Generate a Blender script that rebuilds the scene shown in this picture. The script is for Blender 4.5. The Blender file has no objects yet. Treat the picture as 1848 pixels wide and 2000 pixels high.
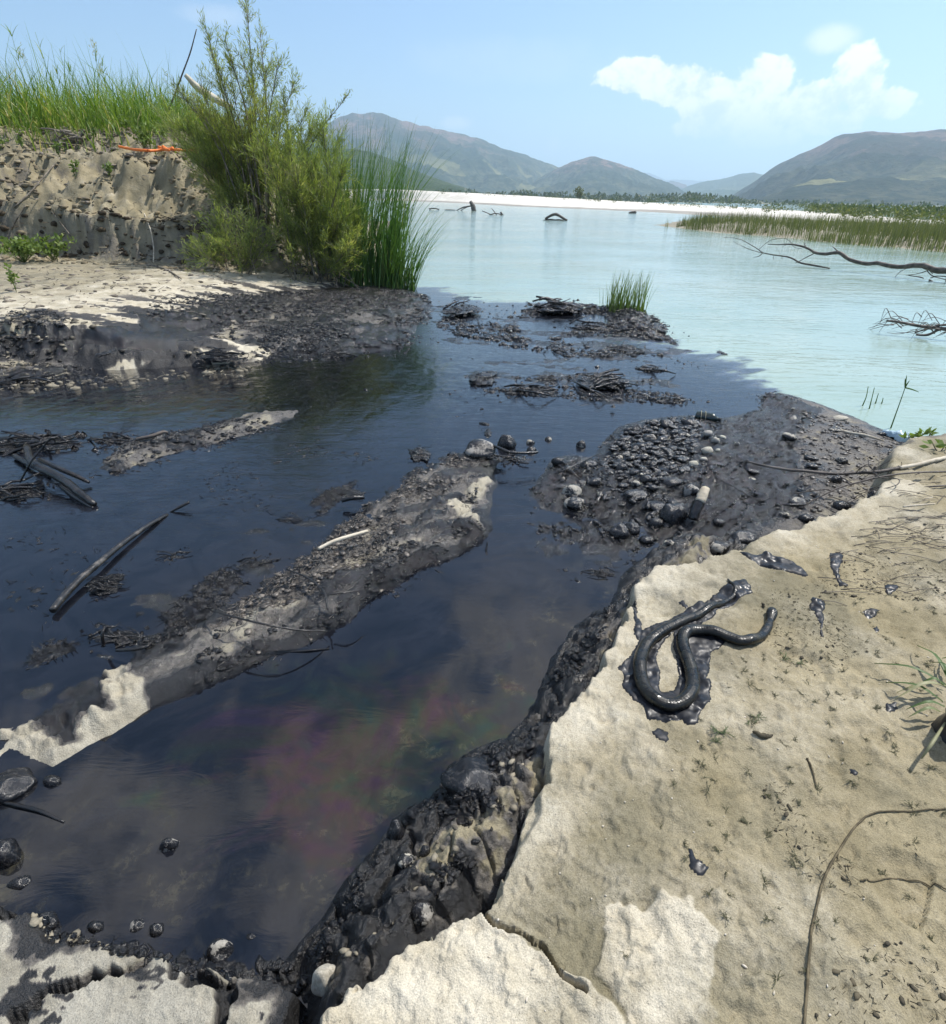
import bpy, math, random
import numpy as np
from mathutils import Vector
random.seed(7)
rng = np.random.default_rng(7)
SC = bpy.context.scene
COL = SC.collection
PI = math.pi
R = math.radians

# ------------------------------------------------------------------ camera
CAM_H, FOC, PITCH, ROLL = 1.75, 1150.0, R(28.3), R(1.0)
cd = bpy.data.cameras.new('camera')
cam = bpy.data.objects.new('camera', cd)
COL.objects.link(cam)
SC.camera = cam
cd.sensor_fit = 'VERTICAL'
cd.sensor_height = 24.0
cd.lens = FOC / 2000.0 * 24.0
cd.clip_start = 0.02
cd.clip_end = 30000
_F = np.array([0, math.cos(PITCH), -math.sin(PITCH)])
_R0 = np.array([1.0, 0, 0]); _U0 = np.array([0, math.sin(PITCH), math.cos(PITCH)])
_R = _R0 * math.cos(ROLL) + _U0 * math.sin(ROLL)
_U = _U0 * math.cos(ROLL) - _R0 * math.sin(ROLL)
from mathutils import Matrix
cam.matrix_world = Matrix(((_R[0], _U[0], -_F[0], 0), (_R[1], _U[1], -_F[1], 0), (_R[2], _U[2], -_F[2], CAM_H), (0, 0, 0, 1)))

# ------------------------------------------------------------------ light
SUN_EL, SUN_AZ = 57.0, 62.0
sd = bpy.data.lights.new('sun', 'SUN')
sd.energy = 4.3
sd.angle = R(0.53)
sd.color = (1.0, 0.95, 0.88)
sun = bpy.data.objects.new('sun', sd)
COL.objects.link(sun)
sun.location = (0, 0, 30)
_sdir = Vector((math.sin(R(SUN_AZ)) * math.cos(R(SUN_EL)), math.cos(R(SUN_AZ)) * math.cos(R(SUN_EL)), math.sin(R(SUN_EL))))
sun.rotation_euler = _sdir.to_track_quat('Z', 'Y').to_euler()
SC.view_settings.view_transform = 'Standard'
SC.view_settings.look = 'None'
SC.view_settings.gamma = 1.0
SC.view_settings.use_curve_mapping = False
SC.view_settings.exposure = 0.6
SC.render.engine = 'CYCLES'
SC.cycles.use_denoising = True
SC.cycles.max_bounces = 6
SC.cycles.diffuse_bounces = 2
SC.cycles.glossy_bounces = 3
SC.cycles.transmission_bounces = 3
SC.cycles.transparent_max_bounces = 10
SC.cycles.volume_bounces = 1
SC.cycles.caustics_reflective = False
SC.cycles.caustics_refractive = False

# pixel (in a 1848 x 2000 frame) -> ray, ground point
def ray(u, v):
    d = _F * FOC + _R * (u - 924.0) - _U * (v - 1000.0)
    return d / np.linalg.norm(d)
def P(u, v, z=0.0):
    d = ray(u, v)
    t = (z - CAM_H) / d[2]
    return np.array([d[0] * t, d[1] * t, z])
def AT(u, v, dist):                       # at a horizontal distance
    d = ray(u, v)
    t = dist / math.hypot(d[0], d[1])
    return np.array([d[0] * t, d[1] * t, CAM_H + d[2] * t])
def VP(u, v, A, B):                       # on the upright plane through the ground points A and B
    n = np.array([-(B[1] - A[1]), B[0] - A[0], 0.0])
    d = ray(u, v)
    c = np.array([0, 0, CAM_H])
    t = np.dot(np.array([A[0], A[1], 0]) - c, n) / np.dot(d, n)
    return c + d * t
def ppx(x, y, z):                         # frame pixels per metre at a point
    return FOC / np.dot(np.array([x, y, z - CAM_H]), _F)

# ------------------------------------------------------------------ node helper
class NT:
    def __init__(s, tree): s.t = tree
    def n(s, typ, ins=None, **kw):
        nd = s.t.nodes.new(typ)
        for k, v in kw.items(): setattr(nd, k, v)
        for k, v in (ins or {}).items(): s.put(nd.inputs[k], v)
        return nd
    def put(s, sock, v):
        if isinstance(v, bpy.types.NodeSocket): s.t.links.new(v, sock)
        elif isinstance(v, bpy.types.Node): s.t.links.new(v.outputs[0], sock)
        elif isinstance(v, tuple) and len(v) == 3 and sock.type == 'RGBA': sock.default_value = (*v, 1)
        else: sock.default_value = v
    def m(s, op, a, b=0.0, c=None, clamp=False):
        nd = s.t.nodes.new('ShaderNodeMath'); nd.operation = op; nd.use_clamp = clamp
        s.put(nd.inputs[0], a); s.put(nd.inputs[1], b)
        if c is not None: s.put(nd.inputs[2], c)
        return nd.outputs[0]
    def mix(s, f, a, b, mode='MIX'):
        nd = s.t.nodes.new('ShaderNodeMix'); nd.data_type = 'RGBA'; nd.blend_type = mode
        s.put(nd.inputs[0], f); s.put(nd.inputs[6], a); s.put(nd.inputs[7], b)
        return nd.outputs[2]
    def mr(s, v, a, b, c=0.0, d=1.0, smooth=True):
        nd = s.t.nodes.new('ShaderNodeMapRange'); nd.interpolation_type = 'SMOOTHSTEP' if smooth else 'LINEAR'
        for i, q in enumerate((v, a, b, c, d)): s.put(nd.inputs[i], q)
        return nd.outputs[0]
    def noise(s, vec, scale, detail=4, rough=0.55, dist=0.0, dim='3D'):
        nd = s.n('ShaderNodeTexNoise', {'Scale': scale, 'Detail': detail, 'Roughness': rough, 'Distortion': dist}, noise_dimensions=dim)
        if vec is not None: s.put(nd.inputs['Vector'], vec)
        return nd.outputs[0]
    def voro(s, vec, scale, feature='F1', rnd=1.0):
        nd = s.n('ShaderNodeTexVoronoi', {'Scale': scale, 'Randomness': rnd}, feature=feature)
        if vec is not None: s.put(nd.inputs['Vector'], vec)
        return nd.outputs[0]
    def attr(s, name): return s.n('ShaderNodeAttribute', attribute_name=name).outputs['Fac']
    def pos(s): return s.n('ShaderNodeNewGeometry').outputs['Position']
    def scl(s, vec, v):
        nd = s.n('ShaderNodeMapping', {'Vector': vec, 'Scale': v}); return nd.outputs[0]
    def bump(s, h, strength, dist, normal=None):
        nd = s.n('ShaderNodeBump', {'Strength': strength, 'Distance': dist, 'Height': h})
        if normal is not None: s.put(nd.inputs['Normal'], normal)
        return nd.outputs[0]

def material(name):
    m = bpy.data.materials.new(name); m.use_nodes = True
    nt = NT(m.node_tree)
    b = m.node_tree.nodes['Principled BSDF']
    return m, nt, b

# ------------------------------------------------------------------ sky
world = bpy.data.worlds.new('World'); SC.world = world; world.use_nodes = True
W = NT(world.node_tree)
bg = world.node_tree.nodes['Background']
SKY_STRENGTH = 0.098
sky = W.n('ShaderNodeTexSky', sky_type='NISHITA', sun_disc=False)
sky.sun_elevation = R(SUN_EL); sky.sun_rotation = R(SUN_AZ)
sky.air_density = 1.1; sky.dust_density = 0.7; sky.ozone_density = 2.2
gen = W.n('ShaderNodeTexCoord').outputs['Generated']
sep = W.n('ShaderNodeSeparateXYZ', {0: gen})
dx, dy, dz = sep.outputs
az = W.m('ARCTAN2', dx, dy)
el = W.m('ARCSINE', dz)
cvec = W.n('ShaderNodeCombineXYZ', {0: az, 1: el, 2: 0.0}).outputs[0]
nA = W.noise(cvec, 15.0, 8, 0.62, 0.25)
nB = W.noise(cvec, 52.0, 5, 0.6)
# cumulus: lobes in azimuth / elevation, broken up by noise
lobes = [(1250, 150, 95, 42), (1330, 165, 90, 55), (1400, 205, 100, 60), (1485, 165, 62, 62), (1500, 215, 120, 55), (1590, 205, 95, 58),
         (1672, 160, 62, 72), (1705, 205, 85, 42), (1400, 245, 110, 34), (1490, 265, 90, 26), (1620, 235, 100, 34)]
best = None
for (u, v, ru, rv) in lobes:
    d0 = ray(u, v); a0 = math.atan2(d0[0], d0[1]); e0 = math.asin(d0[2])
    d1 = ray(u + ru, v); ra = abs(math.atan2(d1[0], d1[1]) - a0)
    d2 = ray(u, v - rv); re = abs(math.asin(d2[2]) - e0)
    qa = W.m('DIVIDE', W.m('SUBTRACT', az, a0), ra)
    qe = W.m('DIVIDE', W.m('SUBTRACT', el, e0), re)
    rr = W.m('SQRT', W.m('ADD', W.m('MULTIPLY', qa, qa), W.m('MULTIPLY', qe, qe)))
    f = W.m('SUBTRACT', 1.0, rr)
    best = f if best is None else W.m('SMOOTH_MAX', best, f, 0.25)
ragged = W.m('ADD', best, W.m('ADD', W.m('MULTIPLY', W.m('SUBTRACT', nA, 0.5), 1.7), W.m('MULTIPLY', W.m('SUBTRACT', nB, 0.5), 0.6)))
cum = W.mr(ragged, 0.03, 0.25)
cbase = W.mr(el, 0.045, 0.125)             # hazier towards the foot of the cloud
cum = W.m('MULTIPLY', cum, W.m('ADD', 0.15, W.m('MULTIPLY', cbase, 0.85)))
# small wisps
wis = None
for (u, v, ru, rv, k) in [(1625, 75, 62, 34, 0.75), (890, 240, 40, 18, 0.5), (1080, 290, 20, 30, .3), (420, 30, 90, 30, .25), (1000, 120, 260, 60, .12)]:
    d0 = ray(u, v); a0 = math.atan2(d0[0], d0[1]); e0 = math.asin(d0[2])
    d1 = ray(u + ru, v); ra = abs(math.atan2(d1[0], d1[1]) - a0)
    d2 = ray(u, v - rv); re = abs(math.asin(d2[2]) - e0)
    qa = W.m('DIVIDE', W.m('SUBTRACT', az, a0), ra)
    qe = W.m('DIVIDE', W.m('SUBTRACT', el, e0), re)
    rr = W.m('ADD', W.m('MULTIPLY', qa, qa), W.m('MULTIPLY', qe, qe))
    f = W.m('MULTIPLY', W.mr(W.m('ADD', W.m('SUBTRACT', 1.0, rr), W.m('MULTIPLY', W.m('SUBTRACT', nA, 0.5), 2.0)), 0.0, 1.1), k)
    wis = f if wis is None else W.m('MAXIMUM', wis, f)
# broken fair-weather cloud high overhead
den = W.m('ADD', W.m('MAXIMUM', dz, 0.02), 0.12)
ov = W.n('ShaderNodeCombineXYZ', {0: W.m('DIVIDE', dx, den), 1: W.m('DIVIDE', dy, den), 2: 3.7}).outputs[0]
nO = W.noise(ov, 3.6, 8, 0.6, 0.3)
over = W.m('MULTIPLY', W.mr(nO, 0.45, 0.60), W.mr(el, 0.48, 0.75))
over = W.m('MULTIPLY', over, 0.95)
cshade = W.mix(W.mr(W.m('ADD', W.m('MULTIPLY', nA, .6), W.m('MULTIPLY', nB, .4)), 0.40, 0.56), (6.0, 6.8, 8.0), (9.6, 9.4, 9.2))
skyc = W.mix(1.0, sky.outputs[0], (.80, .93, 1.06), 'MULTIPLY')
c1 = W.mix(over, skyc, (8.6, 8.3, 8.4))
c2 = W.mix(wis, c1, (7.6, 7.9, 8.3))
c3 = W.mix(cum, c2, cshade)
W.t.links.new(c3, bg.inputs[0])
bg.inputs[1].default_value = SKY_STRENGTH

# ------------------------------------------------------------------ numpy noise
def _h(ix, iy, s):
    n = (ix.astype(np.int64) * 374761393 + iy.astype(np.int64) * 668265263 + s * 2147483647) & 0xffffffff
    n = ((n ^ (n >> 13)) * 1274126177) & 0xffffffff
    return ((n ^ (n >> 16)) & 0xffffff) / float(0xffffff)
def vn(x, y, s=0):
    ix = np.floor(x); iy = np.floor(y); fx = x - ix; fy = y - iy
    fx = fx * fx * fx * (fx * (fx * 6 - 15) + 10); fy = fy * fy * fy * (fy * (fy * 6 - 15) + 10)
    a = _h(ix, iy, s); b = _h(ix + 1, iy, s); c = _h(ix, iy + 1, s); d = _h(ix + 1, iy + 1, s)
    return (a + (b - a) * fx) * (1 - fy) + (c + (d - c) * fx) * fy
def fbm(x, y, o=4, s=0, g=0.5):           # about -1 .. 1
    r = np.zeros_like(x); a = 1.0; t = 0.0
    for i in range(o):
        r += a * (vn(x, y, s + i * 17) * 2 - 1); t += a
        x, y = 0.8 * x * 2.03 - 0.6 * y * 2.03 + 3.1, 0.6 * x * 2.03 + 0.8 * y * 2.03 - 7.7
        a *= g
    return r / t
def worley(x, y, s=0):                    # F1, F2, cell value
    ix = np.floor(x); iy = np.floor(y)
    f1 = np.full_like(x, 9.0); f2 = np.full_like(x, 9.0); cv = np.zeros_like(x)
    for i in (-1, 0, 1):
        for j in (-1, 0, 1):
            cx = ix + i; cy = iy + j
            px = cx + _h(cx, cy, s); py = cy + _h(cx, cy, s + 5)
            d = np.hypot(px - x, py - y)
            v = _h(cx, cy, s + 9)
            n = d < f1
            f2 = np.where(n, f1, np.minimum(f2, d)); cv = np.where(n, v, cv); f1 = np.where(n, d, f1)
    return f1, f2, cv
def sm(x, a, b):
    t = np.clip((x - a) / (b - a), 0, 1); return t * t * (3 - 2 * t)
def sdf(x, y, poly):                      # signed distance to a polygon, positive inside
    p = np.asarray(poly)[:, :2]
    q = np.roll(p, -1, 0)
    d2 = np.full(x.shape, 1e9); ins = np.zeros(x.shape, bool)
    for (ax, ay), (bx, by) in zip(p, q):
        ex, ey = bx - ax, by - ay
        wx, wy = x - ax, y - ay
        t = np.clip((wx * ex + wy * ey) / (ex * ex + ey * ey + 1e-12), 0, 1)
        d2 = np.minimum(d2, (wx - t * ex) ** 2 + (wy - t * ey) ** 2)
        c = ((ay > y) != (by > y))
        if ey != 0: ins ^= c & (x < ex * (y - ay) / ey + ax)
    d = np.sqrt(d2)
    return np.where(ins, d, -d)
def dline(x, y, line):                    # distance to a polyline
    p = np.asarray(line)[:, :2]
    d2 = np.full(x.shape, 1e9)
    for (ax, ay), (bx, by) in zip(p[:-1], p[1:]):
        ex, ey = bx - ax, by - ay
        wx, wy = x - ax, y - ay
        t = np.clip((wx * ex + wy * ey) / (ex * ex + ey * ey + 1e-12), 0, 1)
        d2 = np.minimum(d2, (wx - t * ex) ** 2 + (wy - t * ey) ** 2)
    return np.sqrt(d2)
def PX(pts, z=0.0):                       # list of pixels (u, v[, z]) or world tuples ('w', x, y)
    out = []
    for p in pts:
        if p[0] == 'w': out.append((p[1], p[2]))
        else:
            q = P(p[0], p[1], p[2] if len(p) > 2 else z); out.append((q[0], q[1]))
    return out

# ------------------------------------------------------------------ mesh helper
def mesh(name, v, f, mats, smooth=True, attrs=None, uv=None):
    me = bpy.data.meshes.new(name)
    v = np.asarray(v, np.float32).reshape(-1, 3)
    if isinstance(f, np.ndarray):
        k = f.shape[1]; n = f.shape[0]
        me.vertices.add(len(v)); me.vertices.foreach_set('co', v.ravel())
        me.loops.add(n * k); me.loops.foreach_set('vertex_index', f.astype(np.int32).ravel())
        me.polygons.add(n); me.polygons.foreach_set('loop_start', np.arange(0, n * k, k, dtype=np.int32))
        me.polygons.foreach_set('loop_total', np.full(n, k, np.int32))
        me.update(calc_edges=True); me.validate()
    else:
        me.from_pydata(v.tolist(), [], f); me.update()
    for m in (mats if isinstance(mats, (list, tuple)) else [mats]): me.materials.append(m)
    if smooth: me.polygons.foreach_set('use_smooth', np.ones(len(me.polygons), bool))
    for k, a in (attrs or {}).items():
        at = me.attributes.new(k, 'FLOAT', 'POINT'); at.data.foreach_set('value', np.asarray(a, np.float32))
    return me
def link(name, me, parent=None, loc=None, rot=None, scale=None):
    o = bpy.data.objects.new(name, me); COL.objects.link(o)
    if parent is not None: o.parent = parent
    if loc is not None: o.location = loc
    if rot is not None: o.rotation_euler = rot
    if scale is not None: o.scale = scale
    return o
def tag(o, label, cat, group=None, kind=None):
    o['label'] = label; o['category'] = cat
    if group: o['group'] = group
    if kind: o['kind'] = kind
    return o
def struct(o, label=None):
    o['kind'] = 'structure'
    if label: o['label'] = label
    return o
def stuff(o, label, cat):
    return tag(o, label, cat, None, 'stuff')
def grid_faces(nr, nc, keep=None):
    i = np.arange(nr * nc).reshape(nr, nc)
    f = np.stack([i[:-1, :-1], i[:-1, 1:], i[1:, 1:], i[1:, :-1]], -1).reshape(-1, 4)
    if keep is not None: f = f[keep.reshape(nr, nc)[:-1, :-1].ravel() | keep.reshape(nr, nc)[1:, 1:].ravel() | keep.reshape(nr, nc)[1:, :-1].ravel() | keep.reshape(nr, nc)[:-1, 1:].ravel()]
    return f
def compact(v, f, attrs):
    used = np.unique(f); mp = np.full(len(v), -1, np.int64); mp[used] = np.arange(len(used))
    return v[used], mp[f], {k: a[used] for k, a in attrs.items()}
# ------------------------------------------------------------------ the lie of the land
BANK = PX([('w', -0.75, -3), (560, 2060, .27), (590, 1985, .27), (600, 1950, .27), (655, 1925, .27), (700, 1890, .27), (760, 1840, .27), (820, 1795, .27), (880, 1755, .27), (930, 1738, .27),
    (948, 1700, .27), (972, 1655, .27), (985, 1600, .27), (1012, 1545, .27), (1050, 1500, .27), (1050, 1440, .27), (1062, 1400, .27), (1105, 1350, .27), (1150, 1300, .27),
    (1165, 1265, .27), (1200, 1215, .27), (1207, 1165, .27), (1232, 1122, .27), (1272, 1100, .27), (1330, 1087, .27), (1400, 1066, .27), (1445, 1052, .25), (1500, 1042, .22),
    (1570, 1030, .2), (1640, 1008, .18), (1690, 985, .16), (1720, 955, .15), (1700, 925, .12), (1690, 895, .1), (1720, 870, .1), (1760, 858, .08), (1800, 868, .06), (1848, 880, .03), (1950, 905, .03), (2150, 960, .03), (2500, 1100, 0), ('w', 14, -1), ('w', 40, -30), ('w', -.75, -30)])
SKIRT = PX([(-400, 1730), (-100, 1740), (0, 1752), (50, 1780), (100, 1800), (180, 1822), (260, 1842), (330, 1852), (420, 1872), (500, 1880), (560, 1868), (620, 1800), (680, 1715), (735, 1655), (765, 1605),
    (845, 1560), (872, 1500), (930, 1462), (985, 1445), (1030, 1395), (1055, 1335), (1085, 1270), (1130, 1215), (1185, 1190), (1210, 1130), (1240, 1098), (1275, 1075), (1300, 1050),
    (1500, 1090), (1250, 1400), (1150, 1700), (900, 2050), ('w', -.4, -2), ('w', -6, -2)])
CLAY = PX([(-500, 1734, .1), (-100, 1739, .1), (20, 1746, .1), (60, 1774, .1), (110, 1814, .1), (200, 1812, .1), (300, 1836, .1), (380, 1846, .1), (480, 1879, .1), (560, 1889, .1), (600, 1930, .1), (585, 1980, .1), (560, 2060, .1), ('w', -.8, -2), ('w', -6, -2)])
SLABPALE = PX([(590, 1985, .27), (600, 1950, .27), (700, 1890, .27), (820, 1795, .27), (930, 1742, .27), (945, 1775, .27), (1000, 1815, .27), (1060, 1850, .27), (1110, 1893, .27), (1160, 1920, .27), (1230, 1980, .27), (1300, 2100, .27), (600, 2100, .27)])
SLABTWO = PX([(1110, 1893, .27), (1170, 1860, .27), (1190, 1790, .27), (1240, 1785, .27), (1300, 1795, .27), (1365, 1795, .27), (1380, 1840, .27), (1395, 1900, .27), (1420, 2000, .27), (1430, 2100, .27), (1300, 2100, .27), (1230, 1980, .27), (1160, 1920, .27)])
CRACK = PX([(930, 1720, .28), (945, 1765, .28), (968, 1788, .28), (1000, 1798, .28), (1035, 1815, .28), (1065, 1835, .28), (1085, 1862, .28), (1106, 1892, .28), (1130, 1908, .28), (1152, 1920, .28)])
CRACKB = PX([(690, 1880, .2), (712, 1898, .2), (718, 1915, .2)])
FOLD = PX([(1055, 1470, .2), (1045, 1540, .2), (1035, 1600, .2), (1010, 1640, .2), (980, 1680, .2), (945, 1705, .2), (930, 1735, .22)])
RIDGE = PX([(-200, 1500), (-40, 1420), (40, 1385), (100, 1335), (180, 1290), (260, 1245), (340, 1215), (410, 1185), (470, 1140), (560, 1080), (640, 1025), (680, 985), (740, 945), (800, 905), (880, 875), (930, 878), (975, 900), (960, 950), (955, 1000), (945, 1042), (885, 1085), (830, 1112), (760, 1150), (700, 1195), (640, 1235), (560, 1272), (490, 1300), (430, 1330), (385, 1352), (300, 1392), (240, 1425), (165, 1462), (95, 1505), (20, 1480), (-100, 1580)])
RIDGE_R = PX([(950, 1040), (885, 1085), (830, 1112), (760, 1150), (700, 1195), (640, 1235), (560, 1272), (490, 1300), (430, 1330), (385, 1352)])
RIDGE_L = PX([(40, 1385), (180, 1290), (260, 1245), (340, 1215), (410, 1185), (470, 1140), (560, 1080), (640, 1025), (680, 985), (740, 945), (800, 905), (880, 875)])
PALEBIT = [PX(q, .1) for q in ([(-60, 1440), (0, 1395), (45, 1388), (80, 1420), (95, 1440), (150, 1418), (215, 1410), (165, 1455), (95, 1492), (60, 1480), (0, 1465)],
    [(195, 1290), (222, 1280), (235, 1305), (265, 1320), (290, 1370), (240, 1405), (180, 1418), (140, 1425), (150, 1395), (205, 1372), (215, 1330)],
    [(455, 1222), (480, 1217), (470, 1235), (458, 1240)], [(430, 1240), (440, 1260), (434, 1262)],
    [(875, 977), (918, 977), (922, 1006), (900, 1000)], [(905, 950), (945, 920), (935, 950), (915, 966)])]
MUDBAR = PX([(170, 905), (215, 870), (280, 845), (350, 840), (420, 825), (470, 805), (540, 795), (610, 795), (600, 815), (540, 840), (480, 860), (420, 880), (370, 890), (300, 915), (240, 935), (195, 950), (165, 925)])
MUDFLAT = PX([(1022, 965), (1045, 930), (1075, 893), (1120, 888), (1160, 895), (1178, 862), (1205, 838), (1255, 822), (1310, 815), (1350, 812), (1400, 818), (1450, 810), (1480, 800), (1485, 775), (1530, 768), (1580, 783), (1640, 803), (1700, 828), (1760, 852), (1800, 868), (1900, 890), (1760, 1000), (1500, 1090), (1280, 1085), (1272, 1055), (1235, 1018), (1190, 1030), (1150, 1010), (1060, 1000)])
MUDFLAT_DARK = PX([(1022, 965), (1045, 930), (1120, 888), (1205, 838), (1310, 815), (1450, 810), (1490, 770), (1540, 775), (1600, 800), (1560, 850), (1570, 930), (1600, 980), (1500, 1020), (1430, 1045), (1330, 1060), (1275, 1055), (1150, 1010)], .05)
GOO = PX([(1030, 1000), (1150, 1000), (1260, 1060), (1230, 1100), (1150, 1120), (1060, 1090), (1010, 1040)])
MOUTH = PX([(820, 640), (850, 600), (900, 580), (1030, 585), (1180, 598), (1290, 650), (1350, 690), (1260, 715), (1330, 760), (1320, 800), (1180, 800), (1060, 780), (930, 770), (900, 735), (960, 700), (860, 680)])
SMEAR = PX([(20, 1330), (60, 1260), (180, 1220), (320, 1150), (420, 1080), (560, 1000), (640, 940), (720, 930), (640, 1030), (470, 1150), (340, 1240), (180, 1300), (60, 1390)])
TIP = PX([(1018, 612), (1040, 600), (1080, 593), (1130, 600), (1180, 602), (1250, 600), (1285, 625), (1300, 650), (1325, 678), (1290, 668), (1240, 662), (1180, 648), (1150, 640), (1195, 630), (1170, 614), (1100, 612), (1050, 616)])
TIPB = PX([(862, 620), (875, 600), (905, 592), (945, 600), (930, 618), (890, 626)])
LEFT = PX([('w', -40, 4.6), (-400, 790), (-120, 755), (0, 742), (100, 733), (180, 718), (250, 708), (330, 700), (400, 702), (470, 694), (560, 695), (640, 695), (720, 690), (775, 682), (800, 664), (805, 640), (830, 622), (852, 603), (838, 580), (780, 562), (735, 556), (700, 560), (690, 545), (715, 534), ('w', -3.4, 19), ('w', -5, 45), ('w', -90, 60), ('w', -90, 4.6)])
SHELF = PX([('w', -40, 6), (-400, 690, .4), (-120, 655, .4), (0, 640, .42), (60, 643, .42), (120, 640, .42), (200, 650, .4), (280, 655, .36), (360, 662, .3), (430, 668, .24), (490, 672, .2), (530, 655, .2), (470, 640, .24), (420, 628, .28), (500, 612, .22), (560, 590, .22), (620, 572, .2), (680, 556, .15), (715, 538, .12), ('w', -2.6, 20), ('w', -8, 45), ('w', -90, 60), ('w', -90, 6)])
STAINBAND = PX([(-100, 628, .42), (60, 625, .42), (180, 628, .42), (270, 622, .4), (275, 600, .4), (320, 592, .4), (420, 578, .36), (520, 560, .3), (700, 548, .2), (800, 560, .1), (860, 600, 0), (800, 690, 0), (540, 700, 0), (560, 640, .2), (450, 634, .25), (360, 640, .36), (280, 640, .4), (180, 638, .4), (0, 636, .42)])
SCARP = PX([('w', -60, 14), (-600, 515, .45), (-200, 505, .45), (0, 503, .45), (150, 508, .45), (260, 512, .45), (340, 520, .42), (400, 528, .4), (480, 532, .35), (560, 528, .32), (640, 522, .3), (690, 520, .2), ('w', -2.9, 19), ('w', -7, 40), ('w', -90, 60), ('w', -90, 14)])
ISLET = PX([(1285, 440), (1340, 447), (1400, 454), (1500, 461), (1600, 471), (1700, 480), (1848, 492), (2300, 530), (2300, 462), (1848, 443), (1600, 433), (1420, 430), (1330, 432)])
POOL_BED = PX([(0, 1500), (400, 1360), (960, 1060), (1000, 1440), (850, 1560), (600, 1850), (0, 1750)])

def prof(d, h, w, shore=0.15, p=1.0):
    return -0.35 + 0.35 * sm(d, -shore, 0) + h * (np.clip(d / w, 0, 1) ** p)
def profs(d, h, w, shore=0.15):
    return -0.35 + 0.35 * sm(d, -shore, 0) + h * sm(d, 0, w)

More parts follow.
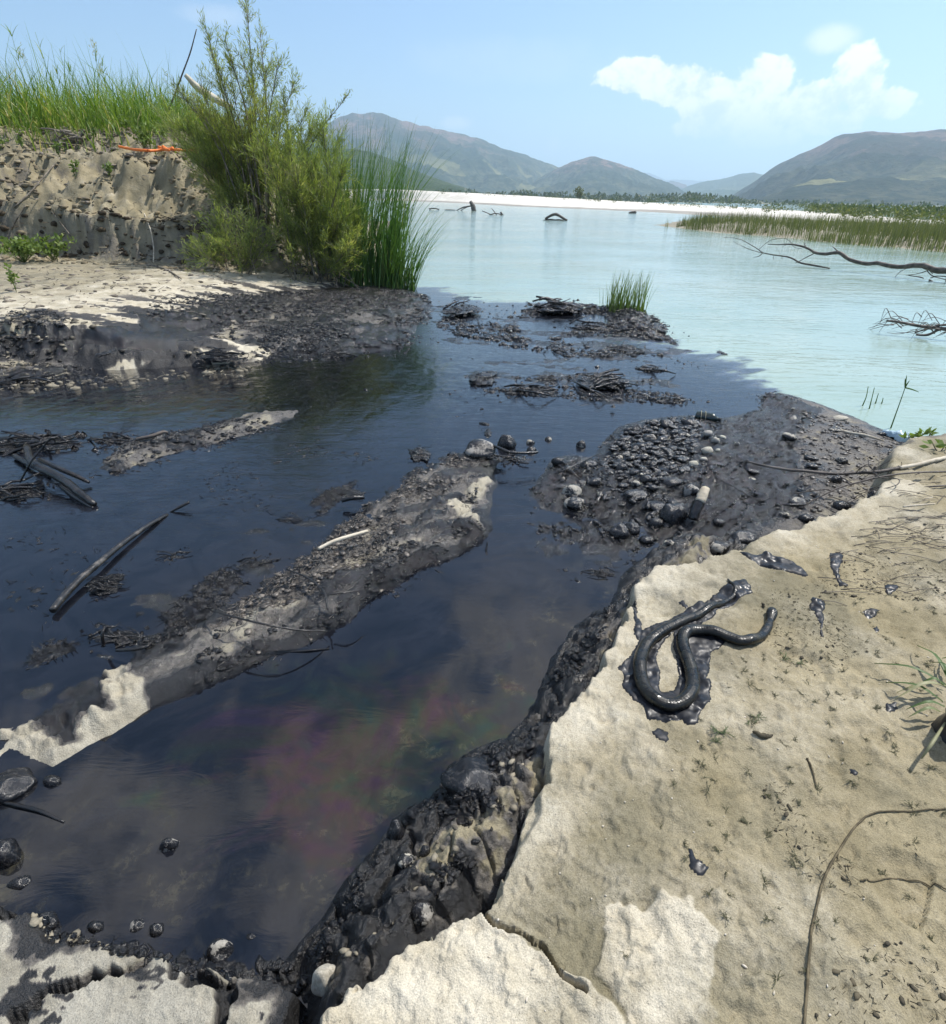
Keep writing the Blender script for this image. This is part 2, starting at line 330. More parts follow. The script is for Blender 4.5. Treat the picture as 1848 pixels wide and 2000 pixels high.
def stk_(x, y): return fbm(x * 3 + y * 4, y * 9 - x * 3, 5, 68, .6)
def land(x, y):
    x = np.asarray(x, float); y = np.asarray(y, float)
    r = np.hypot(x, y)
    far = np.clip(r / 3.0, 0.5, 5.0)
    w1 = fbm(x * 1.7 / far ** .5, y * 1.7 / far ** .5, 4, 11); w2 = fbm(x * 1.7 / far ** .5, y * 1.7 / far ** .5, 4, 31)
    w3 = fbm(x * 9, y * 9, 3, 41); w4 = fbm(x * 9, y * 9, 3, 51)
    a, b = 0.035 * far, 0.018 * np.clip(far, .5, 1.5)
    X = x + a * w1 + b * w3; Y = y + a * w2 + b * w4
    n1 = fbm(x * 1.3, y * 1.3, 4, 1); n2 = fbm(x * 5, y * 5, 4, 2); n3 = fbm(x * 19, y * 19, 3, 3); n4 = fbm(x * 60, y * 60, 2, 4)
    rdg = 1 - np.abs(fbm(x * 7 + w1, y * 7 + w2, 4, 61)) * 2.2
    z = np.full(x.shape, -0.35)
    oil = np.ones(x.shape); pale = np.zeros(x.shape); clay = np.zeros(x.shape); wet = np.zeros(x.shape)
    def lay(zz, m, o, p, c, w):
        nonlocal z, oil, pale, clay, wet
        up = sm(zz - z, -0.012, 0.012) * m
        z = np.where(m > 0, np.maximum(z, zz), z)
        oil = oil * (1 - up) + up * o; pale = pale * (1 - up) + up * p; clay = clay * (1 - up) + up * c; wet = wet * (1 - up) + up * w
    def near(poly, m):
        q = np.asarray(poly); return (x > q[:, 0].min() - m) & (x < q[:, 0].max() + m) & (y > q[:, 1].min() - m) & (y < q[:, 1].max() + m)
    def sd(poly, m=.6, raw=False):
        k = near(poly, m); d = np.full(x.shape, -9.0)
        if k.any(): d[k] = sdf((x if raw else X)[k], (y if raw else Y)[k], poly)
        return d
    # mud flat with the cobble bed
    d = sd(MUDFLAT); dd = sd(MUDFLAT_DARK)
    m = (d > -.6) * 1.0
    crumb = np.maximum(rdg, 0) * .5 + n3 * .6
    dk = sm(dd, -.12, .1)
    zz = prof(d, .115, .9, .2, .7) + (.030 * crumb + .022 * n2 + .014 * n4) * sm(d, -.05, .15) * (.35 + .65 * dk)
    o = np.clip(.86 * dk + (1 - dk) * (.45 + .5 * n2 + .25 * n1) + sm(d, .25, 0) * .5 + .25 * n3, 0, 1)
    lay(zz, m, o, .1 + .2 * (1 - dk), .5 * np.ones_like(x), .5 + .5 * dk)
    # oily goo in front of it
    d = sd(GOO, .5)
    zz = prof(d, .012, .3, .3) + (.03 * n2 + .018 * n3 + .012 * np.maximum(rdg, 0)) * sm(d, -.1, .15) - .004
    lay(zz, (d > -.5) * 1.0, 1.0 + 0 * x, 0 * x, 0 * x, 1.0 + 0 * x)
    # tar smears that break the surface of the slick
    for pl, am, fr in ((MOUTH, .050, 1.3), (SMEAR, .032, 3.4)):
        d = sd(pl, .8)
        sm_ = fbm(x * fr + y * .3 * fr, y * fr * 2.2, 5, 163, .62)
        lay(am * sm_ + .008 * n3 - .004 - .08 * sm(d, .05, -.4), (d > -.5) * 1.0, .95 + 0 * x, 0 * x, 0 * x, 1.0 + 0 * x)
    # tip islets
    for pl, h in ((TIP, .1), (TIPB, .07)):
        d = sd(pl, .8)
        lay(profs(d, h, .5, .3) + (.03 * crumb + .03 * n2) * sm(d, -.1, .3), (d > -.8) * 1.0, np.clip(.85 + .3 * n2, 0, 1), 0 * x, .3 + 0 * x, 1.0 + 0 * x)
    # ridge across the pool
    Xs, Ys = X, Y
    wk = .012 + .045 * sm(x, P(420, 1300)[0], P(560, 1200)[0])
    X = X + wk * fbm(x * 5, y * 5, 4, 64); Y = Y + wk * fbm(x * 5, y * 5, 4, 65)
    d = sd(RIDGE); dr = np.full(x.shape, 9.0); dl = np.full(x.shape, 9.0); k = near(RIDGE, .6)
    if k.any(): dr[k] = dline(X[k], Y[k], RIDGE_R); dl[k] = dline(X[k], Y[k], RIDGE_L)
    slick = sm(dr + .08 * n2, .36, .16)
    leftish = sm(dl, .38, .05)
    ax_ = x * .80 + y * .60; bx_ = -x * .60 + y * .80
    stk = fbm(ax_ * 2.2, bx_ * 7.5, 5, 66, .6)
    zz = prof(d / (1 - .6 * sm(dr, .30, .08)), .052, .20, .1, .6) + (.034 * stk + .03 * n2) * sm(d, 0, .12) + .02 * sm(dr, .45, .2) * sm(d, 0, .1) + ((.018 * n3 + .022 * np.maximum(rdg, 0) + .010 * n4) * (1 - .62 * slick) + .014 * slick * np.abs(fbm(x * 4 - y * 6, x * 9 + y * 7, 4, 63))) * sm(d, -.02, .1) - .045 * leftish
    pb = np.zeros(x.shape)
    for q in PALEBIT:
        e = sd(q, .4) + .02; pb = np.maximum(pb, sm(e + .035 * n3 + .03 * n2, -.022, .026))
    o = np.clip(.50 + .85 * stk + .30 * n2 + .25 * n3 + .55 * leftish * (.6 + n3) + .6 * sm(d, .07, .0) * (1 - .8 * pb), 0.06, 1)
    o = np.where(sm(dr, .3, .1) > .5, np.clip(.64 + .95 * stk + .35 * n2 + .15 * n3 + .7 * sm(d, .09, .03), .42, 1), o)
    # left end of the ridge is black but for the bare clay
    endk = sm(P(400, 1300)[0] - x, 0, .35) * sm(y, 3.2, 2.6)
    o = np.clip(np.maximum(o, endk), 0, 1)
    o = o * (1 - pb)
    gl = .6 * sm(dr + .1 * n2, .34, .12) * (1 - pb)
    lay(zz + (.004 + .005 * n3 + .010 * stk) * pb * sm(d, 0, .05), (d > -.6) * 1.0, o, .50 * pb + .25 * n2 * pb + .2 * (1 - pb), .8 + 0 * x, 1.0 - pb + gl)
    X, Y = Xs, Ys
    # mud bar
    d = sd(MUDBAR, .8)
    lay(profs(d, .055, .3, .2) + (.014 * crumb + .012 * n2 + .006 * n4) * sm(d, -.05, .1) - .012, (d > -.7) * 1.0, np.clip(.55 + .55 * n2 + .3 * n3 + .5 * sm(d, .12, 0), .05, 1), .15 + 0 * x, .6 + 0 * x, 1.0 + 0 * x)
    # left shore: black mud flat, pale shelf, scarp, bank
    d = sd(LEFT, 3)
    m = (d > -2.5) * 1.0
    cr = np.maximum(fbm(x * 3.1 + w1, y * 3.1 + w2, 5, 71, .6), -.3)
    zz = prof(d, .12, 1.3, .5, .6) + (.055 * cr + .02 * n2 + .02 * n3) * sm(d, -.2, .3)
    lf_ = sm(-2.6 - x, 0, .8) * sm(d, .12, .35)
    lay(zz, m, np.clip(.80 - .55 * lf_ + .35 * n2 + .25 * n3 + .2 * sm(d, .4, 0) - .25 * sm(n1, .1, .5), 0, 1), .15 + 0 * x, .55 + 0 * x, 1.0 + 0 * x)
    d = sd(SHELF, 2)
    hs = .14 + .30 * sm(x, -2.6, -5.5)
    bl = np.abs(fbm(x * 2.2, y * 2.2, 4, 83, .6)); cb = fbm(x * 3.7, y * 3.7, 3, 85)
    cliff = .30 * sm(d + .1 * bl, -.05, .10) + .32 * sm(d + .25 * bl + .07 * cb, .12, .24) + .38 * sm(d + .30 * bl - .08 * cb, .34, .46)
    st = sd(STAINBAND, 1)
    stk2 = fbm(x * 1.6, y * 5.0, 5, 87, .6)
    stain = np.clip(sm(st + .16 * n2 + .30 * stk2, -.08, .08), 0, 1)
    strk = sm(fbm(x * 1.2, y * 5.5, 4, 81) + .35 * sm(st, -1.4, 0), .30, .42)
    face = sm(d, .50, .22) * sm(x, -2.2, -3.2)
    o = np.clip(stain * .95 + .92 * face * sm(cb + .5 * n2 + .35 * sm(-5.2 - x, 0, 1.2) - .16, -.03, .08) + .8 * strk * sm(st, -1.6, -.1), 0, 1)
    lay(-.3 + .3 * sm(d, -.4, 0) + hs * cliff + (.022 * n2 + .012 * n3 + .05 * face * cb + .018 * stain * np.maximum(rdg, 0)) * sm(d, -.1, .15), (d > -1.5) * 1.0, o, np.clip(.75 + .35 * n2 - .55 * sm(d, 1.2, 4.5), 0, 1), .3 + 0 * x, stain)
    d = sd(SCARP, 4)
    und = fbm(x * 2.6, y * 2.6, 4, 91)
    bil = np.abs(fbm(x * 1.4, y * 1.4, 5, 93, .6)); clod = np.maximum(fbm(x * 4.2, y * 4.2, 3, 95), -.1)
    lowf = fbm(x * .9, y * .9, 3, 99)
    h2 = .25 * sm(d + .25 * n2 + .2 * lowf, -.15, .55) + .66 * sm(d + .38 * lowf + .07 * n2 + .10 * und, .42, .70)
    dq = d + 1.0 * fbm(x * .6, y * .6, 5, 98)
    slope = .75 * sm(dq, .6, 2.2) + .35 * sm(dq, 1.7, 2.3) + .65 * sm(dq, 2.3, 4.4) + (.05 * und + .10 * clod + .09 * n2 + .06 * np.maximum(fbm(x * 3.3, y * 3.3, 4, 96, .7), -.2)) * sm(d, .5, 1.1) + .10 * clod * sm(d, -.1, .3)
    fc = sm(d, -.1, .15) * sm(d + .2 * n2 + .25 * bil, .95, .6)
    o = np.clip(.30 * fc * sm(clod + n2, -.1, .4) + .34 * sm(d, .8, 1.2) * sm(fbm(x * 1.3, y * 2.6, 5, 97, .6) - .4 * clod, .06, .34), 0, 1)
    lay(.30 + h2 + slope * (.55 + .45 * sm(x, -1, -5)) - 1.5 * sm(d, 0, -.5), (d > -1.0) * 1.0, o, np.clip(.22 * sm(d, .3, 1) + .45 * n2 + .2 * fc * n3, 0, 1), .05 + .3 * fc, .6 * fc)
    # reedy islet across the water
    d = sd(ISLET, 4)
    lay(-.3 + .3 * sm(d, -2, 0) + .30 * sm(d, 0, 2.2) + .05 * n2, (d > -2.5) * 1.0, 0 * x, .25 + .2 * n2, .6 + 0 * x, .3 * sm(d, .8, 0))
    # rubble below the near bank, grey cracked clay at bottom left
    d = sd(SKIRT, .6); dn = sd(CLAY, .5)
    blk1, blk2, bcv = worley(x * 8 + .8 * w3 + w1, y * 8 + .8 * w4 + w2, 5)
    block = sm(blk2 - blk1, .02, .25) * (.4 + .6 * bcv)
    kc = 1 - .85 * sm(dn, -.10, .02)
    zz = prof(d, .20, .28, .10, .8) * kc + (.032 * (block - .35) + .028 * n2 + .016 * n3 + .008 * n4 + .02 * np.maximum(rdg, 0)) * sm(d, -.03, .06) * kc - .03 * (1 - kc)
    o = np.clip(sm(.27 + .17 * n2 + .13 * n3 + .01 - d, -.06, .12) + .35 * sm(n3 + n2, .0, .5) * sm(.5 - d, 0, .2) + .12, 0, 1)
    lay(zz, (d > -.5) * 1.0, o, .2 + .5 * bcv * sm(n2, -.2, .3), .35 + .3 * n2, .6 + 0 * x)
    f1, f2, cv = worley(x * 3.6 + .35 * w3 + .6 * w1, y * 3.6 + .35 * w4 + .5 * w2, 23)
    ck = sm(f2 - f1 + .05 * n3 + .03 * n2, .13, .06)
    zz = -.35 + .30 * sm(dn, -.12, 0) + .15 * sm(dn + .02 * n3 + .02 * n2, 0, .03) + .006 * n2 + .004 * n3 + .012 * np.abs(stk_(x, y)) + .016 * cv - .05 * ck + .003 * n4
    spots = sm(fbm(x * 13, y * 17, 4, 101), .30, .34)
    o = np.clip(.95 * ck + spots * .95 + .8 * sm(stk_(x * .7, y * .7), .40, .45) + sm(.07 + .05 * n3 - dn, -.02, .03) * .8 * sm(n2, -.5, .2), 0, 1)
    lay(zz, (dn > -.3) * 1.0, o, .35 + .2 * n2, .9 + 0 * x, .2 * np.ones_like(x))
    # the bank we stand on
    d = sd(BANK, 1.5)
    gent = sm(y - .55 * x, 1.9, 2.8)
    wd = .035 + .35 * gent
    top = .255 + .03 * n1 + (.007 + .005 * sm(n1, -.1, .3)) * n2 + .0065 * n3 + .0032 * n4 - .10 * sm(y, 3.4, 5.0)
    dc = np.full(x.shape, 9.0); df = np.full(x.shape, 9.0); k = near(BANK, .3) & (r < 3) 
    if k.any():
        dc[k] = np.minimum(dline(x[k] + .012 * w3[k] + .004 * n4[k], y[k] + .012 * w4[k], CRACK), dline(x[k] + .01 * w3[k], y[k] + .01 * w4[k], CRACKB) + .002)
        df[k] = dline(X[k], Y[k], FOLD)
    s1 = sm(sd(SLABPALE, .3) + .012 * n3 + .01 * n2, -.006, .006); s2 = sm(sd(SLABTWO, .3) + .03 * n3 + .06 * n2 + .05 * n1 + .015, -.004, .008)
    top = top + .013 * s1 + .006 * s2
    rim = sm(d, .42, .04) * (1 - gent)
    # weathered hollows and dents in the sand
    g1, g2, gcv = worley(x * 13 + .5 * w3, y * 13 + .5 * w4, 77)
    dent = sm(.42 - g1, 0, .2) * (gcv > .72) * (1 - s1)
    top = top - .020 * sm(.30 - worley(x * 2.6, y * 2.6, 79)[0], 0, .10) * (worley(x * 2.6, y * 2.6, 79)[2] > .62) * (1 - s1) - .007 * dent - .006 * sm(fbm(x * 16, y * 16, 3, 115), .15, .5) + .007 * sm(fbm(x * 23, y * 23, 3, 117), .2, .55) - .02 * sm(fbm(x * 4.2, y * 4.2, 3, 111), .28, .6) * rim
    top = top - .13 * sm(dc, .0068, .0016) + .005 * sm(dc, .03, .01)
    zz = -.35 + .35 * sm(d, -.16, -.02) * .9 + (top + .035) * sm(d + .008 * n4 + .016 * n3 + .02 * n2, -.006, wd) - .03 * sm(df, .03, .008) * (y > .7)
    o = np.clip(.9 * sm(.012 + .02 * n3 - d, 0, .02) * sm(n2, -.1, .2) + gent * sm(fbm(x * 4, y * 4, 4, 121) + .4 * sm(.35 - d, 0, .3), .38, .5) * .8, 0, 1) * (1 - .75 * s1)
    o = np.maximum(o, .0 + .0 * sm(fbm(x * 8, y * 8, 4, 131) - .25 * sm(d, .05, .6), .33, .4) * (1 - s1) * sm(1.4 - d, 0, .6) * .6)
    p = np.clip(.30 + .35 * rim + .30 * n2 + .25 * n1 + .55 * s1 + .45 * s2 * (.8 + n2), 0, 1)
    lay(zz, (d > -.3) * 1.0, o, p, np.clip(.25 * n1 + .1, 0, 1) * (1 - s1), 0 * x)
    return z, np.clip(oil, 0, 1), np.clip(pale, 0, 1), np.clip(clay, 0, 1), np.clip(wet, 0, 1.6)

def gz(x, y):
    return land(np.atleast_1d(np.asarray(x, float)), np.atleast_1d(np.asarray(y, float)))[0]
def G(u, v, it=3):                        # pixel -> point on the land or water
    z = 0.0
    for _ in range(it):
        q = P(u, v, z); z = max(0.0, float(gz(q[0], q[1])[0]))
    q = P(u, v, z); return q

# ---- ground sheet, finest close to the viewer
def polar(nr, na, r0, r1, amax, ring=True):
    rr = np.concatenate([[0.02, .2], r0 * (r1 / r0) ** (np.arange(nr) / (nr - 1))])
    aa = np.linspace(-amax, amax, na)
    if ring:
        aa = np.concatenate([aa, np.linspace(amax, 2 * PI - amax, 130)[1:]])
    rg, ag = np.meshgrid(rr, aa, indexing='ij')
    return rg * np.sin(ag), rg * np.cos(ag), len(rr), len(aa)
gx, gy, NR, NA = polar(830, 860, .5, 62.0, R(66))
sx, sy = gx.ravel(), gy.ravel()
gzv, goil, gpale, gclay, gwet = land(sx, sy)

mg, n, b = material('earth')
pos = n.pos()
oil = n.attr('oil'); pale = n.attr('pale'); clay = n.attr('clay'); wet = n.attr('wet')
f1 = n.noise(pos, 55, 5, .65); f2 = n.noise(pos, 6, 5, .6); f3 = n.noise(pos, 260, 3, .6); f4 = n.noise(pos, 1.4, 4, .6)
sand = n.mix(n.mr(f2, .3, .7), (.206, .175, .104), (.298, .255, .160))
sand = n.mix(n.m('MULTIPLY', n.mr(f4, .46, .62), .72), sand, (.148, .135, .090))
pl = n.mix(n.mr(f2, .3, .75), (.40, .355, .262), (.54, .50, .405))
cl = n.mix(n.mr(f2, .3, .7), (.205, .190, .150), (.320, .305, .258))
c = n.mix(clay, sand, cl)
c = n.mix(n.mr(n.m('ADD', pale, n.m('MULTIPLY', n.m('SUBTRACT', f1, .5), .5)), .2, .9), c, pl)
grain = n.mr(f3, .3, .7, .80, 1.16)
speck = n.mr(n.voro(pos, 120), .10, .2, .55, 1.0)
speck = n.m('MAXIMUM', speck, n.mr(n.noise(pos, 9, 3), .45, .6))
c = n.mix(1.0, c, n.n('ShaderNodeCombineColor', {0: n.m('MULTIPLY', grain, speck), 1: n.m('MULTIPLY', grain, speck), 2: n.m('MULTIPLY', grain, speck)}).outputs[0], 'MULTIPLY')
mud = n.mix(n.mr(f1, .3, .7), (.026, .024, .022), (.150, .136, .118))
ob = n.m('ADD', oil, n.m('MULTIPLY', n.m('SUBTRACT', f1, .5), .55))
kmud = n.mr(ob, .10, .45)
kblk = n.mr(ob, .48, .82)
c = n.mix(kmud, c, mud)
c = n.mix(kblk, c, n.mix(n.mr(f2, .35, .7), (.004, .0043, .005), (.020, .019, .018)))
n.put(b.inputs['Base Color'], c)
rgh = n.m('SUBTRACT', .92, n.m('ADD', n.m('MULTIPLY', kmud, n.m('MULTIPLY', wet, .52)), n.m('MULTIPLY', kblk, .36)))
rgh = n.m('ADD', rgh, n.m('MULTIPLY', n.m('SUBTRACT', n.noise(pos, 17, 3), .5), .35), clamp=True)
n.put(b.inputs['Roughness'], n.m('MAXIMUM', rgh, .12))
n.put(b.inputs['Specular IOR Level'], n.mr(kmud, 0, 1, .25, .6))
h = n.m('ADD', n.m('ADD', n.m('MULTIPLY', f1, .7), n.m('MULTIPLY', f3, .3)), n.m('MULTIPLY', n.noise(pos, 8, 5, .7), n.mr(n.n('ShaderNodeVectorMath', {0: pos}, operation='LENGTH').outputs['Value'], 4, 14, .0, 3.0)))
n.put(b.inputs['Normal'], n.bump(h, .9, n.mr(kmud, 0, 1, .010, .018)))

v = np.stack([sx, sy, gzv], -1)
keep = gzv > -.10
f = grid_faces(NR, NA, keep)
# close the ring at the back: last column meets the first
i = np.arange(NR * NA).reshape(NR, NA)
v, f, at = compact(v, f, {'oil': goil, 'pale': gpale, 'clay': gclay, 'wet': gwet})
struct(link('ground', mesh('ground', v, f, mg, True, at)), 'sandy river bank, oily mud flats and pale clay shelf')
del v, f, at
# the valley floor under everything, to the horizon
mv, n, b = material('valley_floor')
pos = n.pos()
n.put(b.inputs['Base Color'], n.mix(n.mr(n.noise(pos, .012, 5, .6), .4, .6), (.07, .085, .035), (.16, .145, .08)))
b.inputs['Roughness'].default_value = .95
q = 14000
struct(link('valley_floor', mesh('valley_floor', [(-q, -q, -.6), (q, -q, -.6), (q, q, -.6), (-q, q, -.6)], [(0, 1, 2, 3)], mv, False)))

# ---- river
mr_, n, b = material('turquoise_water')
pos = n.pos()
c = n.mix(n.mr(n.noise(n.scl(pos, (.05, .2, 1)), 1.0, 4, .6), .35, .7), (.232, .322, .270), (.310, .390, .335))
n.put(b.inputs['Base Color'], c)
b.inputs['Roughness'].default_value = .08
b.inputs['IOR'].default_value = 1.33
b.inputs['Specular IOR Level'].default_value = .5
rot = n.n('ShaderNodeMapping', {'Vector': pos, 'Rotation': (0, 0, R(24)), 'Scale': (1.0, 3.6, 1)}).outputs[0]
wv = n.m('ADD', n.noise(rot, 2.3, 3, .55, .5), n.m('MULTIPLY', n.noise(rot, .45, 2, .5), 1.6))
calm = n.mr(n.noise(pos, .16, 3, .6), .35, .65, .25, 1.0)
n.put(b.inputs['Normal'], n.bump(n.m('MULTIPLY', wv, calm), .48, .05))
rv = [(-150, -60), (420, -60), (420, 60), (420, 330), (-150, 330)]
struct(link('river', mesh('river', [(x, y, 0) for x, y in rv], [(0, 1, 2, 3, 4)], mr_, False)))

# ---- oil on the water
OILP = PX([(690, 520), (735, 540), (800, 556), (860, 556), (905, 572), (950, 585), (1010, 583), (1080, 588), (1180, 597), (1260, 605), (1300, 655), (1345, 680), (1420, 686), (1470, 705), (1520, 735), (1560, 760), (1600, 785), (1660, 812), (1700, 840), ('w', 4, 3), ('w', 3, -8), ('w', -9, -8), ('w', -60, 2), ('w', -60, 9)])
ox, oy, ONR, ONA = polar(370, 380, .5, 17.0, R(66))
ox, oy = ox.ravel(), oy.ravel()
far = np.clip(np.hypot(ox, oy) / 4, .4, 2.2)
oe = sdf(ox + .10 * far * fbm(ox * 1.5, oy * 1.5, 4, 201) + .035 * far * fbm(ox * 6, oy * 6, 3, 203) + .16 * far * fbm(ox * 2.2 + oy * 1.2, oy * 7 - ox * 3, 4, 211), oy + .10 * far * fbm(ox * 1.5, oy * 1.5, 4, 205), OILP)
film = np.clip(sm(oe + .45 * fbm(ox * 2.2 + oy, oy * 6.5 - ox * 2, 5, 207, .6), .02, .60), 0, 1) * sm(oe, -.02, .08)
dP = P(700, 1450); dP2 = P(520, 1650)
irid = sm(np.hypot((ox - dP[0]) / 1.0, (oy - dP[1]) / .62), 1.15, .15)
shal = sm(sdf(ox, oy, SKIRT), -.55, -.02)
rip = sm(np.hypot((ox + 2.0) / 4.6, (oy - 6.3) / 1.9), 1.1, .35)
pdk = sm(oy, 3.4, 2.2)
mo, n, b = material('crude_oil')
pos = n.pos()
film_a = n.attr('film'); ir = n.attr('irid'); sh = n.attr('shallow'); rp = n.attr('ripple')
w = n.noise(pos, 2.6, 7, .62, 2.2)
blot = n.noise(pos, 6.5, 4, .62, .3)
bed = n.mix(n.mr(n.noise(pos, 24, 4, .7, .6), .42, .72), (.012, .012, .012), (.075, .068, .042))
c = n.mix(n.mr(w, .35, .7), (.003, .0038, .006), (.010, .011, .015))
c = n.mix(n.m('MULTIPLY', sh, n.mr(blot, .45, .75, 0, .75)), c, bed)
violet = n.mix(film_a, (.15, .18, .24), c)
n.put(b.inputs['Base Color'], violet)
b.inputs['IOR'].default_value = 1.53
n.put(b.inputs['Roughness'], n.m('ADD', .02, n.m('MULTIPLY', n.mr(blot, .5, .8), .07)))
# thin-film colours where the skin of the oil is thinnest
b2 = n.n('ShaderNodeBsdfPrincipled', {'Base Color': c, 'Roughness': .05, 'IOR': 1.7, 'Thin Film IOR': 1.35})
thick = n.m('ADD', 285.0, n.m('MULTIPLY', n.noise(n.n('ShaderNodeMapping', {'Vector': pos, 'Rotation': (0, 0, R(-50)), 'Scale': (1.0, 1.9, 1)}).outputs[0], 1.1, 8, .62, 2.2), 420.0))
n.put(b2.inputs['Thin Film Thickness'], thick)
irk = n.m('MULTIPLY', n.mr(n.m('ADD', ir, n.m('MULTIPLY', n.m('SUBTRACT', w, .5), 3.2)), .40, 1.0), .34)
# skin: slow folds, goo flecks and, farther off, current ripples
flow = n.n('ShaderNodeMapping', {'Vector': pos, 'Rotation': (0, 0, R(-32)), 'Scale': (1.0, 3.0, 1)}).outputs[0]
fold = n.noise(flow, 3.2, 5, .6, 1.0)
fleck = n.mr(n.noise(flow, 26, 3, .6), .56, .7)
wav = n.n('ShaderNodeTexWave', {'Vector': n.n('ShaderNodeMapping', {'Vector': pos, 'Rotation': (0, 0, R(18)), 'Scale': (1.0, .55, 1)}).outputs[0], 'Scale': 1.75, 'Distortion': 5.5, 'Detail': 3.0, 'Detail Scale': 1.1, 'Detail Roughness': .6}, wave_profile='SAW').outputs[1]
bub = n.m('MULTIPLY', n.mr(n.voro(pos, 34), .22, .05), n.mr(n.noise(pos, 2.6, 4), .50, .58))
nr = n.attr('near')
hh = n.m('ADD', n.m('MULTIPLY', fold, n.mr(nr, 0, 1, .42, .05)), n.m('MULTIPLY', fleck, n.mr(nr, 0, 1, .08, .0)))
hh = n.m('ADD', hh, n.m('MULTIPLY', bub, .0))
bn = n.bump(hh, .30, .03)
bn = n.bump(n.m('MULTIPLY', wav, rp), .42, .05, bn)
n.put(b.inputs['Normal'], bn); n.put(b2.inputs['Normal'], bn)
skin = n.n('ShaderNodeMixShader', {0: irk, 1: b.outputs[0], 2: b2.outputs[0]})
tr = n.n('ShaderNodeBsdfTransparent')
mx = n.n('ShaderNodeMixShader', {0: n.mr(film_a, .0, .8), 1: tr.outputs[0], 2: skin.outputs[0]})
n.put(mo.node_tree.nodes['Material Output'].inputs['Surface'], mx.outputs[0])
keep = oe > -.02
f = grid_faces(ONR, ONA, keep)
v, f, at = compact(np.stack([ox, oy, np.full(ox.shape, .006)], -1), f, {'film': film, 'irid': irid, 'shallow': shal, 'ripple': rip, 'near': pdk})
struct(link('oil_slick', mesh('oil_slick', v, f, mo, True, at)), 'black crude oil lying on the water of the inlet')
# ------------------------------------------------------------------ far bank and hills
def interp(pts, us):
    a = np.array(pts, float); return [np.interp(us, a[:, 0], a[:, k]) for k in range(1, a.shape[1])]
mgb, n, b = material('river_gravel')
pos = n.pos()
g = n.attr('gravel')
c = n.mix(g, n.mix(n.mr(n.noise(pos, .25, 4), .35, .65), (.20, .185, .155), (.27, .25, .215)), n.mix(n.mr(n.noise(pos, .5, 5, .7), .3, .7), (.50, .465, .40), (.68, .65, .58)))
gn = n.attr('green')
c = n.mix(n.mr(n.m('ADD', gn, n.m('MULTIPLY', n.m('SUBTRACT', n.noise(pos, .35, 4, .7), .5), .9)), .45, .6), c, (.10, .115, .045))
n.put(b.inputs['Base Color'], c)
b.inputs['Roughness'].default_value = .9
us = np.concatenate([np.linspace(560, 2500, 260)])
wl_v, = interp([(500, 388), (700, 389.5), (770, 391.5), (900, 397), (1000, 403), (1150, 409), (1300, 416), (1420, 425), (1600, 434), (1848, 449), (2500, 490)], us)
cr_v, cr_R = interp([(500, 366, 215), (770, 370, 200), (1000, 381, 175), (1300, 398, 135), (1500, 409, 100), (1848, 432, 66), (2500, 470, 55)], us)
rows = 40
V = []; GA = []; GR = []
for k in range(len(us)):
    A = P(us[k], wl_v[k], 0.0); Cc = AT(us[k], cr_v[k], cr_R[k])
    dirv = A[:2] / np.linalg.norm(A[:2]); RA = np.linalg.norm(A[:2])
    gap = max(cr_R[k] - RA, 6)
    for j in range(rows):
        t = j / (rows - 1) * 2.2 - .08
        rad = RA + gap * t
        silt = .42 + .2 * math.sin(us[k] * .01)
        zz = (0.10 * max(Cc[2], .3)) * min(t / silt, 1) if t < silt else 0
        if t >= silt:
            q = min((t - silt) / (1 - silt), 1.0); zz = .10 * max(Cc[2], .3) + .9 * max(Cc[2], .3) * (q * q * (3 - 2 * q)) ** .8
        if t < 0: zz = t * 3
        if t > 1: zz -= (t - 1) * .25
        V.append((dirv[0] * rad, dirv[1] * rad, zz)); GA.append(1.0 if t > silt else (0.0 if t < silt - .08 else .5))
        GR.append(max(0.0, min(1.0, (us[k] - 1250) / 500.0)) * (1.0 if t > .75 else .35) * .30 + (.3 if t > 1.02 else 0))
V = np.array(V); GA = np.array(GA); GR = np.array(GR)
nz = fbm(V[:, 0] * .25, V[:, 1] * .25, 4, 301)
V[:, 2] += .10 * nz * (GA > 0)
GA = np.clip(GA + .35 * fbm(V[:, 0] * .08, V[:, 1] * .08, 4, 303), 0, 1)
i = np.arange(len(us) * rows).reshape(len(us), rows)
f = np.stack([i[:-1, :-1], i[1:, :-1], i[1:, 1:], i[:-1, 1:]], -1).reshape(-1, 4)
struct(link('gravel_bar', mesh('gravel_bar', V, f, mgb, True, {'gravel': GA, 'green': GR})), 'white gravel bar along the far side of the river')

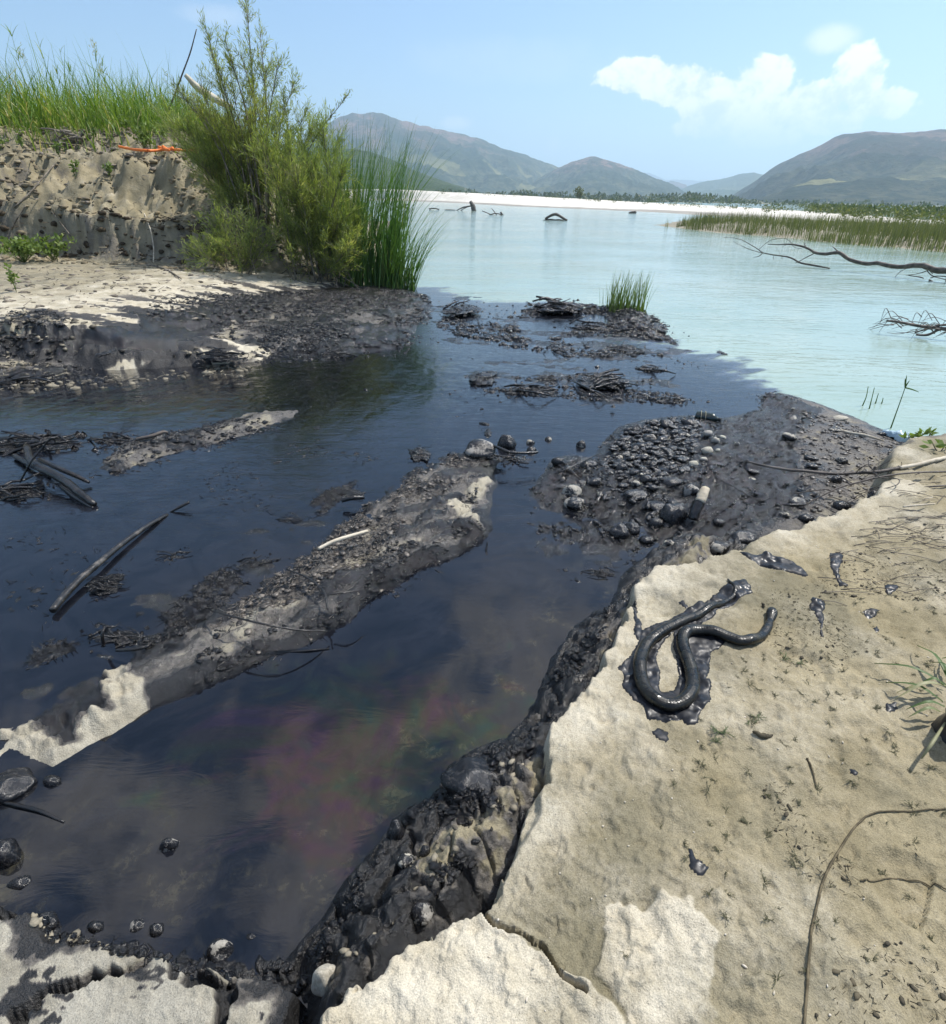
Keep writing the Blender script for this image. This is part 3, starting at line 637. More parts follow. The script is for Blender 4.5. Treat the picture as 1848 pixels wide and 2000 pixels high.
def hill_mat(name, green, green2, bare, bare_at, fields):
    m, n, b = material(name)
    pos = n.pos(); ht = n.attr('rise')
    a = n.noise(pos, .007, 7, .68); d = n.noise(pos, .05, 4, .65)
    c = n.mix(n.mr(d, .4, .62), green, green2)
    k = n.mr(n.m('ADD', ht, n.m('MULTIPLY', n.m('SUBTRACT', a, .5), 1.5)), bare_at, bare_at + .35)
    c = n.mix(n.m('MULTIPLY', k, .85), c, n.mix(n.mr(d, .35, .65), bare, tuple(q * .7 for q in bare)))
    c = n.mix(n.m('MULTIPLY', n.mr(n.m('ADD', n.attr('gully'), n.m('MULTIPLY', n.m('SUBTRACT', d, .5), .9)), .35, .6), .75), c, green)
    sc = n.mr(n.voro(pos, .055), .22, .34)
    c = n.mix(n.m('MULTIPLY', n.m('SUBTRACT', 1.0, sc), .65), c, tuple(q * .5 for q in green))
    fl = n.n('ShaderNodeTexVoronoi', {'Vector': pos, 'Scale': .012})
    fk = n.m('MULTIPLY', n.m('GREATER_THAN', n.n('ShaderNodeSeparateColor', {0: fl.outputs[1]}).outputs[0], 1 - fields), n.mr(ht, .5, .2))
    c = n.mix(n.m('MULTIPLY', fk, n.mr(a, .4, .55, .2, .8)), c, (.20, .19, .085))
    n.put(b.inputs['Base Color'], c)
    b.inputs['Roughness'].default_value = .95; b.inputs['Specular IOR Level'].default_value = .1
    n.put(b.inputs['Normal'], n.bump(n.noise(pos, .06, 5, .7), .8, 9.0))
    return m
def hill(name, sil, dist, depth, m, label, seed, relief=.24, nu=250, nt=68):
    a = np.array(sil, float)
    us = np.linspace(a[0, 0], a[-1, 0], nu)
    xs = a[:, 0]
    vs = np.interp(us, xs, a[:, 1])
    k = np.array([1, 2, 3, 2, 1]) / 9.0
    vs = np.convolve(np.pad(vs, 2, 'edge'), k, 'valid')
    V = np.zeros((nt, nu, 3)); H = np.zeros((nt, nu))
    for j, u in enumerate(us):
        q = AT(u, vs[j], dist); top = max(q[2], 1.0); dv = q[:2] / dist
        for i in range(nt):
            t = i / (nt - 1) * 1.5                       # 0 foot, 1 crest, 1.5 behind
            rad = dist - depth * (1 - t)
            hh = (t ** .85 if t <= 1 else 1 - (t - 1) * .9)
            V[i, j] = (dv[0] * rad, dv[1] * rad, top * hh - 2 * (t == 0)); H[i, j] = min(t, 1)
    T = np.clip(H, 0, 1)
    topz = V[:, :, 2].max()
    X, Y = V[:, :, 0], V[:, :, 1]
    s = 1.0 / (depth * .45)
    gul = np.abs(fbm(X * s * 1.6 + seed, Y * s, 5, seed)) * 2
    V[:, :, 2] -= relief * topz * gul * 4 * T * (1 - T * .93)
    fine = np.abs(fbm(X * s * 5 + seed, Y * s * 3.4, 5, seed + 7, .6))
    V[:, :, 2] -= relief * .55 * topz * fine * 4 * T * (1 - T * .93)
    V[:, :, 2] += topz * .012 * fbm(X * s * 9, Y * s * 9, 3, seed + 3)
    i = np.arange(nt * nu).reshape(nt, nu)
    f = np.stack([i[:-1, :-1], i[:-1, 1:], i[1:, 1:], i[1:, :-1]], -1).reshape(-1, 4)
    rise = (V[:, :, 2] / topz).ravel()
    return struct(link(name, mesh(name, V.reshape(-1, 3), f, m, True, {'rise': rise, 'gully': np.clip(1 - gul * 1.6 - fine * 1.2, 0, 1).ravel()})), label)
gA = hill_mat('wooded_slope', (.014, .030, .012), (.085, .088, .045), (.215, .135, .105), .48, .18)
gB = hill_mat('scrub_slope', (.009, .019, .008), (.054, .056, .028), (.150, .092, .068), .40, .16)
gC = hill_mat('green_slope', (.030, .050, .015), (.060, .080, .028), (.10, .10, .05), .9, .04)
hill('hill', [(430, 330), (540, 290), (640, 238), (662, 224), (690, 219), (720, 216), (745, 218), (770, 226), (800, 230), (830, 236), (860, 247), (890, 256), (930, 266), (970, 280), (1010, 293), (1050, 305), (1085, 316), (1110, 325), (1150, 345), (1200, 366), (1230, 384)], 2600, 1100, gA, 'long hill with a bare brown top behind the tall reeds', 5)
hill('hill', [(1010, 372), (1050, 345), (1090, 324), (1120, 311), (1140, 306), (1165, 302), (1190, 307), (1215, 318), (1245, 331), (1280, 345), (1310, 355), (1340, 372), (1360, 388)], 2200, 700, gA, 'rounded brown hill in the middle of the valley', 9)
hill('hill', [(420, 335), (560, 305), (660, 288), (720, 293), (770, 312), (800, 327), (840, 343), (870, 354), (900, 363), (925, 371), (950, 378)], 900, 420, gC, 'low green hillside just right of the tall reeds', 12, .05)
hill('hill', [(1180, 345), (1240, 333), (1270, 337), (1300, 350), (1330, 349), (1360, 352), (1400, 350), (1440, 370)], 7600, 1500, gB, 'palest farthest ridge at the valley end', 15)
hill('hill', [(1270, 372), (1310, 352), (1340, 358), (1362, 385)], 4200, 900, gB, 'pale blue ridge behind the brown hill', 16)
hill('hill', [(1300, 390), (1325, 372), (1350, 360), (1380, 353), (1420, 345), (1450, 338), (1475, 334), (1500, 340), (1560, 360), (1600, 390)], 3300, 900, gC, 'green wedge of hill beside the big brown hill', 21)
hill('hill', [(1395, 402), (1420, 384), (1450, 365), (1480, 345), (1510, 323), (1540, 304), (1570, 289), (1600, 278), (1640, 262), (1670, 255), (1700, 249), (1740, 247), (1780, 251), (1848, 250), (1950, 262), (2100, 250), (2300, 280), (2500, 330)], 1700, 800, gB, 'big brown hill above the reedy islet', 27)
# ---- air
mh = bpy.data.materials.new('haze'); mh.use_nodes = True
mh.node_tree.nodes.clear()
ho = mh.node_tree.nodes.new('ShaderNodeOutputMaterial')
hv = mh.node_tree.nodes.new('ShaderNodeVolumePrincipled')
hv.inputs['Color'].default_value = (.62, .82, 1.0, 1)
hv.inputs['Density'].default_value = .00026
hv.inputs['Anisotropy'].default_value = .35
mh.node_tree.links.new(hv.outputs[0], ho.inputs['Volume'])
x0, x1, y0, y1, z0, z1 = -7000, 7000, -200, 9600, -1.7, 520
hb = [(x0, y0, z0), (x1, y0, z0), (x1, y1, z0), (x0, y1, z0), (x0, y0, z1), (x1, y0, z1), (x1, y1, z1), (x0, y1, z1)]
hz = link('haze', mesh('haze', hb, [(0, 3, 2, 1), (4, 5, 6, 7), (0, 1, 5, 4), (1, 2, 6, 5), (2, 3, 7, 6), (3, 0, 4, 7)], mh, False))
hz['kind'] = 'stuff'; hz['label'] = 'thin blue summer haze filling the valley'
# ------------------------------------------------------------------ materials for things
def simple(name, c1, c2, scale, rough, spec=.4, bump=0.0, bscale=None, coords='Object'):
    m, n, b = material(name)
    vec = n.n('ShaderNodeTexCoord').outputs['Object'] if coords == 'Object' else n.pos()
    n.put(b.inputs['Base Color'], n.mix(n.mr(n.noise(vec, scale, 4, .6), .35, .65), c1, c2))
    b.inputs['Roughness'].default_value = rough; b.inputs['Specular IOR Level'].default_value = spec
    if bump: n.put(b.inputs['Normal'], n.bump(n.noise(vec, bscale or scale * 3, 4, .65), bump, .01))
    return m
M_OILMUD, n, b = material('oil_soaked_mud')
pos = n.pos(); k = n.noise(pos, 30, 4, .65)
n.put(b.inputs['Base Color'], n.mix(n.mr(k, .45, .7), (.003, .003, .004), (.020, .018, .016)))
n.put(b.inputs['Roughness'], n.mr(n.noise(pos, 12, 3), .35, .65, .08, .36)); b.inputs['Specular IOR Level'].default_value = .6
n.put(b.inputs['Normal'], n.bump(n.noise(pos, 70, 4, .65), .8, .02))
M_GREYMUD, n, b = material('grey_brown_litter')
pos = n.pos(); k = n.noise(pos, 24, 4, .65)
n.put(b.inputs['Base Color'], n.mix(n.mr(k, .35, .65), (.018, .016, .015), (.17, .148, .122)))
b.inputs['Roughness'].default_value = .42; b.inputs['Specular IOR Level'].default_value = .55
M_TWIG = simple('oily_twig', (.004, .004, .004), (.022, .019, .017), 14, .22, .6, .5, 60)
M_DEADWOOD = simple('grey_dead_wood', (.10, .085, .065), (.24, .21, .17), 10, .85, .3, .5, 50)
M_DARKWOOD = simple('wet_dark_wood', (.045, .038, .032), (.12, .10, .085), 9, .6, .4, .6, 40)
M_PALEWOOD = simple('bleached_wood', (.36, .31, .23), (.55, .50, .40), 8, .85, .3, .5, 50)
def stone_mat(name, kind):
    m, n, b = material(name)
    obj = n.n('ShaderNodeTexCoord').outputs['Object']
    oi = n.n('ShaderNodeObjectInfo').outputs['Random']
    sh = n.n('ShaderNodeVectorMath', {0: obj, 1: n.n('ShaderNodeCombineXYZ', {0: n.m('MULTIPLY', oi, 40.0), 1: 0.0, 2: n.m('MULTIPLY', oi, 17.0)}).outputs[0]}, operation='ADD').outputs[0]
    a = n.noise(sh, 1.1, 3, .5); d = n.noise(sh, 6, 4, .6)
    rock = n.mix(n.mr(d, .3, .7), (.27, .25, .20), (.46, .43, .36))
    rock = n.mix(n.mr(oi, .2, .9), rock, n.mix(d, (.17, .165, .15), (.33, .31, .28)))
    blk = n.mix(n.mr(d, .45, .75), (.005, .005, .006), (.048, .045, .043))
    lo, hi = {'black': (.80, .86), 'half': (.50, .58), 'pale': (.22, .30)}[kind]
    k = n.mr(n.m('ADD', a, n.m('MULTIPLY', n.m('SUBTRACT', d, .5), .35)), lo, hi)
    if kind == 'pale': k = n.m('MAXIMUM', k, n.mr(d, .2, .3))
    n.put(b.inputs['Base Color'], n.mix(k, blk, rock))
    n.put(b.inputs['Roughness'], n.m('ADD', n.mr(k, 0, 1, .24, .75), n.m('MULTIPLY', n.m('SUBTRACT', n.noise(sh, 3, 2), .5), .3)))
    n.put(b.inputs['Specular IOR Level'], n.mr(k, 0, 1, .6, .35))
    n.put(b.inputs['Normal'], n.bump(n.noise(sh, 14, 4, .65), .35, .02))
    return m
STM = {k: stone_mat('stone_' + k, k) for k in ('black', 'half', 'pale')}
def leaf_mat(name, g1, g2, dry, trans=.35, rough=.5):
    m, n, b = material(name)
    t = n.attr('tint')
    ramp = n.mix(n.mr(t, .0, .72), g1, g2)
    c = n.mix(n.mr(t, .78, .95), ramp, dry)
    n.put(b.inputs['Base Color'], c); b.inputs['Roughness'].default_value = rough; b.inputs['Specular IOR Level'].default_value = .35
    tl = n.n('ShaderNodeBsdfTranslucent', {0: n.mix(1.0, c, (1.25, 1.3, .55), 'MULTIPLY')})
    mx = n.n('ShaderNodeMixShader', {0: trans, 1: b.outputs[0], 2: tl.outputs[0]})
    n.put(m.node_tree.nodes['Material Output'].inputs['Surface'], mx.outputs[0])
    return m
M_REED = leaf_mat('bank_grass', (.080, .165, .020), (.200, .290, .042), (.40, .37, .15))
M_CATTAIL = leaf_mat('cattail_leaf', (.055, .130, .034), (.125, .220, .058), (.30, .30, .11))
M_TAM = leaf_mat('tamarisk_spray', (.135, .185, .060), (.285, .335, .125), (.38, .36, .18), .56)
M_TAMD = leaf_mat('tamarisk_dark_spray', (.160, .205, .060), (.310, .340, .110), (.36, .34, .15), .58)
M_WEED = leaf_mat('weed_leaf', (.075, .130, .025), (.165, .230, .060), (.30, .28, .12))
M_ISLREED = leaf_mat('islet_reed', (.075, .100, .035), (.150, .165, .070), (.26, .23, .13))
M_SCRUB = leaf_mat('river_scrub', (.045, .070, .018), (.110, .125, .035), (.20, .18, .08))

# ------------------------------------------------------------------ geometry builders
class Acc:
    def __init__(s): s.v = []; s.f = []; s.t = []; s.n = 0
    def add(s, v, f, tint=None):
        v = np.asarray(v, float).reshape(-1, 3); f = np.asarray(f, np.int64)
        s.v.append(v); s.f.append(f + s.n); s.n += len(v)
        s.t.append(np.full(len(v), .5) if tint is None else (np.full(len(v), tint) if np.isscalar(tint) else tint))
    def mesh(s, name, mat, smooth=True):
        v = np.concatenate(s.v); t = np.concatenate(s.t)
        return mesh(name, v, np.concatenate(s.f), mat, smooth, {'tint': t})
def spline(pts, n):
    p = np.asarray(pts, float)
    if len(p) < 3: 
        t = np.linspace(0, 1, n)[:, None]; return p[0] * (1 - t) + p[-1] * t
    q = np.vstack([2 * p[0] - p[1], p, 2 * p[-1] - p[-2]])
    out = []
    for t in np.linspace(0, len(p) - 1 - 1e-9, n):
        i = int(t); u = t - i
        a, b_, c, d = q[i], q[i + 1], q[i + 2], q[i + 3]
        out.append(.5 * (2 * b_ + (c - a) * u + (2 * a - 5 * b_ + 4 * c - d) * u * u + (3 * b_ - a - 3 * c + d) * u ** 3))
    return np.array(out)
def tube(pts, rad, sides=6, rough=0.0, cap=True):
    p = np.asarray(pts, float); n = len(p)
    r = np.broadcast_to(np.asarray(rad, float), (n,)) if np.ndim(rad) == 0 or len(rad) == n else np.interp(np.linspace(0, 1, n), np.linspace(0, 1, len(rad)), rad)
    t = np.gradient(p, axis=0); t /= np.linalg.norm(t, axis=1)[:, None] + 1e-9
    up = np.array([0, 0, 1.0]) if abs(t[0][2]) < .9 else np.array([1.0, 0, 0])
    u = np.cross(t[0], up); u /= np.linalg.norm(u)
    ang = np.arange(sides) / sides * 2 * PI
    rows = []
    for i in range(n):
        u = u - t[i] * np.dot(u, t[i]); u /= np.linalg.norm(u) + 1e-9
        w = np.cross(t[i], u)
        rr = r[i] * (1 + (rough * rng.uniform(-1, 1, sides) if rough else 0))
        rows.append(p[i] + (np.cos(ang) * rr)[:, None] * u + (np.sin(ang) * rr)[:, None] * w)
    if cap:
        rows = [np.repeat(p[:1] , sides, 0) + (rows[0] - p[0]) * .02] + rows + [np.repeat(p[-1:], sides, 0) + (rows[-1] - p[-1]) * .02]
    v = np.concatenate(rows); m = len(rows)
    i = np.arange(m * sides).reshape(m, sides)
    f = np.stack([i[:-1], np.roll(i[:-1], -1, 1), np.roll(i[1:], -1, 1), i[1:]], -1).reshape(-1, 4)
    return v, f
def tube_obj(name, pts, rad, mat, sides=7, n=24, rough=.08, parent=None):
    a = Acc(); a.add(*tube(spline(pts, n), rad, sides, rough)); return link(name, a.mesh(name, mat), parent)
def blades(base, azim, height, lean, bend, width, segs=4, twist=None):
    """base (N,3); azim direction of lean; lean: initial lean, bend: added lean towards the tip (rad)"""
    N = len(base); rows = []
    t = np.linspace(0, 1, segs + 1)
    side = np.stack([-np.sin(azim), np.cos(azim), np.zeros(N)], -1)
    if twist is not None:
        c = np.cos(twist)[:, None]; s_ = np.sin(twist)[:, None]
        side = side * c + np.stack([np.cos(azim), np.sin(azim), np.zeros(N)], -1) * s_
    p = base.copy()
    for k in range(segs + 1):
        w = width * (1 - t[k]) ** .7 + width * .06
        rows.append(p - side * w[:, None] * .5); rows.append(p + side * w[:, None] * .5)
        a = lean + bend * (t[k] + .5 / segs) ** 1.5
        p = p + np.stack([np.cos(azim) * np.sin(a), np.sin(azim) * np.sin(a), np.cos(a)], -1) * (height / segs)[:, None]
    v = np.stack(rows, 1)                      # N, 2(segs+1), 3
    i = np.arange(N)[:, None] * (2 * (segs + 1)) + (np.arange(segs) * 2)[None]
    f = np.stack([i, i + 1, i + 3, i + 2], -1).reshape(-1, 4)
    return v.reshape(-1, 3), f, 2 * (segs + 1)
def sprays(base, dirs, length, width):
    """many small flat leaf sprays: one diamond quad each"""
    N = len(base); d = dirs / (np.linalg.norm(dirs, axis=1)[:, None] + 1e-9)
    r = rng.normal(size=(N, 3)); s = np.cross(d, r); s /= np.linalg.norm(s, axis=1)[:, None] + 1e-9
    v = np.stack([base, base + d * (length * .5)[:, None] + s * (width * .5)[:, None], base + d * length[:, None], base + d * (length * .5)[:, None] - s * (width * .5)[:, None]], 1)
    return v.reshape(-1, 3), np.arange(N * 4).reshape(N, 4)
import bmesh
def ico(sub, seed, amp=.18, flat=(1, 1, 1), freq=1.3, mat=None, name='stone', rough=0.0):
    bm = bmesh.new(); bmesh.ops.create_icosphere(bm, subdivisions=sub, radius=1)
    from mathutils import noise as mn
    for q in bm.verts:
        c = q.co.copy(); o = Vector((seed * 3.1, seed * 1.7, -seed * 2.3))
        k = 1 + amp * mn.noise(c * freq + o) + (rough * mn.noise(c * 5 + o) if rough else 0)
        q.co = Vector((c.x * k * flat[0], c.y * k * flat[1], c.z * k * flat[2]))
    me = bpy.data.meshes.new(name); bm.to_mesh(me); bm.free()
    me.polygons.foreach_set('use_smooth', np.ones(len(me.polygons), bool))
    if mat: me.materials.append(mat)
    return me

ORD = 'first second third fourth fifth sixth seventh eighth ninth tenth eleventh twelfth'.split()
# ------------------------------------------------------------------ far scrub, trees and houses
def leafy_ball(acc, c, rx, rz, n, size, dens=1.0):
    d = rng.normal(size=(n, 3)); d /= np.linalg.norm(d, axis=1)[:, None]
    rr = rng.uniform(.35, 1, n) ** .6 * (1 + .3 * np.sin(d[:, 0] * 5 + c[0]) * np.cos(d[:, 2] * 4 + c[1]))
    p = c + d * rr[:, None] * np.array([rx, rx, rz]); p[:, 2] = np.maximum(p[:, 2], c[2] - rz)
    v, f = sprays(p, d + rng.normal(size=(n, 3)) * .8 + np.array([0, 0, .5]), rng.uniform(.7, 1.3, n) * size, rng.uniform(.5, .9, n) * size)
    acc.add(v, f, np.repeat(rng.uniform(0, .8, n), 4))
def topz_bar(u, t):
    cr, crR = interp([(500, 366, 215), (770, 370, 200), (1000, 381, 175), (1300, 398, 135), (1500, 409, 100), (1848, 432, 66), (2500, 470, 55)], [u])
    q = AT(u, float(cr[0]), float(crR[0])); return q
sc = Acc()
for i in range(150):                                  # low willow scrub dotted along the bar
    u = rng.uniform(1180, 1900) if i < 110 else rng.uniform(820, 1200)
    q = topz_bar(u, 0); L = np.linalg.norm(q[:2]); k = rng.uniform(.90, 1.05) if u > 1500 else rng.uniform(.9, 1.02)
    h = rng.uniform(.25, .7) * (1.0 if u > 1500 else .7)
    leafy_ball(sc, np.array([q[0] * k, q[1] * k, q[2] * (.8 if k < 1 else 1) + h * .5]), h * rng.uniform(.8, 1.8), h * .6, 34, h * .42)
for i in range(420):                                  # green band behind the islet on the right
    u = rng.uniform(1560, 2050); q = topz_bar(u, 0); k = rng.uniform(1.25, 1.6) + (.9 * rng.uniform() ** 2)
    h = rng.uniform(.3, 1.0)
    leafy_ball(sc, np.array([q[0] * k, q[1] * k, max(q[2] - .25, .1) + h * .4]), h * rng.uniform(1, 2.2), h * .6, 26, h * .5)
stuff(link('riverside_scrub', sc.mesh('riverside_scrub', M_SCRUB, False)), 'low green scrub dotted over the white gravel bar', 'scrub')
tl = Acc()
for i in range(900):
    u = rng.uniform(700, 2050)
    dist = rng.uniform(240, 900) if u > 1250 else rng.uniform(330, 700)
    if u < 1000 and rng.uniform() < .6: continue
    hv = np.interp(u, [700, 1000, 1300, 1340, 1500, 1900], [371, 379, 388, 380, 398, 408])
    q = AT(u, hv + rng.uniform(0, 12), dist); h = rng.uniform(1.5, 3.9) * dist / 450
    leafy_ball(tl, np.array([q[0], q[1], q[2]]), h * rng.uniform(.8, 1.9), h * .55, 20, h * .6)
stuff(link('far_treeline', tl.mesh('far_treeline', leaf_mat('hazed_tree_leaf', (.038, .058, .026), (.080, .100, .045), (.11, .12, .06)), False)), 'belt of dark trees along the foot of the hills', 'treeline')  # leaf colours lightened to put distance haze into them
# one poplar-like bush standing alone on the bar
q = AT(1130, 389, 185); t = bpy.data.objects.new('lone_bush', None); COL.objects.link(t); t.location = q
tag(t, 'single upright green bush standing on the white gravel bar', 'bush')
a = Acc()
for i in range(9): leafy_ball(a, np.array([rng.uniform(-.9, .9), rng.uniform(-.6, .6), rng.uniform(.4, 2.2)]), .7, .8, 60, .35)
link('foliage', a.mesh('foliage', M_SCRUB, False), t); tube_obj('trunk', [(0, 0, -.4), (.05, 0, .6), (0, .05, 1.6)], [.09, .06, .03], M_DEADWOOD, 6, 6, 0, t)
# houses of the village below the big hill
mw = simple('house_render', (.5, .47, .42), (.62, .6, .55), 1, .9); mrf = simple('roof_tile', (.30, .12, .07), (.36, .17, .10), 2, .9)
proto = None
for i, (u, v) in enumerate([(1508, 398), (1524, 401), (1536, 396), (1556, 400), (1578, 403), (1603, 401), (1640, 405), (1652, 402), (1690, 408)]):
    q = AT(u, v, 1000 + 25 * (i % 3)); s = 5.0 + (i * 7 % 3)
    if proto is None:
        vv = [(-1, -.7, -1), (1, -.7, -1), (1, .7, -1), (-1, .7, -1), (-1, -.7, .7), (1, -.7, .7), (1, .7, .7), (-1, .7, .7)]
        wm = mesh('wall', vv, [(0, 1, 5, 4), (1, 2, 6, 5), (2, 3, 7, 6), (3, 0, 4, 7), (4, 5, 6, 7)], mw, False)
        rm = mesh('roof', [(-1.1, -.8, .72), (1.1, -.8, .72), (1.1, .8, .72), (-1.1, .8, .72), (-1, 0, 1.25), (1, 0, 1.25)], [(0, 1, 5, 4), (2, 3, 4, 5), (1, 2, 5), (3, 0, 4), (3, 2, 1, 0)], mrf, False)
        proto = True
    h = bpy.data.objects.new('house', None); COL.objects.link(h); h.location = q; h.scale = (s, s, s * .8); h.rotation_euler = (0, 0, rng.uniform(-.5, .5))
    tag(h, ORD[i] + ' tiny pale house from the left at the foot of the big brown hill', 'house', 'houses of the far village')
    link('wall', wm, h); link('roof', rm, h)

# ------------------------------------------------------------------ reeds on the islet
N = 12500
uu = rng.uniform(1300, 2150, N * 2); ws = []
fy = np.interp(uu, [1285, 1340, 1500, 1700, 1848, 2300], [440, 446, 459, 477, 488, 524]); by = np.interp(uu, [1285, 1420, 1600, 1848, 2300], [438, 431, 434, 444, 464])
vv = by + (fy - 6.5 - by) * rng.uniform(0, 1, N * 2)
d = np.array([P(a_, b_, .25) for a_, b_ in zip(uu, vv)])
dens = fbm(d[:, 0] * .5, d[:, 1] * .5, 3, 401) + np.interp(uu, [1290, 1360, 1600, 1850], [-.45, .0, .25, .4])
d = d[dens > rng.uniform(-.35, .35, len(dens))][:N]; uu = None
d[:, 2] = gz(d[:, 0], d[:, 1])
k = np.hypot(d[:, 0], d[:, 1])
hgt = rng.uniform(.30, .72, len(d)) * (.75 + .35 * sm(d[:, 0], 8, 18)) * (1 + .25 * fbm(d[:, 0] * .8, d[:, 1] * .8, 3, 402))
v, f, c = blades(d, rng.uniform(0, 2 * PI, len(d)), hgt, rng.uniform(0, .2, len(d)), rng.uniform(0, .5, len(d)), rng.uniform(.018, .035, len(d)), 2)
a = Acc(); a.add(v, f, np.repeat(np.clip(rng.beta(1.6, 2, len(d)) * .9 + .05 * (rng.uniform(size=len(d)) > .9), 0, 1), c))
stuff(link('islet_reeds', a.mesh('islet_reeds', M_ISLREED, False)), 'reeds covering the low islet across the water', 'reeds')

# ------------------------------------------------------------------ grass on the left bank
def sc_d(x, y): return sdf(x, y, SCARP)
N = 160000
px_ = rng.uniform(-34, -2.0, N); py_ = rng.uniform(15.5, 34, N)
dd = sc_d(px_, py_) + .5 * fbm(px_ * .5, py_ * .5, 3, 411)
edge = np.interp(px_, [-14, -9, -6, -4], [3.1, 3.4, 3.0, 2.4]) + 1.3 * fbm(px_ * .9, py_ * .3, 3, 414)
ok = (dd > edge - 1.6) & (rng.uniform(size=N) < .035 + .20 * sm(dd, edge - .5, edge) + .78 * sm(dd, edge, edge + 1.1))
B = np.stack([px_[ok], py_[ok], gz(px_[ok], py_[ok]) - .02], -1)[:46000]
dd = sc_d(B[:, 0], B[:, 1]); n_ = len(B)
tall = 1 + .28 * fbm(B[:, 0] * .45, B[:, 1] * .45, 3, 412) + .25 * sm(B[:, 0], -7.5, -12)
hgt = (rng.uniform(.55, 1.5, n_) + .6 * (rng.uniform(size=n_) > .93)) * tall * (.42 + .58 * sm(dd, 3.0, 5.5)) * (.78 + .22 * sm(B[:, 0], -3, -8))
v, f, c = blades(B, rng.uniform(0, 2 * PI, n_), hgt, rng.uniform(.0, .35, n_), rng.uniform(.1, 1.7, n_), rng.uniform(.012, .042, n_), 3, rng.uniform(-1, 1, n_))
tint = np.clip(rng.uniform(0, .75, n_) + .25 * fbm(B[:, 0] * .6, B[:, 1] * .6, 3, 413) + .5 * (rng.uniform(size=n_) < .10 + .22 * sm(dd, 5, 3.2)), 0, 1)
a = Acc(); a.add(v, f, np.repeat(tint, c))
stuff(link('bank_grass', a.mesh('bank_grass', M_REED, False)), 'tall bright green grass along the top of the left bank', 'grass')
# tall single reed stems with leaves standing out of it
def reed_stem(base, h, lean_az, lean, nl, mat, plume=False, name='reed_stem', lw=.03, tint=.6):
    t = bpy.data.objects.new(name, None); COL.objects.link(t); t.location = base
    p = np.array([[0, 0, 0], [math.cos(lean_az) * math.sin(lean) * h * .4, math.sin(lean_az) * math.sin(lean) * h * .4, h * .5], [math.cos(lean_az) * math.sin(lean) * h, math.sin(lean_az) * math.sin(lean) * h, h * math.cos(lean)]])
    p = spline(p, 8); a = Acc(); a.add(*tube(p, [.008 * h / 2, .003 * h / 2], 5), .5); link('stem', a.mesh('stem', mat), t)
    tt = rng.uniform(.3, 1.0, nl); bp = np.stack([np.interp(tt, np.linspace(0, 1, 8), p[:, k]) for k in range(3)], -1)
    v, f, c = blades(bp, rng.uniform(0, 2 * PI, nl), rng.uniform(.2, .36, nl) * h * .6, rng.uniform(.3, .8, nl), rng.uniform(.2, 1.0, nl), np.full(nl, lw), 3)
    a = Acc(); a.add(v, f, np.repeat(np.clip(tint + rng.uniform(-.3, .3, nl), 0, 1), c))
    link('leaves', a.mesh('leaves', mat, False), t)
    if plume:
        n_ = 60; q = p[-1] + rng.normal(size=(n_, 3)) * np.array([.04, .04, .12]) * h * .5
        v, f = sprays(q, rng.normal(size=(n_, 3)) * .5 + np.array([.2, 0, 1]), np.full(n_, .08), np.full(n_, .012))
        a = Acc(); a.add(v, f, .95); link('plume', a.mesh('plume', mat, False), t)['kind'] = 'stuff'
    return t
for i, (u, vt) in enumerate([(20, 60), (78, 62), (92, 85), (112, 95), (176, 95), (190, 118), (205, 140), (296, 155), (308, 175), (50, 110), (140, 120), (240, 150)]):
    L = 21.5 + (i % 4) * .8; top = AT(u, vt, L); g = float(gz(top[0], top[1])[0])
    o = reed_stem((top[0], top[1], g), max(top[2] - g, .8), rng.uniform(0, 6.28), .06, 9, M_REED, i in (4, 6, 9))
    tag(o, ORD[sorted([20, 78, 92, 112, 176, 190, 205, 296, 308, 50, 140, 240]).index(u)] + ' tall thin reed stem from the left above the bank grass', 'reed', 'reed stems above the left bank')
for i, (u, v0, vt) in enumerate([(15, 270, 165), (40, 275, 180), (62, 268, 160), (82, 285, 190), (105, 262, 175), (120, 280, 185), (140, 290, 200), (30, 262, 150)]):
    q = AT(u, v0, 19.6); g = float(gz(q[0], q[1])[0]); top = AT(u, vt, 19.6)
    o = reed_stem((q[0], q[1], g), max(top[2] - g, .6), rng.uniform(0, 6.28), .12, 10, M_REED, False, 'yellowing_reed', .035, .8)
    tag(o, ORD[sorted([15, 40, 62, 82, 105, 120, 140, 30]).index(u)] + ' yellowing reed from the left at the front edge of the bank grass', 'reed', 'yellowing reeds at the bank edge')

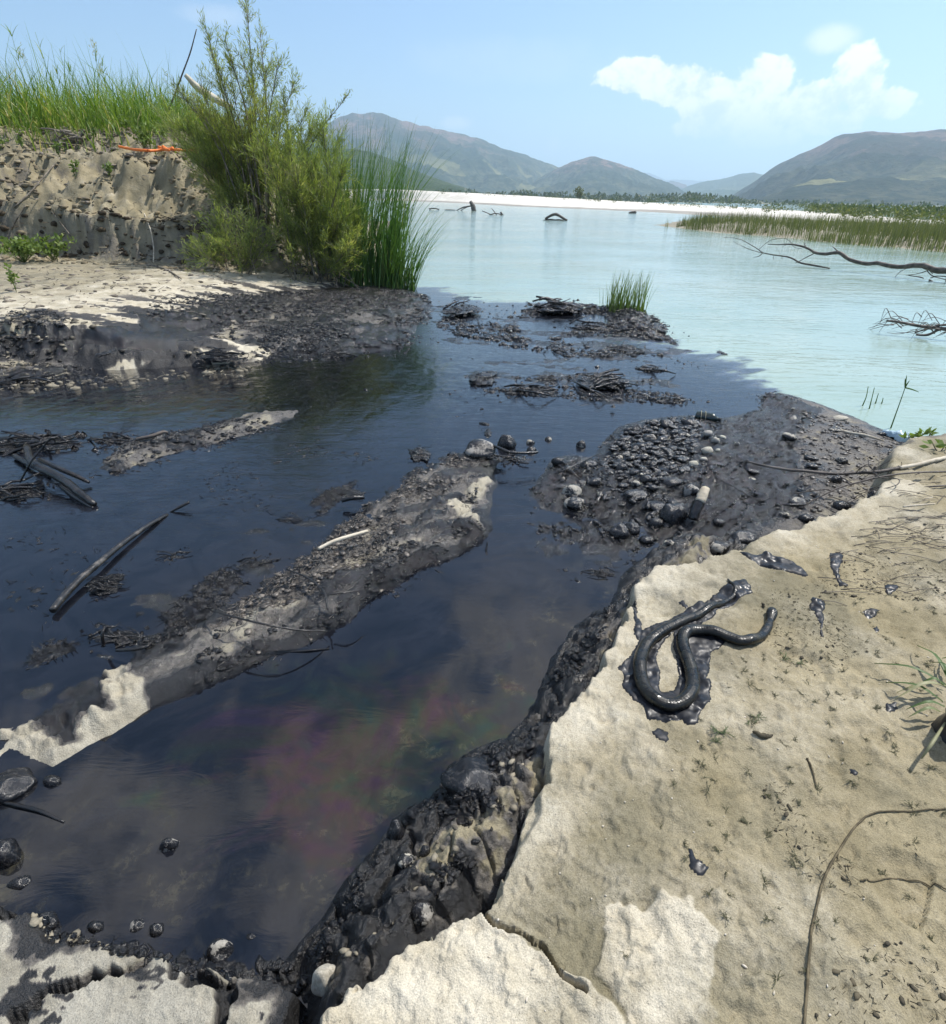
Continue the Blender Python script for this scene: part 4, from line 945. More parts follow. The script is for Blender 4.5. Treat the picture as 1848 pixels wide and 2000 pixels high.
# ------------------------------------------------------------------ tamarisk shrubs, cattails, weeds
def shrub(name, label, cat, base_uv, dist, tips, spread, n_tw, n_lf, mat, group=None, lf=(.045, .10), wd=.011, tw_len=(.25, .7), droop=0.0, low=.25, wood=M_DEADWOOD, zoff=0.0, rs=.0):
    b0 = AT(base_uv[0], base_uv[1], dist); b0[2] = float(gz(b0[0], b0[1])[0]) - .03 + zoff
    t = bpy.data.objects.new(name, None); COL.objects.link(t); t.location = b0
    tag(t, label, cat, group)
    wa = Acc(); lb = []; ld = []; sprout = []
    for (u, v) in tips:
        tip = AT(u, v, dist + rng.uniform(-spread, spread)) - b0
        root = np.array([rng.normal() * .12 + tip[0] * rs * rng.uniform(.4, 1.1), rng.normal() * .12 + tip[1] * rs * .5, 0])
        mid = root + (tip - root) * .5 + np.array([-tip[0] * .18 * (1 - rs), -tip[1] * .18, abs(tip[2]) * .10]) + rng.normal(size=3) * .08
        p = spline([root, mid, tip], 12); L = np.linalg.norm(tip)
        wa.add(*tube(p, [.007 * L + .004, .004], 5))
        k = max(4, int(n_tw * (.5 + L / 6)))
        for _ in range(k):
            s = rng.uniform(low, 1.0); i = s * 11; i0 = min(int(i), 10); q = p[i0] + (p[i0 + 1] - p[i0]) * (i - i0)
            dr = (p[i0 + 1] - p[i0]); dr /= np.linalg.norm(dr) + 1e-9
            d = dr * .9 + rng.normal(size=3) * .55 + np.array([0, 0, .25 - droop]); d /= np.linalg.norm(d)
            ln = rng.uniform(*tw_len) * (1.15 - .6 * s)
            e = q + d * ln + np.array([0, 0, -droop * ln * .5])
            tw = spline([q, q + d * ln * .5 + np.array([0, 0, .03]), e], 5)
            wa.add(*tube(tw, [.004, .0015], 3, 0, False))
            m = max(6, int(n_lf * ln / .5))
            ss = rng.uniform(0.05, 1.05, m); bp = q + (e - q) * ss[:, None]
            lb.append(bp + rng.normal(size=(m, 3)) * .018); ld.append(d * .9 + rng.normal(size=(m, 3)) * .55 + np.array([0, 0, .2 - droop * .5]))
    lb = np.concatenate(lb); ld = np.concatenate(ld); m = len(lb)
    v, f = sprays(lb, ld, rng.uniform(lf[0], lf[1], m), rng.uniform(.7, 1.4, m) * wd)
    la = Acc(); la.add(v, f, np.repeat(np.clip(rng.uniform(0, .85, m) + .35 * fbm(lb[:, 0] * 1.6, lb[:, 2] * 1.6, 3, 421), 0, 1), 4))
    link('branches', wa.mesh('branches', wood), t); link('foliage', la.mesh('foliage', mat, False), t)
    return t
shrub('tamarisk', 'tall feathery tamarisk with thin stems reaching into the sky, on the left bank', 'shrub', (530, 520), 13.9,
      [(482, 14), (404, 62), (440, 78), (508, 62), (545, 118), (470, 105), (425, 130), (574, 165), (392, 165), (520, 130), (455, 175), (600, 215), (380, 205), (490, 170), (560, 220), (350, 178), (430, 230), (500, 220), (610, 262), (460, 260)],
      .8, 40, 36, M_TAMD, None, (.06, .13), .0095, (.15, .6), -.15, .36, rs=.35)
shrub('arching_branch', 'single arching tamarisk shoot leaning right over the reeds', 'shrub', (560, 400), 13.6, [(682, 182)], .02, 34, 22, M_TAMD, None, (.04, .09), .012, (.12, .3), 0, .55, zoff=.5)
shrub('tamarisk', 'dense olive tamarisk bush bulging beside the dark green cattails', 'shrub', (610, 525), 13.3,
      [(600, 275), (632, 262), (655, 292), (672, 330), (610, 330), (565, 290), (690, 400), (688, 470), (655, 380), (545, 330), (630, 420), (600, 400), (660, 440), (570, 380), (640, 500), (690, 515), (520, 300), (585, 450), (700, 440), (670, 500), (625, 310), (580, 340)],
      1.05, 58, 38, M_TAM, None, (.08, .20), .009, (.3, .95), -.25, .12, rs=.75)
shrub('tamarisk', 'broad olive tamarisk spreading left over the bare bank slope', 'shrub', (520, 500), 14.3,
      [(480, 320), (445, 345), (415, 300), (385, 270), (500, 290), (465, 290), (430, 260), (530, 350), (400, 330), (360, 255), (330, 250), (500, 390), (450, 400), (410, 240), (540, 250)],
      .9, 62, 40, M_TAM, None, (.08, .18), .009, (.3, .95), -.25, .15, rs=.7)
shrub('low_shrub', 'low dark green shrub sprawling at the foot of the bank scarp', 'shrub', (455, 530), 13.0,
      [(372, 505), (388, 468), (415, 445), (440, 420), (470, 430), (500, 440), (530, 470), (400, 515), (440, 480), (490, 495), (550, 450)], .6, 40, 34, M_TAM, None, (.06, .14), .0095, (.25, .7), -.1, .15, rs=.7)
shrub('low_shrub', 'small olive shrub on the pale ground just left of the cattail roots', 'shrub', (676, 540), 12.7, [(650, 515), (668, 508), (690, 514), (702, 528), (660, 530)], .25, 14, 20, M_TAM, None, (.03, .07), .012, (.1, .3), .1, .15)
shrub('low_shrub', 'little shrub over black debris below the big tamarisk', 'shrub', (575, 535), 12.8, [(545, 505), (560, 492), (590, 500), (610, 515), (570, 520)], .3, 14, 20, M_TAMD, None, (.03, .08), .012, (.1, .35), .1, .15)
def clump(name, label, cat, base_uv, dist, ru, n_, tops, lean_az, width, mat, lean=(.02, .2), bend=(.05, .5), split=1):
    b0 = AT(base_uv[0], base_uv[1], dist); b0[2] = max(float(gz(b0[0], b0[1])[0]), 0) - .04
    t = bpy.data.objects.new(name, None); COL.objects.link(t); t.location = b0; tag(t, label, cat)
    base = np.stack([rng.uniform(-1, 1, n_) * ru, rng.normal(size=n_) * .35 * min(ru, .6), np.zeros(n_)], -1)
    h = rng.uniform(tops[0], tops[1], n_)
    az = lean_az + rng.normal(size=n_) * 1.0
    v, f, c = blades(base, az, h, rng.uniform(*lean, n_), rng.uniform(*bend, n_), rng.uniform(.8, 1.2, n_) * width, 6, rng.uniform(-1.4, 1.4, n_))
    a = Acc(); a.add(v, f, np.repeat(np.clip(rng.uniform(0, .8, n_) + .25 * (rng.uniform(size=n_) < .07), 0, 1), c))
    link('leaves', a.mesh('leaves', mat, False), t)
    n2_ = max(6, n_ // 8); bi = rng.integers(0, n_, n2_)
    sa = Acc()
    for i in bi: sa.add(*tube(spline([base[i], base[i] + np.array([.03 * math.cos(az[i]), .03 * math.sin(az[i]), h[i] * .25])], 4), [width * .35, width * .2], 5), .9)
    link('stem_bases', sa.mesh('stem_bases', mat), t)['kind'] = 'stuff'
    return t
clump('cattail_clump', 'tall dark green cattail clump at the water edge beside the tamarisk', 'cattails', (726, 534), 13.3, .62, 430, (1.5, 3.15), 0.2, .021, M_CATTAIL, (.0, .24), (.0, .95))
clump('cattail_clump', 'shorter cattails leaning out over the river, right of the tall clump', 'cattails', (778, 538), 13.0, .34, 170, (.9, 2.0), -0.1, .019, M_CATTAIL, (.05, .5), (.1, 1.1))
clump('cattail_clump', 'thin cattails growing up through the olive tamarisk', 'cattails', (665, 520), 13.9, .5, 110, (1.9, 2.9), 0.3, .02, M_CATTAIL, (.0, .1), (.0, .3))
clump('grass_tuft', 'yellow green grass tuft growing on the oily islet in mid water', 'grass tuft', (1222, 606), 10.75, .30, 190, (.25, .72), .5, .012, M_WEED, (.0, .22), (.0, .5))
clump('grass_tuft', 'sparse upright grass blades left of the bright islet tuft', 'grass tuft', (1188, 604), 10.95, .16, 30, (.2, .5), 2.4, .009, M_WEED, (.0, .2), (.0, .4))
for i, (u, vb, vt) in enumerate([(1252, 608, 535), (1262, 604, 570), (1240, 600, 560), (1197, 596, 545)]):
    L = np.linalg.norm(P(u, vb)[:2]); q = P(u, vb, .06); top = AT(u, vt, L)
    tag(reed_stem(tuple(q), top[2] - .06, rng.uniform(0, 6), .1, 6, M_WEED, False, 'reed_stem', .012), ['tallest thin reed stem on the oily islet, right of its grass tuft', 'outermost right thin reed stem on the oily islet', 'thin reed stem rising inside the right half of the islet grass tuft', 'thin reed stem at the left side of the islet grass tuft'][i], 'reed', 'reed stems on the oily islet')
def weed(u, v, dist, rad, n_, label, hgt=.35, leaf=.05, mat=None):
    q = AT(u, v, dist) if dist else G(u, v); q[2] = float(gz(q[0], q[1])[0])
    t = bpy.data.objects.new('leafy_weed', None); COL.objects.link(t); t.location = q; tag(t, label, 'weed')
    wa = Acc(); lb = []; ld = []
    for i in range(max(5, n_ // 9)):
        a_ = rng.uniform(0, 6.28); r_ = rng.uniform(0, rad); e = np.array([math.cos(a_) * r_, math.sin(a_) * r_, rng.uniform(.5, 1) * hgt])
        e[2] += float(gz(q[0] + e[0], q[1] + e[1])[0]) - q[2]
        e[2] = min(e[2], hgt * 2.5)
        p = spline([(0, 0, 0), e * .5 + np.array([0, 0, .05]), e], 6); wa.add(*tube(p, [.004, .002], 4))
        m = 10; s = rng.uniform(.3, 1, m); lb.append(np.stack([np.interp(s, np.linspace(0, 1, 6), p[:, k]) for k in range(3)], -1)); ld.append(rng.normal(size=(m, 3)) + np.array([0, 0, .6]))
    lb = np.concatenate(lb); ld = np.concatenate(ld); m = len(lb)
    vv_, ff_ = sprays(lb, ld, rng.uniform(.7, 1.4, m) * leaf, rng.uniform(.5, .8, m) * leaf)
    a = Acc(); a.add(vv_, ff_, np.repeat(rng.uniform(.2, .85, m), 4))
    link('stems', wa.mesh('stems', M_WEED), t); link('leaves', a.mesh('leaves', mat or M_WEED, False), t)
    return t
weed(300, 372, 17.6, .45, 220, 'pale green leafy weed alone on the middle of the bare bank slope', .55, .08)
weed(345, 372, 17.8, .2, 60, 'small leafy weed right of the bigger weed on the bank slope', .4, .07)
weed(35, 470, 15.3, .9, 420, 'wide light green weed patch at the foot of the scarp, far left', .5, .08)
weed(95, 480, 15.2, .6, 200, 'leafy weed spreading below the dark overhang of the scarp', .5, .08)
weed(20, 425, 16.0, .5, 150, 'leafy weed hanging on the scarp edge at the far left', .45, .08)
weed(32, 570, 10.9, .18, 40, 'upright grass-like weed alone on the pale sandy shelf', .45, .06)
for i, (u, v, r_, n_, lb) in enumerate([(60, 345, .25, 60, 'weed tuft high on the bare slope at the far left'), (130, 355, .2, 50, 'small weed below the grey root tangle'), (205, 340, .2, 50, 'small weed on the brow right of the root tangle'), (262, 330, .18, 40, 'sprig of weed on the upper bare slope under the orange strap'), (160, 395, .2, 40, 'weed rooted on the lip of the scarp'), (230, 405, .2, 40, 'weed on the scarp lip left of the arched yellow stem'), (420, 390, .3, 70, 'weed half hidden under the spreading olive tamarisk'), (10, 355, .3, 70, 'weed at the left edge of the bare slope'), (330, 315, .3, 70, 'weed tuft just below the orange strap')]):
    weed(u, v, float(np.interp(v, [315, 420], [19.3, 16.4])), r_, n_, lb, .4, .07)
weed(110, 500, 15.2, .3, 40, 'sparse yellowish weed on sand under the scarp', .2, .05)
# ------------------------------------------------------------------ stones
SV = {}
for k in STM:
    SV[k] = [ico(3 if k == 'x' else 2, 10 * i + len(k), .22 + .1 * (i % 3), (1, .66 + .09 * (i % 4), .45 + .10 * (i % 3)), 1.2, STM[k], 'stone') for i in range(9)]
SBIG = {k: [ico(4, 100 + 7 * i + len(k), .32, (1, .85, .72), 1.1, STM[k], 'stone', .035) for i in range(4)] for k in STM}
def stone(u, v, ru, rv, kind, label, group=None, name='stone', sink=.25, yaw=None, big=False):
    q = G(u, v + rv * .4); s = ru / ppx(*q)
    hz_ = max(rv / ppx(*q) / .62, s * .45)
    me = random.choice(SBIG[kind] if big else SV[kind])
    zc = float(gz(q[0], q[1])[0]); zc = max(zc, 0)
    o = link(name, me, None, (q[0], q[1], zc + hz_ * .62 * (1 - 2 * sink) * .8), (rng.uniform(-.2, .2), rng.uniform(-.2, .2), rng.uniform(-.4, .4) if yaw is None else yaw), (s, s, hz_))
    tag(o, label, 'stone', group); return o
ST = [
 (1311, 1006, 24, 22, 'black', 'big black boulder touching the broken wood stub', 1), (1210, 1041, 19, 15, 'black', 'glossy round black stone standing frontmost at the edge of the oil pool', 1),
 (1263, 1054, 15, 12, 'black', 'black stone half sunk in oil right of the glossy round stone', 0), (1234, 1034, 17, 13, 'black', 'dark stone leaning behind the glossy round stone', 1),
 (1281, 1022, 15, 13, 'black', 'dark grey stone touching the left side of the big black boulder', 0), (1348, 957, 17, 13, 'half', 'dark stone with a white patch beside the top of the wood stub', 0),
 (1242, 963, 26, 10, 'black', 'long flat black stone lying below the cobble bed', 0), (1290, 985, 24, 9, 'black', 'flat black slab of stone behind the big boulder', 0), (1117, 949, 19, 14, 'half', 'dark stone with a large tan patch near the pool', 1),
 (1160, 941, 15, 9, 'black', 'oval grey black stone right of the tan patched stone', 0), (1121, 985, 20, 13, 'half', 'oily brown spotted stone lying low in the goo', 1), (1089, 903, 13, 15, 'black', 'upright egg shaped black stone at the left tip of the stones', 0),
 (1150, 908, 18, 11, 'black', 'blunt grey stone behind the egg shaped stone', 0), (1108, 915, 11, 9, 'black', 'small dark stone tucked beside the egg shaped stone', 0), (1180, 905, 9, 8, 'black', 'small grey stone at the left border of the cobble bed', 0), (1267, 857, 14, 9, 'half', 'speckled larger stone at the back of the cobble bed', 0),
 (1380, 855, 10, 8, 'pale', 'pale yellowish cobble topmost in the pale cluster', 0), (1382, 875, 12, 9, 'pale', 'largest pale cobble at the bottom of the pale cluster', 0), (1396, 862, 8, 6, 'pale', 'small white cobble in the middle of the pale cluster', 0), (1410, 860, 7, 6, 'pale', 'round pale cobble at the right of the pale cluster', 0),
 (1374, 897, 8, 6, 'pale', 'pale cobble alone just below the pale cluster', 0), (1354, 907, 10, 8, 'pale', 'yellowish cobble left of and below the pale cluster', 0), (1402, 878, 5, 4, 'pale', 'smallest whitish pebble of the pale cluster', 0), (1440, 864, 6, 5, 'half', 'whitish pebble on the black crumbly mud', 0),
 (1404, 1016, 12, 10, 'black', 'dark pebble on mud right of the wood stub', 0), (1450, 1052, 26, 13, 'black', 'blackish block of stone against the pale bank edge', 1), (1401, 1072, 22, 13, 'half', 'tan lump of stone at the bank edge below the mud', 1), (1490, 1062, 16, 10, 'half', 'grey stone set in the bank edge above the black tar patch', 0),
 (1307, 1066, 13, 7, 'half', 'flat grey stone in the shallow oil beside the bank', 0),
 (1543, 854, 15, 7, 'half', 'dark elongated stone with pale top on the far mud', 0), (1584, 892, 14, 7, 'black', 'dark oval stone on grey mud above the thorny branch', 0), (1586, 910, 12, 8, 'black', 'dark stone just below the dark oval stone on grey mud', 0), (1644, 899, 12, 7, 'half', 'half pale stone at the rim of the sand', 0),
 (1632, 937, 13, 9, 'black', 'black stone between the two stems of the thorny branch', 0), (1704, 975, 14, 13, 'half', 'grey rounded stone in the hollow of the sand under the branch', 1), (1597, 1024, 17, 12, 'black', 'black stone with a light stripe at the top of the pale bank', 1), (1640, 1018, 16, 10, 'half', 'dark stone with pale top right of the striped black stone', 0),
 (1669, 997, 11, 8, 'pale', 'cream stone lying in the stony hollow', 0), (1532, 1004, 11, 8, 'half', 'light grey stone at the left end of the stony hollow', 0), (1557, 978, 18, 10, 'half', 'long grey stone below the thin forked twig', 0), (1643, 987, 16, 11, 'black', 'black angular stone in the stony hollow', 0), (1573, 1012, 14, 10, 'black', 'grey black stone behind the striped black stone', 0),
 (1639, 817, 16, 5, 'pale', 'flat white slab of stone on the far water edge', 0), (1630, 840, 12, 5, 'half', 'flat grey stone by the bleached stick', 0), (1470, 923, 13, 7, 'black', 'dark stone on black mud above the branch tip', 0), (1470, 934, 10, 4, 'half', 'thin pale edged stone below a dark stone on black mud', 0), (1548, 815, 10, 5, 'half', 'flat grey stone near the far tip of the mud', 0), (1720, 850, 9, 6, 'black', 'dark stone left of the blue plastic at the water edge', 0),
 (91, 1797, 24, 27, 'black', 'glossy black egg shaped stone on the clay at the bottom left', 1), (188, 1806, 16, 19, 'black', 'black oily stone right of the bigger black egg stone', 0), (307, 1811, 15, 20, 'black', 'narrow upright black stone at the pool edge', 0), (268, 1805, 16, 14, 'half', 'brownish stone half drowned in oil at the pool edge', 0), (490, 1829, 10, 9, 'black', 'small shiny black pebble at the near edge of the pool', 0),
 (430, 1852, 24, 20, 'half', 'dull oily stone with pale flecks on the near rubble', 1), (776, 1622, 17, 26, 'black', 'tall narrow black stone on the near rubble slope', 1), (831, 1661, 13, 17, 'black', 'smooth shiny grey black pebble on the rubble slope', 0), (793, 1683, 18, 15, 'half', 'grey oily stone below the shiny pebble', 0), (638, 1902, 26, 38, 'pale', 'cream white stone with a dark tip wedged at the slab foot', 1),
 (822, 1760, 22, 22, 'half', 'pinkish tan stone set in the rubble above the slab', 1), (332, 1645, 19, 24, 'half', 'drowned brown stone in the middle of the near pool', 0), (922, 1515, 58, 30, 'black', 'largest boulder, coated in black oil, leaning on the near bank', 1),
 (103, 1522, 17, 20, 'black', 'shiny black stone below the left end of the bare clay', 0), (22, 1528, 44, 26, 'black', 'broad oil smooth rock at the left edge below bare clay', 1), (8, 1655, 34, 42, 'black', 'smooth oil coated rock cut by the left edge of the photo', 1), (40, 1720, 22, 16, 'black', 'small oily rock below the smooth rock at the left edge', 0),
 (991, 867, 18, 17, 'black', 'round ball like stone beside the bent stick in the pool', 1), (936, 884, 31, 16, 'half', 'wide oily rock at the far tip of the ridge', 1), (1039, 880, 11, 7, 'black', 'small black stone at the right end of the bent stick', 0), (1135, 869, 11, 9, 'half', 'lone oily stone in the pool between ridge and cobbles', 0), (1036, 864, 9, 6, 'half', 'small pebble behind the bent stick', 0), (1071, 858, 7, 6, 'half', 'tiny pebble farther out behind the bent stick', 0),
 (930, 862, 7, 4, 'pale', 'small cream pebble on top of the wide oily rock', 0),
]
for (u, v, ru, rv, kd, lb, bg_) in ST: stone(u, v, ru, rv, kd, lb, None, 'stone', .5 if v > 1500 else (.25 if kd != 'pale' else .2), None, bool(bg_))
# the bed of cobbles, packed
BED = [(1182, 905), (1195, 865), (1220, 838), (1260, 826), (1300, 822), (1345, 825), (1362, 850), (1355, 890), (1345, 930), (1310, 962), (1260, 955), (1215, 945), (1185, 930)]
BEDW = PX(BED, .06)
LOOSE = PX([(1160, 935), (1200, 945), (1340, 945), (1345, 1040), (1270, 1030), (1190, 1000), (1080, 960), (1090, 920)], .05)
bx = np.array(BEDW); placed = []
tries = 0
while len(placed) < 215 and tries < 9000:
    tries += 1
    x = rng.uniform(bx[:, 0].min(), bx[:, 0].max()); y = rng.uniform(bx[:, 1].min(), bx[:, 1].max())
    if sdf(np.array([x]), np.array([y]), BEDW)[0] < .0: continue
    r_ = rng.uniform(.016, .040) * (1.7 if rng.uniform() < .12 else 1)
    if any((x - a_) ** 2 + ((y - b_) * .85) ** 2 < (r_ + c_) ** 2 * .52 for a_, b_, c_ in placed): continue
    placed.append((x, y, r_))
zs = gz([p_[0] for p_ in placed], [p_[1] for p_ in placed])
for (x, y, r_), z_ in zip(placed, zs):
    kd = 'black' if rng.uniform() < .88 else 'half'
    o = link('cobble', random.choice(SV[kd]), None, (x, y, max(z_, 0) + r_ * rng.uniform(-.1, .45)), (rng.uniform(-.4, .4), rng.uniform(-.4, .4), rng.uniform(-.8, .8)), (r_ * 1.15, r_ * rng.uniform(.85, 1.1), r_ * rng.uniform(.8, 1.15)))
    tag(o, 'oil blackened cobble packed in the cobble bed before the black bottle', 'stone', 'cobbles packed in the bed before the bottle')
bx = np.array(LOOSE); more = []
while len(more) < 55:
    x = rng.uniform(bx[:, 0].min(), bx[:, 0].max()); y = rng.uniform(bx[:, 1].min(), bx[:, 1].max())
    if sdf(np.array([x]), np.array([y]), LOOSE)[0] < 0: continue
    more.append((x, y, rng.uniform(.016, .04)))
zs = gz([p_[0] for p_ in more], [p_[1] for p_ in more])
for (x, y, r_), z_ in zip(more, zs):
    o = link('cobble', random.choice(SV['black' if rng.uniform() < .85 else 'half']), None, (x, y, max(z_, 0) + r_ * .2), (rng.uniform(-.4, .4), rng.uniform(-.4, .4), rng.uniform(-3, 3)), (r_, r_ * .8, r_ * .8))
    tag(o, 'small oily stone scattered in the goo between cobble bed and boulder', 'stone', 'small stones loose in the goo')

# ------------------------------------------------------------------ litter: clods and twigs nobody could count
def litter(name, label, pts, size, mat, twigs=.25, flat=.6, tw_mat=None):
    size = size
    pts = np.asarray(pts); n_ = len(pts)
    z = np.maximum(gz(pts[:, 0], pts[:, 1]), 0.0)
    g_ = (1 + 5 ** .5) / 2
    IC = np.array([(-1, g_, 0), (1, g_, 0), (-1, -g_, 0), (1, -g_, 0), (0, -1, g_), (0, 1, g_), (0, -1, -g_), (0, 1, -g_), (g_, 0, -1), (g_, 0, 1), (-g_, 0, -1), (-g_, 0, 1)]) / 1.9
    IF = np.array([(0, 11, 5), (0, 5, 1), (0, 1, 7), (0, 7, 10), (0, 10, 11), (1, 5, 9), (5, 11, 4), (11, 10, 2), (10, 7, 6), (7, 1, 8), (3, 9, 4), (3, 4, 2), (3, 2, 6), (3, 6, 8), (3, 8, 9), (4, 9, 5), (2, 4, 11), (6, 2, 10), (8, 6, 7), (9, 8, 1)])
    isT = rng.uniform(size=n_) < twigs
    a = Acc()
    C = np.where(~isT)[0]
    s = (rng.uniform(.3, 1.15, len(C)) ** 2 + .6 * (rng.uniform(size=len(C)) > .95)) * size * 1.2
    jit = rng.uniform(.72, 1.25, (len(C), 12, 1))
    ang = rng.uniform(0, 6.28, len(C)); ca, sa = np.cos(ang), np.sin(ang)
    v = IC[None] * jit * s[:, None, None] * np.stack([rng.uniform(.9, 1.6, len(C)), rng.uniform(.6, 1, len(C)), flat * rng.uniform(.7, 1.3, len(C))], -1)[:, None, :]
    vx = v[..., 0] * ca[:, None] - v[..., 1] * sa[:, None]; vy = v[..., 0] * sa[:, None] + v[..., 1] * ca[:, None]
    v = np.stack([vx + pts[C, 0][:, None], vy + pts[C, 1][:, None], v[..., 2] + z[C][:, None] + .002], -1).reshape(-1, 3)
    F = (np.arange(len(C))[:, None, None] * 12 + IF[None]).reshape(-1, 3)
    T = np.where(isT)[0]; m = len(T); L = rng.uniform(1.0, 3.2, m) * size; w_ = rng.uniform(.10, .2, m) * size
    ang = rng.uniform(0, 6.28, m); d = np.stack([np.cos(ang), np.sin(ang), rng.uniform(-.1, .35, m)], -1); sd_ = np.stack([-np.sin(ang), np.cos(ang), np.zeros(m)], -1)
    p0 = np.stack([pts[T, 0], pts[T, 1], z[T] + .4 * size * rng.uniform(.2, 1, m)], -1); p1 = p0 + d * L[:, None]
    up = np.array([0, 0, 1.0])
    tv = np.stack([p0 - sd_ * w_[:, None], p0 + sd_ * w_[:, None], p0 + up * w_[:, None] * 1.6, p1 - sd_ * w_[:, None] * .6, p1 + sd_ * w_[:, None] * .6, p1 + up * w_[:, None]], 1).reshape(-1, 3)
    tt = np.array([(0, 3, 5), (0, 5, 2), (1, 2, 5), (1, 5, 4), (0, 2, 1), (3, 4, 5)])
    TF = (np.arange(m)[:, None, None] * 6 + tt[None]).reshape(-1, 3) + len(v)
    me = mesh(name, np.concatenate([v, tv]), np.concatenate([F, TF]), mat, False)
    me.polygons.foreach_set('use_smooth', np.concatenate([np.ones(len(F), bool), np.zeros(len(TF), bool)]) if len(me.polygons) == len(F) + len(TF) else np.ones(len(me.polygons), bool))
    return stuff(link(name, me), label, 'litter')
M_RUBBLE = simple('clay_crumb', (.025, .023, .020), (.26, .23, .17), 4, .7, .3, .4, 60, 'World')
def in_poly(poly, n_, keep=None):
    q = np.asarray(poly)[:, :2]; out = []
    while sum(len(o) for o in out) < n_:
        x = rng.uniform(q[:, 0].min(), q[:, 0].max(), n_ * 3); y = rng.uniform(q[:, 1].min(), q[:, 1].max(), n_ * 3)
        ok = sdf(x, y, poly) > 0
        if keep is not None: ok &= keep(x, y)
        out.append(np.stack([x[ok], y[ok]], -1))
    return np.concatenate(out)[:n_]
RID_LIT = PX([(400, 1225), (470, 1140), (560, 1080), (640, 1025), (680, 985), (740, 945), (800, 905), (880, 880), (930, 895), (880, 950), (800, 1010), (720, 1080), (650, 1130), (560, 1170), (470, 1200)], .1)
litter('ridge_litter', 'grey leaf and twig litter on the ridge across the pool', in_poly(RID_LIT, 3000, lambda x, y: fbm(x * 3.5, y * 3.5, 4, 513) > -.18), .013, M_GREYMUD, .78, .3)
litter('ridge_litter', 'scattered leaf bits and twigs on the wet flank of the ridge', in_poly(PX([(420, 1230), (640, 1130), (800, 1020), (930, 930), (945, 1000), (860, 1080), (700, 1170), (560, 1250), (430, 1300)], .1), 420), .011, M_GREYMUD, .8, .25)
litter('oily_litter', 'black tar crumbs along the wet flank of the ridge', in_poly(PX([(360, 1330), (420, 1230), (640, 1130), (800, 1020), (930, 960), (950, 1030), (870, 1095), (700, 1195), (560, 1272), (430, 1330)], .06), 1100, lambda x, y: fbm(x * 4.5, y * 4.5, 4, 516) > .0), .010, M_OILMUD, .4, .4)
RID_OIL = PX([(50, 1290), (180, 1240), (330, 1190), (420, 1120), (540, 1030), (640, 960), (700, 940), (560, 1080), (470, 1150), (400, 1220), (340, 1290), (200, 1300), (120, 1340)])
blob = lambda x, y: fbm(x * 3.2, y * 3.2, 4, 501) > .12
litter('oily_litter', 'black oily clods and twigs floating along the ridge', in_poly(RID_OIL, 2600, blob), .016, M_OILMUD, .5, .35)
litter('oily_litter', 'black crumbs and twigs strewn over the mud flat', in_poly(MUDFLAT_DARK, 4200, lambda x, y: fbm(x * 2.2, y * 2.2, 4, 503) > -.25), .009, M_OILMUD, .35, .5)
litter('oily_litter', 'black clods covering the mud flat of the left shore', in_poly(PX([(300, 620), (500, 590), (700, 560), (840, 570), (840, 620), (790, 680), (560, 692), (480, 690), (520, 650)], .1), 4200, lambda x, y: fbm(x * 1.5, y * 1.5, 4, 504) > -.2), .026, M_OILMUD, .4, .5)
litter('oily_litter', 'clods and twigs on the muddy bar in the left pool', in_poly(MUDBAR, 900, lambda x, y: fbm(x * 2, y * 2, 4, 505) > -.15), .016, M_OILMUD, .5, .4)
litter('oily_litter', 'oily debris heaped along the islet with the grass tuft', in_poly(TIP, 1300), .035, M_OILMUD, .35)
litter('oily_litter', 'tar matted mud crumbs and twigs at the mouth of the inlet', in_poly(PX([(850, 640), (880, 590), (1030, 585), (1180, 600), (1290, 650), (1340, 690), (1250, 700), (1100, 700), (950, 670)]), 1000, lambda x, y: fbm(x * 1.1, y * 1.1, 4, 511) > .06), .035, M_OILMUD, .4)
litter('oily_litter', 'tar matted twigs drifting across the middle of the slick', in_poly(PX([(900, 730), (1050, 740), (1180, 720), (1340, 730), (1330, 790), (1180, 785), (1050, 775), (930, 765)]), 700, lambda x, y: fbm(x * 1.6, y * 1.6, 4, 512) > .08), .024, M_OILMUD, .55)
litter('oily_litter', 'tar flecks and bits of twig floating on the left of the slick', in_poly(PX([(-20, 1060), (180, 1010), (420, 900), (620, 860), (760, 900), (560, 1020), (420, 1110), (250, 1220), (60, 1290), (-20, 1250)]), 620, lambda x, y: fbm(x * 2.4, y * 2.4, 4, 519) > .10), .015, M_OILMUD, .55, .3)
litter('oily_litter', 'oily specks floating on the middle of the slick', in_poly(PX([(760, 640), (1000, 590), (1150, 650), (1330, 690), (1480, 760), (1400, 800), (1200, 810), (1050, 870), (900, 830), (700, 760)]), 260, lambda x, y: fbm(x * 1.4, y * 1.4, 4, 506) > .2), .018, M_OILMUD, .3)
litter('oily_litter', 'small oily lumps in the goo in front of the mud flat', in_poly(PX([(1020, 930), (1180, 900), (1290, 1050), (1240, 1110), (1120, 1140), (1040, 1080)]), 900, lambda x, y: fbm(x * 4, y * 4, 4, 507) > .05), .010, M_OILMUD, .25)
litter('oily_litter', 'oily grit on the rubble slope under the near bank', in_poly(PX([(600, 1850), (700, 1720), (780, 1600), (880, 1500), (1000, 1440), (1080, 1300), (1190, 1190), (1190, 1230), (1060, 1420), (1000, 1600), (930, 1720), (760, 1840), (640, 1920)], .1), 2200, lambda x, y: fbm(x * 6, y * 6, 3, 508) > -.05), .009, M_OILMUD, .25, .5)
